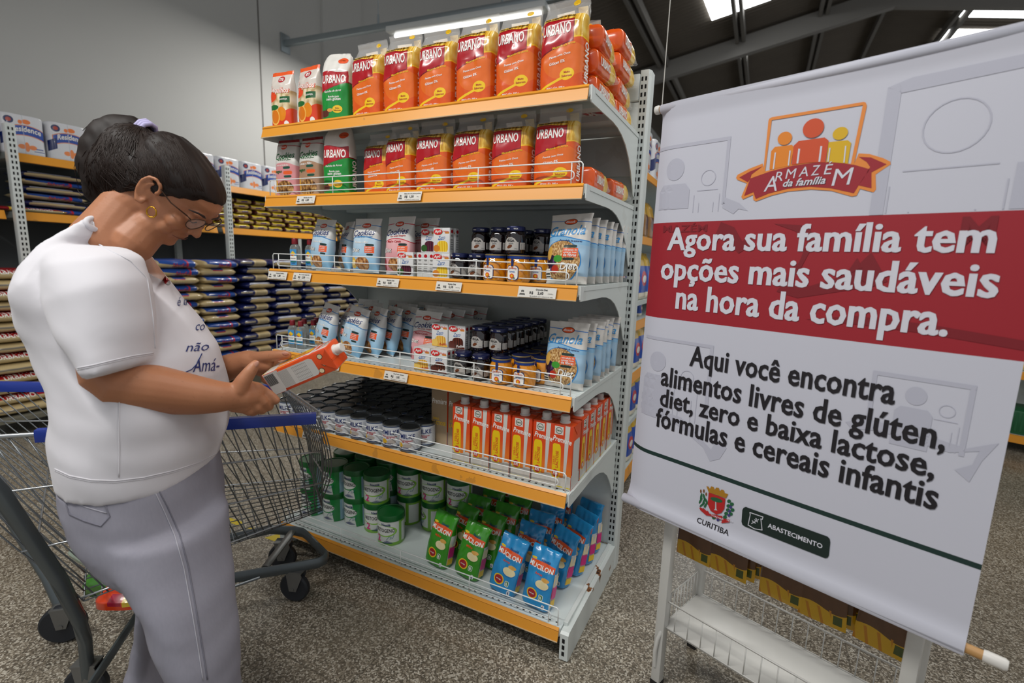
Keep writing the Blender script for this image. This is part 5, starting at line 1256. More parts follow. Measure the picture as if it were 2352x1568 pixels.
mb = MB(); curved(mb, 0.042, -0.045, 0.045, 0.02, 0.085, 0); curved(mb, 0.042, -0.025, 0.025, 0.035, 0.07, 1, off=0.001); mb.build('label_print', I('yellow', 'green'), mj, smooth=60)
for j, z in enumerate((0.5508, 0.5508 + 0.138, 0.9808)):
    for i in range(5):
        p = Matrix.Translation((3.45, 3.1, 0)) @ A @ Vector((-0.40 + 0.1 * i, 0.06, z))
        put(mj, p, 'mayonnaise jar with red lid on the low shelving, %s row up, %s from its end' % (ORD[j], ORD[i]), 'mayonnaise jars beyond the banner', rz=-0.35)
mb = MB(); mb.box((0, 0, 0), (0.25, 0.3, 0.16), 0, None, 0.006)
for i in range(9): mb.box((0.01 + i * 0.027, -0.004, 0.02), (0.022 + i * 0.027, 0, 0.15))
cr = mb.build('produce_crate', M_crate, smooth=30); cr['category'] = 'crate'
for i in range(2): put(cr, Matrix.Translation((3.45, 3.1, 0)) @ A @ Vector((-0.28 + 0.27 * i, 0.0, 0.121)), 'green crate on the lowest level of the low shelving, ' + ('first one' if i == 0 else 'next one along'), 'green crates', rz=-0.35)
for i in range(3):
    p = Matrix.Translation((3.45, 3.1, 0)) @ A @ Vector((-0.39 + 0.0 * i, 0.05 + 0.1 * i, 0.121))
    put(mj, p, 'mayonnaise jar beside the green crate, %s one going back' % ORD[i], 'mayonnaise jars beyond the banner', rz=-0.35)

# ================================================================ the hanging banner and the wire rack behind it
BN_ART = [
 ('O', 0, [(0.2464,1.4570),(0.2478,1.4606),(0.2520,1.4625),(0.4050,1.4614),(0.4082,1.4598),(0.4104,1.4553),(0.4108,1.4526),(0.4041,1.3547),(0.3988,1.3553),(0.4047,1.4560),(0.2526,1.4567),(0.2510,1.3586),(0.2473,1.3563)]),
 ('O', 0, [(0.1933,1.3521),(0.1960,1.3582),(0.2209,1.3684),(0.2444,1.3752),(0.2489,1.3588),(0.2974,1.3679),(0.3400,1.3687),(0.3787,1.3623),(0.4039,1.3559),(0.4089,1.3740),(0.4255,1.3707),(0.4464,1.3613),(0.4573,1.3543),(0.4586,1.3497),(0.4390,1.3347),(0.4429,1.3090),(0.4399,1.3042),(0.4187,1.3121),(0.4150,1.3005),(0.4078,1.2994),(0.3739,1.3120),(0.3392,1.3171),(0.2985,1.3164),(0.2687,1.3107),(0.2392,1.3011),(0.2336,1.3050),(0.2323,1.3146),(0.2123,1.3069),(0.2084,1.3121),(0.2172,1.3389),(0.1966,1.3476)]),
 ('R', 1, [(0.2231,1.3479),(0.2607,1.3581),(0.3027,1.3647),(0.3403,1.3662),(0.3744,1.3623),(0.4051,1.3546),(0.4298,1.3444),(0.4159,1.3182),(0.4103,1.3049),(0.3734,1.3164),(0.3363,1.3224),(0.2979,1.3216),(0.2630,1.3151),(0.2387,1.3060),(0.2325,1.3200),(0.2144,1.3136)]),
 ('R', 1, [(0.2004,1.3522),(0.2203,1.3617),(0.2450,1.3698),(0.2250,1.3559),(0.2231,1.3479),(0.2193,1.3407)]),
 ('R', 1, [(0.4096,1.3680),(0.4283,1.3646),(0.4526,1.3504),(0.4325,1.3388),(0.4360,1.3114),(0.4159,1.3182),(0.4293,1.3484),(0.4232,1.3572)]),
 ('A', 1, [(0.2590,1.3617),(0.2584,1.3971),(0.2644,1.4045),(0.2957,1.4041),(0.2999,1.3992),(0.2977,1.3653)]),
 ('B', 2, [(0.2996,1.3664),(0.2991,1.4018),(0.3071,1.4095),(0.3510,1.4096),(0.3585,1.4028),(0.3580,1.3642),(0.3309,1.3673)]),
 ('Y', 1, [(0.3593,1.3645),(0.3587,1.4003),(0.3891,1.3993),(0.3950,1.3937),(0.3942,1.3581),(0.3744,1.3623)]),
 ('W', 3, [(0.2657,1.3935),(0.2683,1.3932),(0.2681,1.3615),(0.2655,1.3618)]),
 ('W', 3, [(0.2927,1.3936),(0.2952,1.3933),(0.2953,1.3653),(0.2928,1.3656)]),
 ('W', 3, [(0.3083,1.3951),(0.3117,1.3946),(0.3115,1.3675),(0.3081,1.3679)]),
 ('W', 3, [(0.3460,1.3949),(0.3492,1.3944),(0.3492,1.3662),(0.3460,1.3666)]),
 ('W', 3, [(0.3611,1.3897),(0.3634,1.3894),(0.3633,1.3646),(0.3611,1.3648)]),
 ('W', 3, [(0.3862,1.3898),(0.3884,1.3895),(0.3893,1.3601),(0.3871,1.3604)]),
 ('A', 1, [(0.2919,1.4246),(0.2936,1.4214),(0.2943,1.4179),(0.2939,1.4144),(0.2926,1.4112),(0.2903,1.4086),(0.2873,1.4067),(0.2838,1.4058),(0.2800,1.4059),(0.2763,1.4070),(0.2731,1.4090),(0.2704,1.4118),(0.2687,1.4151),(0.2679,1.4187),(0.2683,1.4222),(0.2697,1.4254),(0.2721,1.4281),(0.2751,1.4299),(0.2787,1.4307),(0.2824,1.4306),(0.2861,1.4294),(0.2893,1.4274)]),
 ('B', 2, [(0.3447,1.4384),(0.3469,1.4338),(0.3478,1.4290),(0.3473,1.4241),(0.3454,1.4197),(0.3423,1.4160),(0.3381,1.4133),(0.3333,1.4120),(0.3281,1.4120),(0.3231,1.4135),(0.3186,1.4162),(0.3150,1.4201),(0.3127,1.4247),(0.3117,1.4297),(0.3123,1.4347),(0.3143,1.4392),(0.3176,1.4429),(0.3219,1.4455),(0.3268,1.4467),(0.3319,1.4465),(0.3369,1.4450),(0.3412,1.4422)]),
 ('Y', 1, [(0.3863,1.4181),(0.3874,1.4151),(0.3877,1.4119),(0.3869,1.4089),(0.3853,1.4061),(0.3829,1.4039),(0.3799,1.4024),(0.3765,1.4018),(0.3731,1.4021),(0.3698,1.4033),(0.3670,1.4052),(0.3649,1.4078),(0.3637,1.4109),(0.3635,1.4141),(0.3643,1.4172),(0.3660,1.4200),(0.3685,1.4222),(0.3715,1.4236),(0.3749,1.4242),(0.3783,1.4239),(0.3815,1.4227),(0.3842,1.4207)]),
 ('G', 0, [(0.1986,0.6599),(0.2035,0.6612),(0.2073,0.6569),(0.2094,0.6640),(0.2154,0.6649),(0.2187,0.6595),(0.2216,0.6658),(0.2278,0.6670),(0.2304,0.6606),(0.2344,0.6659),(0.2398,0.6659),(0.2420,0.6603),(0.2500,0.6606),(0.2464,0.6493),(0.2055,0.6475)]),
 ('R2', 1, [(0.2055,0.6475),(0.2452,0.6480),(0.2451,0.6232),(0.2397,0.6109),(0.2283,0.6023),(0.2140,0.6058),(0.2062,0.6187)]),
 ('GR', 2, [(0.2394,0.6386),(0.2387,0.6370),(0.2368,0.6355),(0.2340,0.6341),(0.2306,0.6330),(0.2267,0.6321),(0.2226,0.6317),(0.2188,0.6318),(0.2155,0.6323),(0.2130,0.6331),(0.2115,0.6344),(0.2112,0.6358),(0.2120,0.6374),(0.2139,0.6389),(0.2168,0.6403),(0.2203,0.6415),(0.2242,0.6422),(0.2283,0.6426),(0.2320,0.6426),(0.2352,0.6421),(0.2377,0.6412),(0.2391,0.6400)]),
 ('S', 2, [(0.2231,0.6336),(0.2252,0.6339),(0.2277,0.6154),(0.2307,0.6131),(0.2221,0.6107),(0.2245,0.6146)]),
 ('BR', 0, [(0.1885,0.6438),(0.1884,0.6410),(0.1876,0.6390),(0.1864,0.6385),(0.1853,0.6398),(0.1846,0.6423),(0.1847,0.6451),(0.1855,0.6471),(0.1867,0.6476),(0.1879,0.6463)]),
 ('BR', 0, [(0.1956,0.6472),(0.1955,0.6444),(0.1947,0.6424),(0.1935,0.6419),(0.1924,0.6432),(0.1918,0.6457),(0.1919,0.6485),(0.1927,0.6505),(0.1938,0.6509),(0.1950,0.6497)]),
 ('BR', 0, [(0.2018,0.6417),(0.2017,0.6389),(0.2010,0.6369),(0.1998,0.6365),(0.1987,0.6377),(0.1980,0.6402),(0.1981,0.6430),(0.1989,0.6450),(0.2001,0.6455),(0.2012,0.6442)]),
 ('GR', 0, [(0.1912,0.6311),(0.1902,0.6258),(0.1887,0.6223),(0.1871,0.6220),(0.1862,0.6250),(0.1862,0.6302),(0.1871,0.6356),(0.1887,0.6391),(0.1902,0.6393),(0.1912,0.6363)]),
 ('GR', 0, [(0.1981,0.6335),(0.1991,0.6287),(0.1988,0.6252),(0.1973,0.6243),(0.1953,0.6263),(0.1933,0.6305),(0.1923,0.6353),(0.1926,0.6388),(0.1941,0.6397),(0.1962,0.6377)]),
 ('GR', 0, [(0.1906,0.6199),(0.1883,0.6146),(0.1859,0.6115),(0.1845,0.6117),(0.1845,0.6151),(0.1860,0.6206),(0.1883,0.6258),(0.1907,0.6289),(0.1921,0.6287),(0.1921,0.6253)]),
 ('GR', 0, [(0.1981,0.6190),(0.1967,0.6136),(0.1948,0.6102),(0.1933,0.6100),(0.1927,0.6132),(0.1932,0.6186),(0.1946,0.6239),(0.1964,0.6273),(0.1979,0.6274),(0.1986,0.6243)]),
 ('GR', 0, [(0.2043,0.6262),(0.2063,0.6221),(0.2066,0.6188),(0.2053,0.6176),(0.2028,0.6190),(0.2000,0.6225),(0.1981,0.6266),(0.1977,0.6299),(0.1991,0.6311),(0.2016,0.6297)]),
 ('GR', 0, [(0.2029,0.6117),(0.2006,0.6064),(0.1983,0.6033),(0.1969,0.6035),(0.1969,0.6069),(0.1983,0.6123),(0.2006,0.6176),(0.2029,0.6207),(0.2043,0.6205),(0.2043,0.6170)]),
 ('GR', 0, [(0.1952,0.6106),(0.1914,0.6062),(0.1883,0.6040),(0.1872,0.6048),(0.1885,0.6084),(0.1917,0.6134),(0.1955,0.6177),(0.1986,0.6199),(0.1996,0.6191),(0.1983,0.6155)]),
 ('GR', 0, [(0.2580,0.6469),(0.2567,0.6428),(0.2529,0.6404),(0.2496,0.6415),(0.2492,0.6453),(0.2520,0.6489),(0.2560,0.6496)]),
 ('GR', 0, [(0.2650,0.6427),(0.2637,0.6387),(0.2600,0.6362),(0.2566,0.6373),(0.2562,0.6411),(0.2591,0.6447),(0.2630,0.6454)]),
 ('GR', 0, [(0.2579,0.6356),(0.2566,0.6315),(0.2528,0.6290),(0.2494,0.6301),(0.2490,0.6339),(0.2519,0.6375),(0.2559,0.6383)]),
 ('GR', 0, [(0.2677,0.6298),(0.2664,0.6257),(0.2627,0.6233),(0.2593,0.6243),(0.2589,0.6281),(0.2618,0.6317),(0.2657,0.6325)]),
 ('GR', 0, [(0.2577,0.6256),(0.2563,0.6215),(0.2525,0.6190),(0.2492,0.6200),(0.2488,0.6238),(0.2516,0.6275),(0.2556,0.6283)]),
 ('GR', 0, [(0.2547,0.6158),(0.2534,0.6117),(0.2496,0.6092),(0.2462,0.6102),(0.2458,0.6140),(0.2487,0.6177),(0.2526,0.6185)]),
 ('GR', 0, [(0.2650,0.6188),(0.2636,0.6147),(0.2599,0.6122),(0.2565,0.6132),(0.2561,0.6170),(0.2590,0.6206),(0.2629,0.6214)]),
 ('GR', 0, [(0.2531,0.6066),(0.2517,0.6024),(0.2479,0.5999),(0.2445,0.6009),(0.2441,0.6047),(0.2470,0.6084),(0.2510,0.6092)]),
 ('GR', 0, [(0.2406,0.5969),(0.2392,0.5927),(0.2353,0.5901),(0.2318,0.5911),(0.2314,0.5949),(0.2344,0.5987),(0.2385,0.5996)]),
 ('GR', 0, [(0.2285,0.5945),(0.2271,0.5903),(0.2231,0.5877),(0.2196,0.5887),(0.2192,0.5926),(0.2222,0.5964),(0.2264,0.5972)]),
 ('P', 1, [(0.2620,0.6344),(0.2613,0.6314),(0.2591,0.6293),(0.2567,0.6294),(0.2554,0.6317),(0.2561,0.6348),(0.2583,0.6369),(0.2608,0.6367)]),
 ('P', 1, [(0.2605,0.6239),(0.2598,0.6209),(0.2576,0.6188),(0.2552,0.6189),(0.2539,0.6212),(0.2546,0.6243),(0.2568,0.6263),(0.2592,0.6262)]),
 ('P', 1, [(0.2602,0.6139),(0.2596,0.6108),(0.2574,0.6087),(0.2549,0.6088),(0.2536,0.6111),(0.2543,0.6142),(0.2565,0.6163),(0.2590,0.6162)]),
 ('P', 1, [(0.2369,0.5930),(0.2362,0.5898),(0.2339,0.5876),(0.2314,0.5877),(0.2301,0.5900),(0.2308,0.5932),(0.2331,0.5954),(0.2356,0.5953)]),
 ('P', 1, [(0.2431,0.5988),(0.2424,0.5957),(0.2401,0.5935),(0.2376,0.5936),(0.2363,0.5959),(0.2370,0.5991),(0.2393,0.6012),(0.2418,0.6011)]),
 ('R2', 2, [(0.1872,0.6020),(0.1905,0.6040),(0.2096,0.6019),(0.2123,0.5978),(0.2430,0.6046),(0.2436,0.5996),(0.2614,0.6031),(0.2594,0.5965),(0.2422,0.5869),(0.2430,0.5950),(0.2139,0.5926),(0.2057,0.5903),(0.1900,0.5973)]),
 ('D', 0, [(0.2852,0.6092),(0.2842,0.6367),(0.2861,0.6430),(0.2907,0.6469),(0.4482,0.6498),(0.4525,0.6468),(0.4542,0.6401),(0.4552,0.6118),(0.4534,0.6064),(0.4497,0.6036),(0.2931,0.6016),(0.2879,0.6034)]),
 ('W', 1, [(0.2996,0.6371),(0.3285,0.6385),(0.3288,0.6403),(0.2999,0.6389)]),
 ('W', 1, [(0.3273,0.6402),(0.3264,0.6321),(0.3278,0.6323),(0.3288,0.6403)]),
 ('W', 1, [(0.3281,0.6340),(0.3238,0.6341),(0.3234,0.6323),(0.3277,0.6322)]),
 ('W', 1, [(0.3234,0.6336),(0.3288,0.6084),(0.3302,0.6092),(0.3249,0.6344)]),
 ('W', 1, [(0.3301,0.6107),(0.3132,0.6061),(0.3132,0.6043),(0.3301,0.6089)]),
 ('W', 1, [(0.3150,0.6062),(0.2996,0.6090),(0.2990,0.6072),(0.3144,0.6044)]),
 ('W', 1, [(0.3007,0.6072),(0.3026,0.6341),(0.3011,0.6338),(0.2992,0.6069)]),
 ('W', 1, [(0.3027,0.6327),(0.3010,0.6392),(0.2995,0.6383),(0.3012,0.6318)]),
 ('W', 1, [(0.3066,0.6134),(0.3208,0.6300),(0.3200,0.6311),(0.3058,0.6144)]),
 ('W', 1, [(0.3101,0.6196),(0.3092,0.6193),(0.3079,0.6199),(0.3070,0.6211),(0.3070,0.6221),(0.3080,0.6225),(0.3092,0.6218),(0.3101,0.6207)]),
 ('W', 1, [(0.3147,0.6181),(0.3138,0.6177),(0.3125,0.6184),(0.3116,0.6195),(0.3117,0.6206),(0.3126,0.6209),(0.3138,0.6203),(0.3147,0.6191)]),
 ('W', 1, [(0.3145,0.6243),(0.3136,0.6240),(0.3123,0.6246),(0.3114,0.6258),(0.3115,0.6268),(0.3124,0.6271),(0.3136,0.6265),(0.3145,0.6253)]),
 ('W', 1, [(0.3191,0.6227),(0.3182,0.6224),(0.3169,0.6230),(0.3160,0.6242),(0.3161,0.6253),(0.3170,0.6256),(0.3182,0.6250),(0.3191,0.6238)]),
 ('W', 1, [(0.3165,0.6279),(0.3156,0.6276),(0.3144,0.6282),(0.3135,0.6294),(0.3135,0.6304),(0.3144,0.6308),(0.3157,0.6301),(0.3166,0.6290)]),
]
from mathutils.geometry import tessellate_polygon
def tess(mb, pts, fn, mi, sub=0.02):
    tri = tessellate_polygon([[Vector((x, y, 0)) for x, y in pts]])
    P, fs = refine(list(pts), [tuple(t) for t in tri], sub)
    mb.add([fn(x, y) for x, y in P], fs, mi)
BW, BZ0, BZ1 = 0.664, 0.534, 1.533
bnr = tag(empty('hanging_banner', (1.371, 0.017, 0), -0.36), 'white and dark red printed cloth banner hung before the wire rack', 'banner')
def bn_y(x, z):
    y = 0.0
    if x < 0.045: y += 0.022 * ((0.045 - x) / 0.06) ** 2
    y += 0.0025 * math.sin(x * 9 + 1) * math.sin((z - 0.5) * 4)
    if z < 0.572: y += -0.013 * math.exp(-((z - 0.546) / 0.016) ** 2)
    if z > 1.50: y += -0.008 * math.exp(-((z - 1.527) / 0.013) ** 2)
    return y
g = G('banner_cloth', rough=0.6).base('#c9cad6')
g.lay((g.v > 0.5045) & (g.v < 0.7315), '#9c1a28').lay((g.v > 0.1545) & (g.v < 0.1645), '#12302c')
M_banner = g.done()
mb = MB(); nx, nz = 44, 70; vs, uv = [], []
for j in range(nz + 1):
    z = BZ0 + (BZ1 - BZ0) * j / nz
    x0 = -0.024 + 0.024 * ((z - BZ0) / (BZ1 - BZ0))
    for i in range(nx + 1):
        x = x0 + (BW - x0) * i / nx; vs.append((x, bn_y(x, z), z)); uv.append((i / nx, (z - BZ0) / (BZ1 - BZ0)))
m0 = len(vs); fs_ = [(j * (nx + 1) + i, j * (nx + 1) + i + 1, (j + 1) * (nx + 1) + i + 1, (j + 1) * (nx + 1) + i) for j in range(nz) for i in range(nx)]
mb.add(vs, fs_, 0, uv); mb.add([(x, y + 0.0012, z) for x, y, z in vs], [f[::-1] for f in fs_], 0, [(0.5, 0.9)] * m0)
for zc, rr_, yo in ((0.546, 0.0115, 0.0), (1.5245, 0.0105, 0.003)):             # hems sewn round the rods
    mb.tube([(-0.022 if zc < 1 else 0.0, yo, zc), (BW - 0.001, yo, zc)], rr_, 16, 0)
    mb.uv[-32:] = [(0.5, 0.9)] * 32
cloth = mb.build('banner_cloth', M_banner, bnr, smooth=180)
def bf(off): return lambda x, z: Vector((x, bn_y(x, z) - off, z))
wm = MB()
def wbar(x0, x1, z0, z1, mi=0): tess(wm, [(x0, z0), (x1, z0), (x1, z1), (x0, z1)], bf(0.0008), mi)
def wring(cx, cz, r0, r1, mi):
    for k in range(24):
        a, b = 2 * PI * k / 24, 2 * PI * (k + 1) / 24
        wm.add([bf(0.0008)(cx + r * math.cos(t), cz + r * math.sin(t)) for r, t in ((r0, a), (r1, a), (r1, b), (r0, b))], [(0, 1, 2, 3)], mi)
RB0, RB1 = 1.038, 1.265                                                     # the red band
def wfig(cx, cz, s, solid, mi=0, low=None):
    """faint person mark: head and body"""
    B = cz - 0.15 * s if low is None else low
    if solid:
        wm.disc(cx, cz, 0.024 * s, 0.026 * s, bf(0.0008), mi)
        tess(wm, [(cx - 0.042 * s, B), (cx - 0.042 * s, cz - 0.05 * s), (cx - 0.03 * s, cz - 0.035 * s), (cx + 0.03 * s, cz - 0.035 * s), (cx + 0.042 * s, cz - 0.05 * s), (cx + 0.042 * s, B)], bf(0.0008), mi)
    else:
        w_ = 0.0016 * s ** 0.5; wring(cx, cz, 0.024 * s - w_, 0.024 * s, mi)
        for x in (-0.042, -0.024, 0.024, 0.042): wbar(cx + x * s - w_, cx + x * s, B, cz - (0.05 if abs(x) > 0.03 else 0.075) * s, mi)
        wbar(cx - 0.034 * s, cx + 0.034 * s, cz - 0.036 * s - w_, cz - 0.036 * s, mi)
wbar(-0.002, 0.174, 1.431, 1.4385); wbar(0.167, 0.174, 1.30, 1.432); wfig(0.05, 1.384, 0.95, True, 0, RB1 + 0.03); wfig(0.132, 1.358, 0.7, False, 0, RB1 + 0.02)
tess(wm, [(0.17, 1.315), (0.205, 1.30), (0.225, 1.283), (0.205, 1.288), (0.195, 1.278), (0.17, 1.292)], bf(0.0008), 0)
wbar(0.438, 0.458, RB1, 1.478); tess(wm, [(0.438, 1.478), (0.458, 1.465), (BW, 1.472), (BW, 1.49), (0.47, 1.487)], bf(0.0008), 0); wfig(0.536, 1.40, 1.75, False, 0, RB1 + 0.002)
wm.disc(0.65, 1.385, 0.012, 0.05, bf(0.0008), 0); wbar(0.615, 0.66, RB1 + 0.002, 1.335)
wbar(0.0, 0.182, 0.983, 0.9905); wbar(0.174, 0.182, 0.83, 0.984); wfig(0.044, 0.93, 0.95, True); wfig(0.125, 0.905, 0.7, False)
tess(wm, [(0.0, 0.80), (0.10, 0.79), (0.18, 0.75), (0.20, 0.722), (0.222, 0.735), (0.235, 0.765), (0.21, 0.775), (0.2, 0.75), (0.12, 0.805), (0.0, 0.815)], bf(0.0008), 0)
wbar(0.48, 0.618, 0.983, 0.9905); wbar(0.611, 0.618, 0.87, 0.984); wbar(0.48, 0.487, 0.90, 0.984); wfig(0.545, 0.957, 0.62, True); wfig(0.588, 0.94, 0.45, False)
tess(wm, [(0.45, 0.885), (0.48, 0.90), (0.55, 0.895), (0.62, 0.885), (0.655, 0.905), (0.64, 0.87), (0.63, 0.83), (0.61, 0.845), (0.63, 0.86), (0.635, 0.885), (0.6, 0.872), (0.5, 0.882), (0.46, 0.875)], bf(0.0008), 0)
# the same marks darker where they cross the red band
tess(wm, [(0.17, 1.262), (0.20, 1.25), (0.22, 1.22), (0.235, 1.235), (0.245, 1.215), (0.215, 1.195), (0.2, 1.21), (0.16, 1.235)], bf(0.0008), 1)
tess(wm, [(0.28, 1.255), (0.34, 1.25), (0.36, 1.225), (0.34, 1.17), (0.32, 1.14), (0.36, 1.135), (0.42, 1.16), (0.45, 1.2), (0.48, 1.15), (0.46, 1.14), (0.43, 1.19), (0.40, 1.125), (0.34, 1.11), (0.30, 1.12), (0.335, 1.18), (0.345, 1.22), (0.32, 1.24)], bf(0.0008), 1)
tess(wm, [(0.36, 1.07), (0.44, 1.085), (0.54, 1.082), (BW - 0.002, 1.07), (BW - 0.002, 1.055), (0.54, 1.066), (0.44, 1.07)], bf(0.0008), 1)
wm.text('M', bf(0.0008), 0.585, 1.235, w=0.04, h=0.045, mi=1, bold=0.03); wm.text('MAZÉM', bf(0.0008), 0.085, 1.252, w=0.11, h=0.02, mi=1)
wm.text('MAZÉM', bf(0.0008), 0.06, 0.835, w=0.12, h=0.022, mi=0)
wm.build('front_print', [mat('banner_watermark', '#b9bac8', rough=0.6), mat('banner_red_dark', '#7d121f', rough=0.6)], cloth, smooth=0)
art = MB(); BC = dict(O='#e58a3a', R='#9c1f2c', A='#e38420', B='#cf4e26', Y='#d9ae12', W='#d6d6e0', G='#a9781a', R2='#b3201f', GR='#1f5f3a', S='#b9c2c6', BR='#7a4a20', P='#3f3a7a', D='#10241f')
keys = list(BC)
for c, z, pts in BN_ART: tess(art, pts, bf(0.0013 + 0.0004 * z), keys.index(c))
k = len(keys)
tw, tk = keys.index('W'), k
for t, x0, x1, z0, z1 in (('Agora sua família tem', 0.046, 0.6075, 1.184, 1.253), ('opções mais saudáveis', 0.034, 0.620, 1.114, 1.186), ('na hora da compra.', 0.080, 0.570, 1.046, 1.121)):
    art.text(t, bf(0.0014), (x0 + x1) / 2, (z0 + z1) / 2, w=x1 - x0, h=z1 - z0, mi=tw, bold=0.032, sub=0.02)
for t, x0, x1, z0, z1 in (('Aqui você encontra', 0.128, 0.517, 0.919, 0.983), ('alimentos livres de glúten,', 0.058, 0.593, 0.857, 0.921), ('diet, zero e baixa lactose,', 0.060, 0.586, 0.812, 0.866), ('fórmulas e cereais infantis', 0.0536, 0.5968, 0.7655, 0.8155)):
    art.text(t, bf(0.0014), (x0 + x1) / 2, (z0 + z1) / 2, w=x1 - x0, h=z1 - z0, mi=tk, bold=0.028, sub=0.02)
for ch, x, z, w_, h_ in (('A', 0.2655, 1.3338, 0.025, 0.029), ('R', 0.2795, 1.3465, 0.0145, 0.018), ('M', 0.3005, 1.3497, 0.0185, 0.018), ('A', 0.3230, 1.3512, 0.0165, 0.018), ('Z', 0.3435, 1.3516, 0.0145, 0.018), ('É', 0.3645, 1.3537, 0.0135, 0.0225), ('M', 0.3890, 1.3355, 0.032, 0.0295)):
    art.text(ch, bf(0.0025), x, z, w=w_, h=h_, mi=tw, bold=0.0, it=0.12)
art.text('da família', bf(0.0022), 0.3262, 1.3317, w=0.074, mi=tk, it=0.3, bold=0.01); art.text('da família', bf(0.0027), 0.3254, 1.3325, w=0.074, mi=tw, it=0.3)
art.text('CURITIBA', bf(0.0014), 0.2235, 0.571, w=0.077, h=0.0125, mi=tk); art.text('ABASTECIMENTO', bf(0.0018), 0.391, 0.6255, w=0.103, h=0.0105, mi=tw)
art.text('CURITIBA', bf(0.0024), 0.2315, 0.5985, w=0.03, h=0.004, mi=tw, arc=-0.002); art.text('29-3', bf(0.0024), 0.2005, 0.6055, w=0.013, h=0.004, mi=tw, sh=-0.4); art.text('1693', bf(0.0024), 0.2605, 0.6005, w=0.013, h=0.004, mi=tw, sh=0.1)
art.build('front_print', [mat('banner_' + n.lower(), BC[n], rough=0.6) for n in keys] + [mat('banner_black', '#17131a', rough=0.6)], cloth, smooth=0)
M_rod = mat('rod_wood', '#b58a55', rough=0.5)
MB().cyl((-0.015, 0.0, 0.546), (0.688, 0.0, 0.546), 0.0085, 14).build('bottom_rod', M_rod, bnr)
MB().cyl((-0.008, 0.003, 1.5245), (BW + 0.012, 0.003, 1.5245), 0.0085, 14).build('top_rod', M_rod, bnr)
for x0, x1, z in ((0.686, 0.716, 0.546), (-0.014, -0.003, 1.5245), (BW + 0.004, BW + 0.02, 1.5245)):
    mb = MB(); mb.tube([(x0, 0.001, z), (x0 + 0.004, 0.001, z), (x1 - 0.004, 0.001, z), (x1, 0.001, z)], [0.0095, 0.0102, 0.0102, 0.008], 14); mb.build('end_cap', M_plast, bnr, smooth=40)
for x in (0.0, BW): MB().tube([(x, 0.002, 1.53), (x, 0.002, 8.3)], 0.0012, 5).build('hanging_cord', mat('cord_white', '#b9b7b0', rough=0.7), bnr)

# wire rack
M_rack = mat('rack_enamel', '#c9c8c3', rough=0.35)
rk = tag(empty('display_rack', (1.474, 0.06, 0), -0.36), 'white wire display rack with an empty tray half hidden behind the banner', 'rack')
RW, RD = 0.515, 0.21
for x in (0.0, RW):
    for y in (0.0, RD):
        mb = MB(); mb.box((x - 0.013, y - 0.013, 0.012), (x + 0.013, y + 0.013, 1.1), 0, None, 0.003)
        l = mb.build('leg', M_rack, rk, smooth=30)
        MB().box((x - 0.0135, y - 0.0135, 0), (x + 0.0135, y + 0.0135, 0.014)).build('foot', mat('foot_black', '#1b1917', rough=0.8), l, smooth=0)
mb = MB(); mb.box((0.0, 0.0, 0.178), (RW, RD, 0.184), 0, None, 0.002); mb.build('tray', M_rack, rk, smooth=30)
mb = MB(); r = 0.0016
for z in (0.184, 0.262):
    mb.tube([(0.0, 0, z), (RW, 0, z), (RW, RD, z), (0.0, RD, z)], 0.0026, 6, closed=True)
n = 14
for i in range(1, n):
    x = RW * i / n
    for y in (0, RD): mb.tube([(x, y, 0.184), (x, y, 0.262)], r, 5)
for i in range(1, 11):
    y = RD * i / 11
    for x in (0, RW): mb.tube([(x, y, 0.184), (x, y, 0.262)], r, 5)
mb.build('wire_basket', M_rack, rk, smooth=180)
for x in (0.0, RW):
    mb = MB(); mb.tube([(x + 0.006, -0.006, 0.178), (x - 0.0, -0.016, 0.15), (x - 0.004, -0.018, 0.11), (x - 0.004, -0.012, 0.06)], 0.006, 8); mb.build('bent_brace', M_rack, rk, smooth=60)
MB().box((0, 0.09, 0.575), (RW, 0.115, 0.6)).build('cross_bar', M_rack, rk, smooth=0)
g = G('seasoning_print', rough=0.2, coat=0.5).base('#5a3a22')
g.lay((g.noise(5, 4) - 0.3) * 0.6, '#3a2416').lay(g.v < ((g.u * 6).sin() * 0.03 + 0.20), '#c79a12').lay((g.v < 0.2) & (g.m('FRACT', g.u * 4 + g.v * 2) < 0.25) & (g.u < 0.7), '#b5760f').lay(g.rect(0.74, 0.92, 0.05, 0.16), '#3c4a14').lay(g.v > 0.86, '#c79a12')
M_seas = g.done()
B = Bag(0.098, 0.2, 0.014, [(0, 1, 0.08, 0), (0.05, 1, 0.3, 0), (0.5, 0.98, 1, 0), (0.93, 1, 0.3, 0), (1, 1, 0.08, 0)], 2.4, 0.002, 3)
mb = MB(); B.body(mb, 0, 1, 16, 36); sp = mb.build('seasoning_pack', M_seas, smooth=60); sp['category'] = 'seasoning pack'
RM = Matrix.Translation((1.474, 0.06, 0)) @ Matrix.Rotation(-0.36, 4, 'Z')
for x, k, nm in ((0.03, 1, 'first file from the gondola'), (0.125, 4, 'second file from the gondola'), (0.255, 1, 'third file from the gondola'), (0.345, 5, 'fourth file from the gondola'), (0.455, 2, 'file nearest the far leg')):
    for j in range(k):
        put(sp, RM @ Vector((x + 0.012 * j * (k > 2), 0.082 - 0.0 + 0.019 * j, 0.364 + J(0.003))), 'brown and yellow seasoning pack hanging from the rack, %s, %s' % (nm, ORD[j]), 'seasoning packs on the rack', rot=(J(0.05), J(0.06), -0.36 + 0.16 * j * (k > 2) * 0.6))

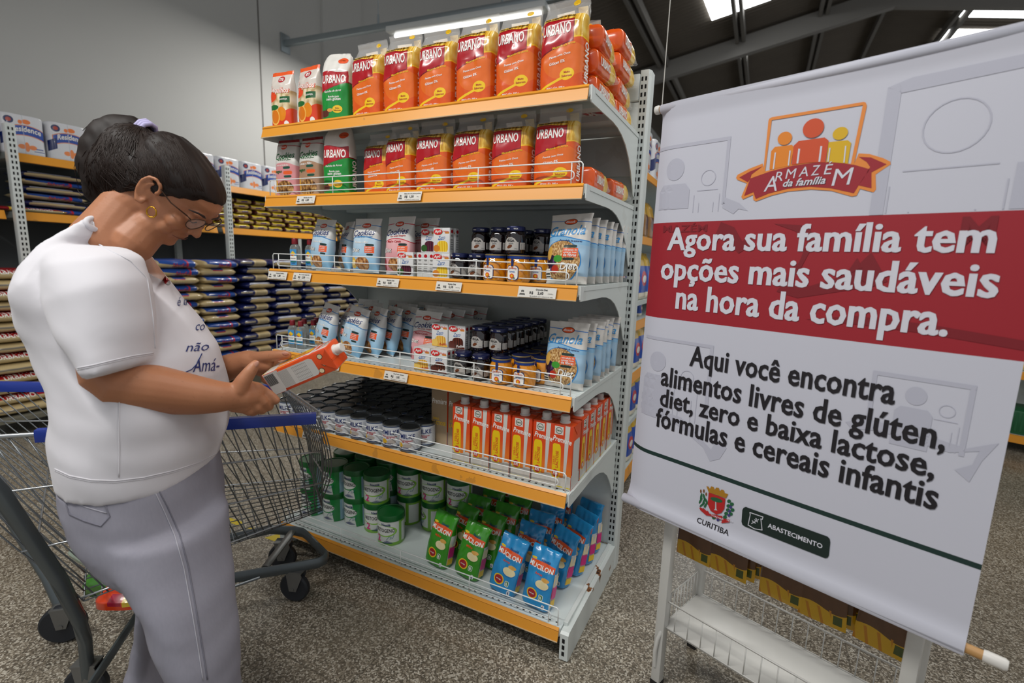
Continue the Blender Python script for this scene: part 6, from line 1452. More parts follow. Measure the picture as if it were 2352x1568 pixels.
# ================================================================ the shopping cart
M_zinc = mat('cart_zinc', '#73777a', rough=0.35, metal=0.75); M_zincl = mat('cart_zinc_bright', '#a9adb0', rough=0.3, metal=0.8)
M_tubeg = mat('cart_tube', '#5e6568', rough=0.4, metal=0.5); M_blue = mat('blue_plastic', '#1c3590', rough=0.35, coat=0.2)
M_tyre = mat('caster_rubber', '#22252b', rough=0.6); M_fork = mat('caster_fork', '#7a7a78', rough=0.45, metal=0.6)
crt = tag(empty('shopping_cart', (0.1, -0.45, 0)), 'grey wire shopping cart with blue rim bars standing behind the woman', 'shopping cart')
CO = Vector((0.1, -0.45, 0))
def K(*p): return Vector(p) - CO
A, Bf, RN, RF = K(.525, -.252, .70), K(.175, -.105, .70), K(-.03, -.895, .72), K(-.62, -.69, .72)
bn, bf_, rn, rf = K(.385, -.13, .315), K(.175, .02, .315), K(*at(193, 1380, z=.315)), K(-.33, -.47, .315)
# the rounded corner: basket walls bulge a little between rim and floor
def bil(P00, P10, P11, P01, u, v): return P00 * (1 - u) * (1 - v) + P10 * u * (1 - v) + P11 * u * v + P01 * (1 - u) * v
def wall(P00, P10, P11, P01, nu, vs, r=0.0019, rh=0.0027, bul=None):
    """upright wires from rim (v=1) to floor (v=0) and long wires at the given heights"""
    up = MB(); lo = MB()
    def q(u, v):
        p = bil(P00, P10, P11, P01, u, v)
        return p + bul * (math.sin(PI * min(1, max(0, (1 - v) * 1.15))) ** 1) if bul else p
    for i in range(nu + 1): up.tube([q(i / nu, v / 8) for v in range(9)], r, 6)
    for v in vs: lo.tube([q(i / 8, v) for i in range(9)], rh, 6)
    return up, lo
nb_ = Vector((0.62, -0.02, 0)) * 0.075; sb = Vector((0.5, -0.35, 0)) * 0.05
for nm, args, nu, vs, bu in (('near_side', (rn, bn, A, RN), 26, (0.02, 0.36, 0.70), sb), ('far_side', (rf, bf_, Bf, RF), 26, (0.02, 0.36, 0.70), None), ('nose_panel', (bn, bf_, Bf, A), 11, (0.02, 0.36, 0.70), nb_), ('rear_panel', (rn, rf, RF, RN), 14, (0.3, 0.65), None)):
    up, lo = wall(*args, nu, vs, bul=bu)
    s = lo.build(nm, M_zincl, crt, smooth=180); up.build('wire_mesh', M_zinc, s, smooth=180)
fl_ = MB()
for i in range(19): fl_.tube([bil(rn, bn, bf_, rf, i / 18, v) for v in (0, 1)], 0.0018, 5)
for i in range(13): fl_.tube([bil(rn, bn, bf_, rf, u, i / 12) for u in (0, 1)], 0.0018, 5)
fl_.build('floor_mesh', M_zinc, crt, smooth=180)
mb = MB(); mb.tube([RN, A], 0.006, 8); mb.tube([RF, Bf], 0.006, 8); mb.build('rim_rod', M_zincl, crt, smooth=60)
mb = MB(); up_ = Vector((0, 0, 1)); dn_ = (Bf - A).normalized(); sd = dn_.cross(up_)
nn = 15
mb.tube([A, Bf], 0.0035, 6); mb.tube([A + up_ * 0.013, Bf + up_ * 0.013], 0.0035, 6)
for i in range(nn): p = A + (Bf - A) * ((i + 0.5) / nn); mb.tube([p, p + up_ * 0.013 + dn_ * 0.008], 0.003, 5)
mb.build('nose_rim', M_zincl, crt, smooth=60)
def sleeve(p, q, nm):
    t = (q - p).normalized(); s_ = t.cross(Vector((0, 0, 1))).normalized(); u_ = s_.cross(t); R = []
    for P in (p, q): R.append([P + s_ * a + u_ * b for a, b in ((-0.009, -0.018), (0.009, -0.018), (0.0115, -0.004), (0.0125, 0.006), (0.009, 0.0125), (-0.009, 0.0125), (-0.0115, 0.004))])
    m = MB(); m.rings(R); m.build(nm, M_blue, crt, smooth=40)
sleeve(A + (RN - A) * 0.012, A + (RN - A) * 0.745, 'blue_sleeve'); sleeve(Bf + (RF - Bf) * 0.02, Bf + (RF - Bf) * 0.97, 'blue_sleeve')
# base of bent flat tube
def bar(pts, w, h, nm, m=M_tubeg, par=crt):
    pts = [Vector(p) for p in pts]; R = []
    for i, p in enumerate(pts):
        t = (pts[min(i + 1, len(pts) - 1)] - pts[max(i - 1, 0)]).normalized(); s_ = t.cross(Vector((0, 0, 1)))
        s_ = s_.normalized() if s_.length > 0.1 else Vector((0.7, 0.7, 0)); u_ = s_.cross(t).normalized(); c = 0.35
        R.append([p + s_ * a * w + u_ * b * h for a, b in ((-1, -c), (-c, -1), (c, -1), (1, -c), (1, c), (c, 1), (-c, 1), (-1, c))])
    m_ = MB(); m_.rings(R); return m_.build(nm, m, par, smooth=50)
bar([K(.03, -.44, .125), K(.118, -.44, .125), K(.201, -.333, .125), K(.345, -.175, .125), K(.372, -.142, .125), K(.378, -.118, .125), K(.362, -.098, .125), K(.215, -.05, .128), K(.185, -.044, .13), K(.15, -.05, .13), K(.06, -.09, .13), K(-.13, -.40, .13), K(-.17, -.57, .13)], 0.009, 0.0175, 'base_frame')
bar([K(.165, -.075, .145), K(.255, -.255, .135)], 0.013, 0.006, 'cross_plate', M_fork)
bar([K(.258, -.74, .10), K(.18, -.645, .11), K(.089, -.535, .12), K(.06, -.49, .125)], 0.008, 0.014, 'base_rail')
mb = MB(); mb.tube([K(.10, -.52, .07), K(.20, -.36, .10), K(.26, -.28, .115)], 0.0045, 8); mb.build('stay_rod', M_zinc, crt)
bar([K(.12, -1.02, .98), K(.20, -.87, .72), K(.219, -.836, .64), K(.232, -.765, .40), K(.228, -.735, .27), K(.205, -.72, .19), K(.185, -.715, .10), K(.178, -.715, .05)], 0.014, 0.016, 'rear_upright')
bar([K(-.62, -.85, .98), K(-.50, -.75, .72), K(-.35, -.68, .40), K(-.2, -.645, .18), K(-.15, -.64, .10)], 0.014, 0.016, 'rear_upright')
mb = MB(); mb.tube([K(.12, -1.02, .98), K(-.62, -.85, .98)], 0.013, 12); mb.build('push_handle', M_blue, crt)
def caster(x, y, r, yaw, top=0.115):
    c = K(x, y, r); M = Matrix.Translation(c) @ Matrix.Rotation(yaw, 4, 'Z')
    f = MB()
    for s_ in (-1, 1): f.add([M @ Vector((a, s_ * 0.016 + e, b)) for e in (-0.0015, 0.0015) for a, b in ((-0.012, -0.008), (0.012, -0.008), (0.034, r * 0.9), (0.03, top - r - 0.004), (-0.022, top - r - 0.004))], [(0, 1, 2, 3, 4), (9, 8, 7, 6, 5), (0, 5, 6, 1), (1, 6, 7, 2), (2, 7, 8, 3), (3, 8, 9, 4), (4, 9, 5, 0)])
    f.add([M @ Vector((a, b, top - r - (0.002 if k else 0.006))) for k in (0, 1) for a, b in ((-0.024, -0.018), (0.034, -0.018), (0.034, 0.018), (-0.024, 0.018))], [(3, 2, 1, 0), (4, 5, 6, 7), (0, 1, 5, 4), (1, 2, 6, 5), (2, 3, 7, 6), (3, 0, 4, 7)])
    f.cyl(M @ Vector((0, -0.02, 0)), M @ Vector((0, 0.02, 0)), 0.006, 10)
    o = f.build('caster', M_fork, crt, smooth=30)
    w = MB(); w.lathe([(r * 0.35, -0.012), (r * 0.6, -0.011), (r * 0.9, -0.012), (r, -0.007), (r, 0.007), (r * 0.9, 0.012), (r * 0.6, 0.011), (r * 0.35, 0.012)], 28, M=M @ Matrix.Rotation(PI / 2, 4, 'X')); w.build('wheel', M_tyre, o, smooth=40)
caster(0.318, -0.195, 0.050, 0.35); caster(0.138, -0.10, 0.050, 0.5); caster(-0.12, -0.648, 0.058, 0.8); caster(0.175, -0.715, 0.05, 0.6)
# shopping lying in the rear of the cart
M_sg = mat('green_bag_film', '#3c7d1f', rough=0.3, coat=0.3); M_wg = mat('pale_green_film', '#aebfae', rough=0.35, coat=0.3)
def shop(nm, m, w, h, d, seed, cat, lab, p, rot, wr=0.012):
    B_ = Bag(w, h, d, [(0, 0.9, 0.5, 0), (0.08, 1, 0.9, 0), (0.5, 1, 1, 0), (0.85, 0.9, 0.6, 0), (1, 0.8, 0.1, 0)], 2.8, wr, seed, 16)
    mb = MB(); B_.body(mb, 0, 1, 16, 36); o = mb.build(nm, m, smooth=60); o.location = p; o.rotation_euler = rot; tag(o, lab, cat); return o
def pl(u, v, d): return at(u, v, d=d)
g = G('snack_print_orange', rough=0.25, coat=0.3).base('#d9431b'); g.lay(g.rect(0.35, 0.6, 0.3, 0.8), '#a51f3a').lay(g.rect(0.62, 0.9, 0.25, 0.85), '#e3c23a'); M_so = g.done()
shop('produce_bag', M_sg, 0.17, 0.17, 0.12, 3, 'produce bag', 'dark green produce bag lying in the rear of the cart', pl(262, 1372, 1.36), (-0.9, 0.1, 0.5))
shop('produce_bag', M_wg, 0.16, 0.16, 0.11, 5, 'produce bag', 'pale produce bag with green leaves in the cart above the dark green one', pl(215, 1300, 1.42), (-0.6, 0.2, 0.2))
shop('snack_pack', M_so, 0.13, 0.05, 0.10, 7, 'snack pack', 'orange and yellow snack pack on the floor of the cart', pl(295, 1385, 1.30), (-0.2, 0.0, 0.55), 0.004)

# ================================================================ the woman reading a carton
FWD = Vector((-0.4407, 0.8830, 0)).normalized()          # away from the camera, level
E1 = Vector((0.8918, 0.4511, 0)).normalized()            # the way she faces
UPV = Vector((0, 0, 1))
def P(u, v, d): return at(u, v, d=d)
def remesh(mb, voxel, smooth_it=4, disp=None):
    """fuses overlapping closed shapes into one continuous skin"""
    me = bpy.data.meshes.new('fuse'); me.from_pydata(mb.v, [], mb.f); me.update()
    o = bpy.data.objects.new('fuse', me); COL.objects.link(o)
    bm = bmesh.new(); bm.from_mesh(me); bmesh.ops.recalc_face_normals(bm, faces=bm.faces[:]); bm.to_mesh(me); bm.free()
    r = o.modifiers.new('r', 'REMESH'); r.mode = 'VOXEL'; r.voxel_size = voxel
    s = o.modifiers.new('s', 'SMOOTH'); s.factor = 0.5; s.iterations = smooth_it
    dg = bpy.context.evaluated_depsgraph_get()
    out = bpy.data.meshes.new_from_object(o.evaluated_get(dg))
    bpy.data.objects.remove(o); bpy.data.meshes.remove(me)
    if disp:
        no = [v.normal.copy() for v in out.vertices]
        for v, n in zip(out.vertices, no): v.co = v.co + n * disp(v.co, n)
    out.polygons.foreach_set('use_smooth', [True] * len(out.polygons)); out.update()
    return out
def link(name, me, m, parent):
    o = bpy.data.objects.new(name, me); COL.objects.link(o); o.parent = parent
    me.materials.clear()
    for x in (m if isinstance(m, list) else [m]): me.materials.append(x)
    return o
def section(lu, lv, ru, rv, d, t):
    """centre and half axes of a rounded section whose outline, seen from the camera, reaches lu and ru"""
    rl, rr = (lu - 1176) / CAM_F, (ru - 1176) / CAM_F; w = (rr - rl) * d
    lo, hi = 0.004, w
    while math.sqrt(lo * lo + rl * rl * t * t) + math.sqrt(lo * lo + rr * rr * t * t) > w and t > 0.01: t *= 0.95
    for _ in range(40):
        a = (lo + hi) / 2
        if math.sqrt(a * a + rl * rl * t * t) + math.sqrt(a * a + rr * rr * t * t) > w: hi = a
        else: lo = a
    sl, sr = math.sqrt(a * a + rl * rl * t * t), math.sqrt(a * a + rr * rr * t * t); cx = rl * d + sl
    zl, zr = d + rl * t * t / sl, d - rr * t * t / sr
    L = P(1176 + CAM_F * (cx - a) / d, 784 + (lv - 784) * zl / d, d); R = P(1176 + CAM_F * (cx + a) / d, 784 + (rv - 784) * zr / d, d)
    return (L + R) / 2, (R - L) / 2, FWD * t
def slices(mb, S, n=28, e=2.3, shrink=1.0):
    """body sections: back edge (u,v), front edge (u,v), distance, half thickness across"""
    R = []
    for q in S:
        c, a, b = section(*q); a = a * shrink; b = b * shrink
        R.append([c + a * x + b * y for x, y in (sup(2 * PI * j / n, e) for j in range(n))])
    mb.rings(R)
def limb(mb, pts, n=16):
    """tapering limb through (u, v, distance, radius in metres)"""
    pp = [P(u, v, d) for u, v, d, r in pts]; rr = [r for *_, r in pts]
    # rounded ends
    a = pp[0] - (pp[1] - pp[0]).normalized() * rr[0] * 0.8; b = pp[-1] + (pp[-1] - pp[-2]).normalized() * rr[-1] * 0.75
    a2 = pp[0] - (pp[1] - pp[0]).normalized() * rr[0] * 0.45; b2 = pp[-1] + (pp[-1] - pp[-2]).normalized() * rr[-1] * 0.45
    mb.tube([a, a2] + pp + [b2, b], [rr[0] * 0.5, rr[0] * 0.85] + rr + [rr[-1] * 0.86, rr[-1] * 0.45], n)
def ball(mb, c, rx, ry=None, rz=None, ax=None, n=14):
    ry = ry or rx; rz = rz or rx; ax = ax or (Vector((1, 0, 0)), Vector((0, 1, 0)), Vector((0, 0, 1)))
    R = []
    for i in range(1, n):
        th = PI * i / n
        R.append([c + ax[0] * (rx * math.sin(th) * math.cos(2 * PI * j / 18)) + ax[1] * (ry * math.sin(th) * math.sin(2 * PI * j / 18)) + ax[2] * (-rz * math.cos(th)) for j in range(18)])
    mb.rings(R)
wom = tag(empty('person', (0.42, -0.72, 0)), 'person in white t-shirt and pale jeans, dark hair tied up, reading an orange milk carton', 'person')
TORSO = [(122, 1095, 502, 1056, 1.07, .185), (118, 1000, 512, 985, 1.07, .188), (124, 925, 517, 915, 1.07, .185), (112, 860, 512, 862, 1.07, .18), (84, 800, 490, 805, 1.07, .178), (54, 740, 452, 745, 1.07, .18),
         (33, 690, 415, 690, 1.07, .185), (26, 645, 388, 650, 1.07, .19), (44, 595, 362, 612, 1.07, .188), (84, 550, 340, 585, 1.07, .172), (130, 515, 330, 566, 1.07, .14), (172, 490, 322, 552, 1.07, .10), (196, 476, 318, 548, 1.07, .078)]
SLEEVE_R = [(100, 560, 285, 575, 1.00, .05), (98, 610, 325, 600, .955, .078), (106, 690, 340, 655, .935, .085), (138, 775, 348, 745, .925, .082), (170, 832, 355, 800, .92, .080), (188, 868, 358, 830, .918, .079)]
SLEEVE_L = [(140, 570, 300, 585, 1.16, .05), (130, 640, 320, 640, 1.235, .07), (190, 760, 380, 740, 1.27, .07), (240, 840, 430, 800, 1.28, .068)]
PELVIS = [(124, 1085, 500, 1045, 1.07, .180), (126, 1130, 510, 1105, 1.07, .186), (152, 1192, 518, 1180, 1.07, .185), (205, 1238, 524, 1245, 1.07, .165)]
LEG_R = [(165, 1170, 516, 1170, 1.04, .15), (218, 1232, 522, 1232, 1.03, .138), (270, 1288, 528, 1292, 1.015, .124), (322, 1370, 537, 1380, .995, .106), (352, 1460, 545, 1470, .985, .092), (384, 1565, 553, 1568, .985, .083), (412, 1720, 556, 1720, .985, .074), (425, 1880, 560, 1880, .99, .07), (420, 2060, 570, 2060, .99, .072)]
LEG_L = [(185, 1215, 430, 1235, 1.15, .09), (268, 1290, 440, 1300, 1.16, .095), (312, 1360, 438, 1370, 1.165, .09), (302, 1450, 420, 1455, 1.17, .08), (286, 1560, 402, 1565, 1.17, .072), (268, 1700, 385, 1700, 1.17, .064), (262, 1800, 385, 1800, 1.17, .064)]
# --- head frame
HO = P(367, 446, 1.10)                               # middle of the head at ear height (her right ear lies nearer)
F_ = (E1 * 0.56 - UPV * 0.83).normalized(); U_ = (E1 * 0.83 + UPV * 0.56).normalized(); S_ = -FWD    # S_: to her right, towards the camera
HS = 0.00096
def H(f, u, s=0.0): return HO + (F_ * f + U_ * u + S_ * s) * HS
HEAD = [(-60, 98, 40, 22), (-52, 103, 14, 36), (-38, 101, -18, 50), (-20, 102, -45, 58), (0, 101, -64, 64), (20, 101, -79, 69), (45, 99, -91, 72), (62, 106, -95, 74), (85, 104, -97, 75), (105, 90, -89, 68), (120, 64, -70, 52), (131, 26, -32, 24)]
def hslices(grow=0.0, clip=None, rows=None):
    R = []
    for u, fr, bk, w in (rows or HEAD):
        c, a = (fr + bk) / 2, (fr - bk) / 2 + grow; r = []
        for j in range(32):
            x, y = sup(2 * PI * j / 32, 2.25); f = c + a * x
            w2 = (w + grow) * (1 if x < 0.2 else 1 - 0.16 * ((x - 0.2) / 0.8) ** 2)
            if clip is not None: f = min(f, clip(u))
            r.append(H(f, u, y * w2))
        R.append(r)
    return R
body = MB()
body.rings(hslices())
hax = (F_, U_, S_)
def hb(f, u, s, rf, ru, rs): ball(body, H(f, u, s), rf * HS, ru * HS, rs * HS, hax, 12)
body.rings([[H(f_ - dp if abs(y) < 0 else (f_ if k == 0 else 94), u, y) for k, y in ((0, -w * 0.35), (0, w * 0.35), (1, w), (1, -w))] for u, f_, w in ((52, 101, 8), (44, 105, 9), (34, 114, 11), (24, 123, 14), (16, 127, 16), (10, 122, 16), (6, 108, 13))for dp in (0,)])
hb(118, 15, 0, 9, 8, 9); hb(109, 11, 12, 7, 6, 7); hb(109, 11, -12, 7, 6, 7)
hb(101, -13, 0, 8, 4.5, 22); hb(100, -22, 0, 8, 5, 20); hb(92, -48, 0, 15, 13, 20)
for s in (1, -1):
    hb(82, 12, 34 * s, 20, 20, 24); hb(92, 44, 30 * s, 12, 10, 14); hb(96, 64, 28 * s, 11, 6, 20); hb(80, -14, 36 * s, 16, 18, 18)
    # ear: bowl, rim and lobe
    ball(body, H(14, 24, 72 * s), 18 * HS, 27 * HS, 6 * HS, (( F_ * 0.95 + S_ * s * -0.3).normalized(), (U_ * 0.96 - F_ * 0.2).normalized(), S_), 10)
    body.tube([H(f + 18, u + 22, q * s) for f, u, q in ((12, 8, 74), (15, 22, 77), (8, 33, 81), (-6, 35, 84), (-17, 27, 85), (-21, 10, 84), (-18, -8, 81), (-10, -22, 78), (0, -30, 76), (8, -28, 74), (9, -16, 74))], [4.5 * HS] * 8 + [7 * HS, 6.5 * HS, 4 * HS], 8)
    body.tube([H(f + 18, u + 22, q * s) for f, u, q in ((-2, 24, 80), (-9, 14, 81), (-10, 0, 80), (-5, -10, 78))], 3 * HS, 6)
limb(body, [(245, 560, 1.075, .068), (270, 520, 1.08, .060), (300, 480, 1.09, .056), (325, 465, 1.095, .056)], 20)
limb(body, [(300, 560, 1.07, .045), (330, 530, 1.085, .042), (352, 515, 1.09, .040)], 18)
slices(body, TORSO[:-1], shrink=0.93)
slices(body, PELVIS, shrink=0.9); slices(body, LEG_R, shrink=0.84); slices(body, LEG_L, shrink=0.84)
limb(body, [(215, 640, 1.0, .045), (230, 720, .97, .05), (243, 810, .945, .051), (256, 868, .94, .051), (272, 884, .942, .051), (310, 888, .955, .050), (352, 893, .972, .048), (402, 901, .995, .045), (455, 908, 1.018, .040), (500, 911, 1.042, .034), (535, 910, 1.065, .029)], 22)
limb(body, [(220, 640, 1.22, .06), (300, 760, 1.28, .05), (370, 860, 1.31, .046), (420, 872, 1.31, .044), (480, 860, 1.28, .039), (530, 842, 1.255, .033), (572, 827, 1.235, .026)], 20)
px = 1.1 / 1130
# her right hand: back towards the camera, fingers under the carton, thumb up its corner
limb(body, [(533, 911, 1.065, .029), (555, 910, 1.08, .031), (578, 907, 1.10, .028)], 18); limb(body, [(540, 922, 1.075, .024), (562, 928, 1.085, .021), (575, 926, 1.10, .018)], 14); limb(body, [(545, 897, 1.07, .022), (572, 893, 1.09, .019), (590, 893, 1.11, .016)], 14)
for ch in ([(546, 897, 1.06, .019), (560, 873, 1.062, .0165), (575, 852, 1.066, .0135), (583, 841, 1.07, .0115), (588, 834, 1.073, .009)],
           [(586, 893, 1.10, .0155), (606, 900, 1.118, .013), (622, 910, 1.125, .0115), (635, 920, 1.13, .0095)],
           [(585, 908, 1.095, .0155), (604, 923, 1.108, .0128), (617, 933, 1.13, .0118), (618, 932, 1.155, .0095)],
           [(574, 920, 1.09, .015), (590, 936, 1.10, .0122), (602, 941, 1.122, .0112), (603, 937, 1.145, .009)],
           [(558, 930, 1.082, .0135), (572, 944, 1.09, .0110), (583, 946, 1.11, .0098), (585, 941, 1.128, .0082)]): limb(body, ch, 14)
# her left hand: thumb on the printed face, fingers behind
limb(body, [(570, 828, 1.235, .026), (595, 832, 1.228, .027), (620, 838, 1.222, .022)], 16); limb(body, [(580, 840, 1.24, .02), (605, 850, 1.235, .018)], 12)
for ch in ([(588, 824, 1.222, .018), (612, 819, 1.206, .0150), (640, 816, 1.194, .0132), (654, 815, 1.190, .012), (662, 816, 1.188, .0095)],
           [(622, 836, 1.235, .014), (650, 832, 1.245, .012), (678, 832, 1.243, .011), (695, 836, 1.236, .009)],
           [(622, 848, 1.24, .014), (650, 850, 1.25, .012), (676, 852, 1.245, .011), (692, 858, 1.235, .009)],
           [(618, 860, 1.242, .013), (644, 866, 1.25, .012), (668, 868, 1.242, .011), (680, 874, 1.232, .009)],
           [(610, 870, 1.24, .012), (632, 880, 1.245, .011), (650, 882, 1.235, .010), (660, 886, 1.225, .008)]): limb(body, ch, 14)
def world_to_parent(me): me.transform(Matrix.Translation(-wom.location))
g = G('skin', 'Object', rough=0.5, sss=0.08)
g.base('#a9714f'); g.lay((g.noise(14, 4) - 0.35) * 0.5, '#96593c'); g.lay((g.noise(120, 1) > 0.72) * 0.25, '#7e4a30'); g.b.inputs['Subsurface Radius'].default_value = (0.01, 0.004, 0.002)
g.bump(g.noise(220, 2), 0.12, 0.0015); M_skin = g.done()
bme = remesh(body, 0.0029, 5); world_to_parent(bme); link('body', bme, M_skin, wom)
# --- nails
M_nail = mat('nail', '#c08c78', rough=0.3)
for u, v, d, a in ((589, 836, 1.063, 1.05), (655, 811, 1.178, 0.0)):
    mb = MB(); c = P(u, v, d); ex = (E1 * math.cos(a) + UPV * math.sin(a)); ey = (UPV * math.cos(a) - E1 * math.sin(a)) * (1 if a else 1)
    ball(mb, c, 0.0085, 0.005, 0.0022, (ex, ey, -FWD), 8); me = remesh(mb, 0.0012, 2); world_to_parent(me); link('nail', me, M_nail, wom)
# --- t-shirt
def folds(co, n):
    q = Vector((co.x, co.y, co.z))
    w = mn.noise(Vector((q.dot(E1) * 5, q.z * 9 + q.dot(E1) * 7, q.dot(FWD) * 4))) * 0.010 + mn.noise(Vector((q.dot(E1) * 14, q.z * 22 + q.dot(E1) * 10, 3))) * 0.004
    return w
sh = MB(); slices(sh, TORSO, 32); slices(sh, SLEEVE_R, 30); slices(sh, SLEEVE_L, 26)
g = G('white_jersey', 'Object', rough=0.85, sheen=0.15).base('#cbc9ce'); g.bump(g.noise(700, 1), 0.1, 0.0005); M_shirt = g.done()
sme = remesh(sh, 0.007, 7, folds); shirt_tree = BVHTree.FromPolygons([v.co for v in sme.vertices], [tuple(p.vertices) for p in sme.polygons])
world_to_parent(sme); tshirt = link('tshirt', sme, M_shirt, wom)
def onto(tree, u, v, off=0.0012):
    r = Vector(ray(u, v)).normalized(); h = tree.ray_cast(Vector(CAM_C), r)
    if h[0] is None: return None
    return h[0] + (h[1] if h[1].dot(r) < 0 else -h[1]) * off
def seam(tree, pts, r, name, m, parent, off=0.0006, n=40):
    """a sewn line lying on the cloth"""
    out = []
    for (a, b), (c, d_) in zip(pts, pts[1:]):
        k = max(2, int(n * math.hypot(c - a, d_ - b) / 400))
        for i in range(k):
            q = onto(tree, a + (c - a) * i / k, b + (d_ - b) * i / k, off)
            if q is not None: out.append(q)
    q = onto(tree, *pts[-1], off)
    if q is not None: out.append(q)
    if len(out) < 2: return
    mb = MB(); mb.tube([p - wom.location - (Vector(parent.location) if parent is not wom else Vector()) for p in out], r, 6); return mb.build(name, m, parent, smooth=180)
# hems: sewn lines over a turned edge
def hemline(tree, pts, name, par):
    for dy, r in ((0, 0.0011), (4, 0.0006)): seam(tree, [(u, v + dy) for u, v in pts], r, name, M_shirt, par, 0.0004, 60)
hemline(shirt_tree, [(126, 1076), (160, 1092), (210, 1102), (265, 1104), (330, 1096), (400, 1080), (455, 1062), (498, 1040)], 'hem_seam', tshirt)
hemline(shirt_tree, [(178, 845), (215, 838), (260, 827), (305, 817), (352, 810)], 'sleeve_hem_seam', tshirt)
cb_ = MB(); pts = []
for j in range(28):
    a = 2 * PI * j / 28; c, av, bv = section(*TORSO[-1])
    pts.append(c + av * math.cos(a) * 1.0 + bv * math.sin(a) * 1.0 - UPV * 0.004 - wom.location)
cb_.tube(pts, 0.006, 8, closed=True); cb_.build('collar_band', M_shirt, tshirt, smooth=180)
# writing on the chest
def shirt_text(t, u, v, w, h=None, it=0.35, rot=0.0, bold=0.0, m='navy'):
    mb = MB()
    def f(x, y):
        q = onto(shirt_tree, u + x, v - y, 0.0014)
        return (q if q is not None else P(u + x, v - y, 1.0)) - wom.location
    mb.text(t, f, 0, 0, w=w, h=h, mi=0, bold=bold, it=it, rot=rot, sub=3.0); return mb
for t, u, v, w, h, rot in (('é u', 418, 692, 24, 20, 0.1), ('co', 459, 752, 21, 14, 0.0), ('não', 452, 797, 54, 19, 0.06), ('Amá-', 472, 838, 62, 30, 0.06)):
    shirt_text(t, u, v, w, h, rot=rot).build('lettering', I('navy'), tshirt)
seamm = seam(shirt_tree, [(410, 854), (425, 855), (440, 848), (452, 835), (459, 820), (463, 812)], 0.0011, 'lettering_stroke', INK['navy'], tshirt, 0.001)
mb = MB(); fr = lambda x, y: (onto(shirt_tree, 382 + x, 643 - y, 0.0015) or P(382, 643, 1.0)) - wom.location
mb.disc(0, 0, 7, 10, fr, 0, 12); mb.disc(4, -7, 5, 5, fr, 1, 10); mb.build('front_print', I('red', 'black'), tshirt)
seam(shirt_tree, [(274, 920), (273, 980), (274, 1040), (273, 1095)], 0.0011, 'side_seam', M_shirt, tshirt, 0.0005)
seam(shirt_tree, [(212, 500), (225, 560), (300, 600), (338, 640), (350, 720), (356, 800)], 0.0012, 'sleeve_seam', M_shirt, tshirt, 0.0004)
# --- jeans
jn = MB(); slices(jn, PELVIS, 30); slices(jn, LEG_R, 28); slices(jn, LEG_L, 26)
g = G('pale_denim', 'Object', rough=0.85).base('#85848f'); g.lay((g.noise(6, 3) - 0.35) * 0.8, '#9a99a3'); g.lay((g.noise(260, 1, stretch=(1, 1, 0.15)) - 0.3) * 0.35, '#71707c'); g.bump(g.noise(500, 1), 0.15, 0.0006); M_denim = g.done()
jme = remesh(jn, 0.007, 8, lambda co, n: folds(co, n) * 0.9); jtree = BVHTree.FromPolygons([v.co for v in jme.vertices], [tuple(p.vertices) for p in jme.polygons])
world_to_parent(jme); jeans = link('jeans', jme, M_denim, wom)
M_stitch = mat('denim_stitch', '#6b6a75', rough=0.9); M_stitch2 = mat('denim_seam_pale', '#aaa9b2', rough=0.9)
seam(jtree, [(355, 1108), (385, 1165), (412, 1225), (432, 1300), (450, 1400), (465, 1490), (476, 1560)], 0.0013, 'side_seam', M_stitch, jeans)
seam(jtree, [(347, 1112), (375, 1170), (402, 1232), (422, 1305), (440, 1402), (455, 1492), (466, 1562)], 0.0009, 'side_seam', M_stitch2, jeans)
seam(jtree, [(238, 1124), (242, 1160), (252, 1186), (232, 1208), (195, 1196), (160, 1180), (150, 1150)], 0.0013, 'pocket_stitching', M_stitch, jeans)
seam(jtree, [(162, 1150), (200, 1165), (245, 1178)], 0.0009, 'pocket_stitching', M_stitch2, jeans)
# --- shoes, below the frame
for S, d in ((LEG_R[-1], .99), (LEG_L[-1], 1.17)):
    c = (P(S[0], S[1], d) + P(S[2], S[3], d)) / 2; mb = MB(); R = []
    for t, w, h in ((-0.085, 0.02, 0.05), (-0.075, 0.034, 0.075), (-0.03, 0.037, 0.085), (0.04, 0.040, 0.07), (0.10, 0.043, 0.05), (0.145, 0.034, 0.035), (0.16, 0.015, 0.022)):
        o_ = Vector((c.x, c.y, 0)) + E1 * t; R.append([o_ + FWD * x * w + UPV * (0.001 + h * (0.5 + 0.5 * y)) for x, y in (sup(2 * PI * j / 16, 3) for j in range(16))])
    mb.v = []; mb.rings([[p - wom.location for p in r] for r in R]); mb.build('shoe', mat('shoe_grey', '#5a5654', rough=0.7), wom)
# --- hair
hr = MB()
HROWS = [(-58, 20, -62, 50), (-45, 20, -72, 58), (-25, 60, -82, 66), (0, 90, -90, 70)] + [r for r in HEAD if r[0] >= 20]
def hairline(u): return -16 if u < 18 else 24 + (u - 20) * 0.86
hr.rings(hslices(7.0, hairline, HROWS))
for f, u, s, rf, ru, rs in ((-98, 40, 0, 30, 30, 36), (-126, 50, 0, 20, 16, 18)): ball(hr, H(f, u, s), rf * HS, ru * HS, rs * HS, hax, 12)
for u, v, d, r in ((322, 308, 1.10, .026), (300, 305, 1.10, .036), (275, 312, 1.10, .044), (258, 330, 1.10, .050), (248, 355, 1.10, .053), (243, 382, 1.10, .053), (247, 408, 1.10, .048), (250, 430, 1.10, .038), (275, 395, 1.08, .056), (300, 350, 1.08, .052), (300, 390, 1.075, .055), (320, 400, 1.07, .046), (285, 430, 1.08, .044), (310, 435, 1.075, .036), (222, 440, 1.10, .026), (270, 455, 1.09, .026)): ball(hr, P(u, v, d), r, r, r * 1.05)
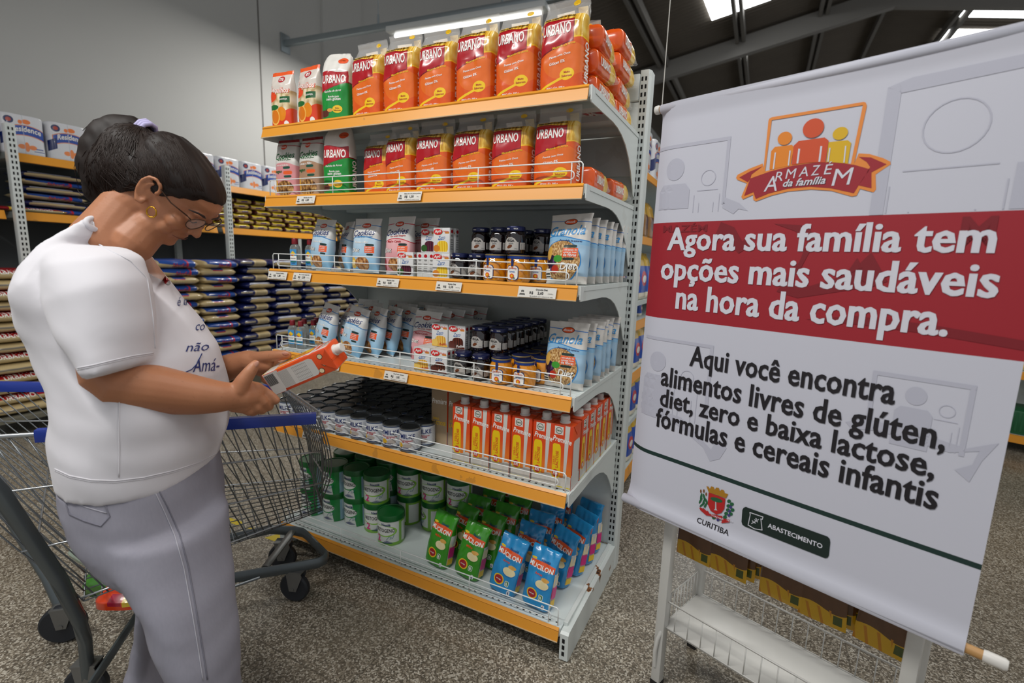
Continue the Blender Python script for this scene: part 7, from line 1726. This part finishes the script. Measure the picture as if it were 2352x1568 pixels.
g = G('dark_hair', 'Object', rough=0.6, spec=0.3).base('#160d09'); g.lay((g.noise(30, 3) - 0.35) * 0.8, '#24150e'); M_hair = g.done()
def hdisp(co, n): return mn.noise(Vector((co.dot(U_) * 60, co.dot(F_) * 12, co.dot(S_) * 60))) * 0.0022
hme = remesh(hr, 0.0045, 14, hdisp); htree = BVHTree.FromPolygons([v.co for v in hme.vertices], [tuple(p.vertices) for p in hme.polygons])
world_to_parent(hme); hair = link('hair', hme, M_hair, wom)
# locks: combed strands lying on the mass, and flyaways
M_lock = mat('hair_lock', '#1f130d', rough=0.55, spec=0.25)
st = MB(); sc0 = P(333, 300, 1.10)
for k in range(420):
    a = rnd.random()
    if k < 230:                                       # from the hairline up to the tie
        u0 = 20 + 90 * a; s0 = rnd.uniform(0.1, 1) * 60; f0 = hairline(u0) - 3; p0 = H(f0, u0, 40 + 34 * rnd.random()); p1 = sc0 + S_ * rnd.uniform(-0.005, 0.02) - U_ * rnd.uniform(0, 0.02)
        mid = H((f0 - 140) / 2 * rnd.uniform(0.8, 1.1), u0 + 30 + 60 * rnd.random(), 70)
    else:                                            # from the tie over the tail
        p0 = sc0 + S_ * rnd.uniform(0, 0.02); p1 = P(rnd.uniform(185, 320), rnd.uniform(400, 468), rnd.uniform(0.98, 1.08)); mid = P(rnd.uniform(195, 310), rnd.uniform(275, 360), rnd.uniform(0.98, 1.08))
    pts = []
    for i in range(9):
        t = i / 8; q = p0 * (1 - t) ** 2 + mid * 2 * t * (1 - t) + p1 * t * t
        h = htree.find_nearest(q)
        pts.append(h[0] + h[1] * 0.0004 - wom.location)
    st.tube(pts, [0.0004] + [rnd.uniform(0.0005, 0.0010)] * 7 + [0.0003], 5)
fly = [[(335, 300), (300, 268), (250, 275), (205, 300), (180, 345), (172, 400)], [(330, 298), (285, 264), (230, 285), (190, 325), (174, 370)], [(320, 300), (260, 270), (210, 292), (184, 330), (170, 385), (180, 430)], [(230, 440), (205, 455), (185, 447), (178, 435)], [(240, 445), (222, 462), (195, 468), (180, 455)], [(225, 420), (198, 430), (186, 420)], [(300, 285), (262, 262), (215, 275), (190, 300)], [(245, 450), (232, 468), (212, 470)]]
for fl2 in fly: st.tube([P(u, v, 1.09) - wom.location for u, v in fl2], 0.0006, 4)
st.build('hair_strands', M_lock, hair, smooth=180)
mb = MB(); ax_ = (sc0 - P(360, 318, 1.10)).normalized()
for k in range(3):
    c = sc0 + ax_ * (0.006 * (k - 1)) + Vector((0, 0, -0.002)); o1 = ax_.orthogonal().normalized(); o2 = ax_.cross(o1)
    mb.tube([c + (o1 * math.cos(2 * PI * j / 18) + o2 * math.sin(2 * PI * j / 18)) * (0.021 + 0.0015 * (j % 2)) - wom.location for j in range(18)], 0.0052, 7, closed=True)
o = mb.build('hair_tie', mat('lilac_elastic', '#a9a3c9', rough=0.7), wom, smooth=180)
# --- glasses, earring, brow
M_gold = mat('gold', '#c9962c', rough=0.22, metal=1.0); M_gframe = mat('bronze_frame', '#4a3428', rough=0.3, metal=0.7)
gl_ = MB()
def HL(f, u, s): return H(f, u, s) - wom.location
for s in (1, -1):
    gl_.tube([HL(18, 52, 82 * s), HL(34, 50, 80 * s), HL(64, 50, 78 * s), HL(100, 56, 64 * s)], 0.0014, 6)
    gl_.tube([HL(113 - 6 * abs(math.cos(a)) * (1 if math.cos(a) > 0 else 0), 46 + 18 * math.sin(a), (33 + 25 * math.cos(a)) * s) for a in [2 * PI * j / 24 for j in range(24)]], 0.0011, 6, closed=True)
    gl_.tube([HL(100, 56, 64 * s), HL(107, 54, 57 * s)], 0.0013, 6)
gl_.tube([HL(113, 50, 8), HL(116, 54, 0), HL(113, 50, -8)], 0.0011, 6)
go = gl_.build('glasses', M_gframe, wom, smooth=180)
lens = MB()
for s in (1, -1):
    lens.add([HL(112, 46, 33 * s)] + [HL(113 - 6 * max(0, math.cos(a)), 46 + 17.5 * math.sin(a), (33 + 24.5 * math.cos(a)) * s) for a in [2 * PI * j / 24 for j in range(24)]], [(0, 1 + j, 1 + (j + 1) % 24) for j in range(24)])
lens.build('lens', M_film, go, smooth=180)
mb = MB(); ec = P(348, 487, 1.025)
mb.tube([ec + (E1 * math.cos(2 * PI * j / 8 + 0.3) * 0.0105 + UPV * math.sin(2 * PI * j / 8 + 0.3) * 0.0112) - wom.location for j in range(8)], 0.0015, 8, closed=True); mb.build('earring', M_gold, wom, smooth=180)
mb = MB(); M_brow = mat('brow', '#241611', rough=0.7)
for s in (1, -1):
    mb.tube([HL(104, 62, 12 * s), HL(105, 68, 26 * s), HL(97, 68, 42 * s), HL(86, 62, 54 * s)], [0.0015, 0.0028, 0.0024, 0.001], 6)
    mb.tube([HL(103, 42, 18 * s), HL(104.5, 40, 30 * s), HL(99, 41, 42 * s)], 0.0012, 6)
mb.build('eyebrow', M_brow, wom, smooth=180)
mb = MB(); mb.tube([HL(107, -17.5, -18), HL(110, -17.5, -6), HL(110, -17.5, 6), HL(107, -17.5, 18), HL(98, -19, 27)], [0.0005, 0.0011, 0.0011, 0.0009, 0.0004], 6); mb.build('mouth_line', mat('lip_dark', '#6b342a', rough=0.6), wom, smooth=180)

# ================================================================ the carton in her hands
TL_, TR_, BR_, BL_ = P(597, 863, 1.165), P(753, 797, 1.125), P(769, 850, 1.145), P(634, 909, 1.185)
zax = ((TR_ + BR_) / 2 - (TL_ + BL_) / 2); zl = zax.length; zax.normalize()
wax = ((TL_ + TR_) / 2 - (BL_ + BR_) / 2); wax = (wax - zax * wax.dot(zax)); wl = wax.length; wax.normalize()
nax = zax.cross(wax)                                   # out of the nutrition panel
if nax.dot(Vector(CAM_C) - TL_) < 0: nax = -nax
# carton frame: local +x = nutrition panel normal, local -y = printed front, local z = up the carton
ly = -wax; lx_ = nax; R3 = Matrix((lx_, ly, zax)).transposed()
if R3.determinant() < 0: lx_ = -lx_; R3 = Matrix((lx_, ly, zax)).transposed()
sc = zl / 0.192
hc = milk_carton(pid='held_milk_carton'); hc['category'] = 'milk carton'
cen = ((TL_ + BL_) / 2) - nax * (0.033 * sc)
hc.matrix_world = Matrix.Translation(cen) @ R3.to_4x4() @ Matrix.Diagonal((sc, wl / 0.066, sc, 1))
_used.add(hc.name)
hc['label'] = 'orange milk carton held on its side in the hands of the woman'
sx = 1 if (lx_ - nax).length < 0.1 else -1
mb = MB(); f = lambda x, y: Vector((sx * 0.0336, sx * x, y))
bars = [0.9, 0.5, 1.4, 0.5, 0.9, 1.8, 0.5, 0.6, 1.2, 0.5]
for i in range(17): mb.poly([(-0.027, 0.004 + i * 0.0017), (0.004, 0.004 + i * 0.0017), (0.004, 0.0048 + i * 0.0017 + 0.0003 * (i % 3)), (-0.027, 0.0048 + i * 0.0017 + 0.0003 * (i % 3))], f, 0, 0)
for i in range(12): mb.poly([(-0.024, 0.042 + i * 0.0026), (0.024, 0.042 + i * 0.0026), (0.024, 0.0428 + i * 0.0026), (-0.024, 0.0428 + i * 0.0026)], f, 1, 0)
for x in (-0.02, -0.01, 0.0, 0.01, 0.02): mb.poly([(x, 0.085), (x + 0.0006, 0.085), (x + 0.0006, 0.125), (x, 0.125)], f, 1, 0)
for i in range(10): mb.poly([(-0.021, 0.085 + i * 0.0044), (0.021, 0.085 + i * 0.0044), (0.021, 0.0854 + i * 0.0044), (-0.021, 0.0854 + i * 0.0044)], f, 1, 0)
for y, z in ((0.019, 0.153), (0.004, 0.170), (-0.018, 0.168)): mb.disc(y, z, 0.0075, 0.0075, f, 2, 18); mb.disc(y, z, 0.0062, 0.0062, lambda x, q: f(x, q) + Vector((sx * 0.0003, 0, 0)), 3, 18)
mb.build('front_print', I('black', 'grey', 'black', 'cream'), hc, smooth=0)
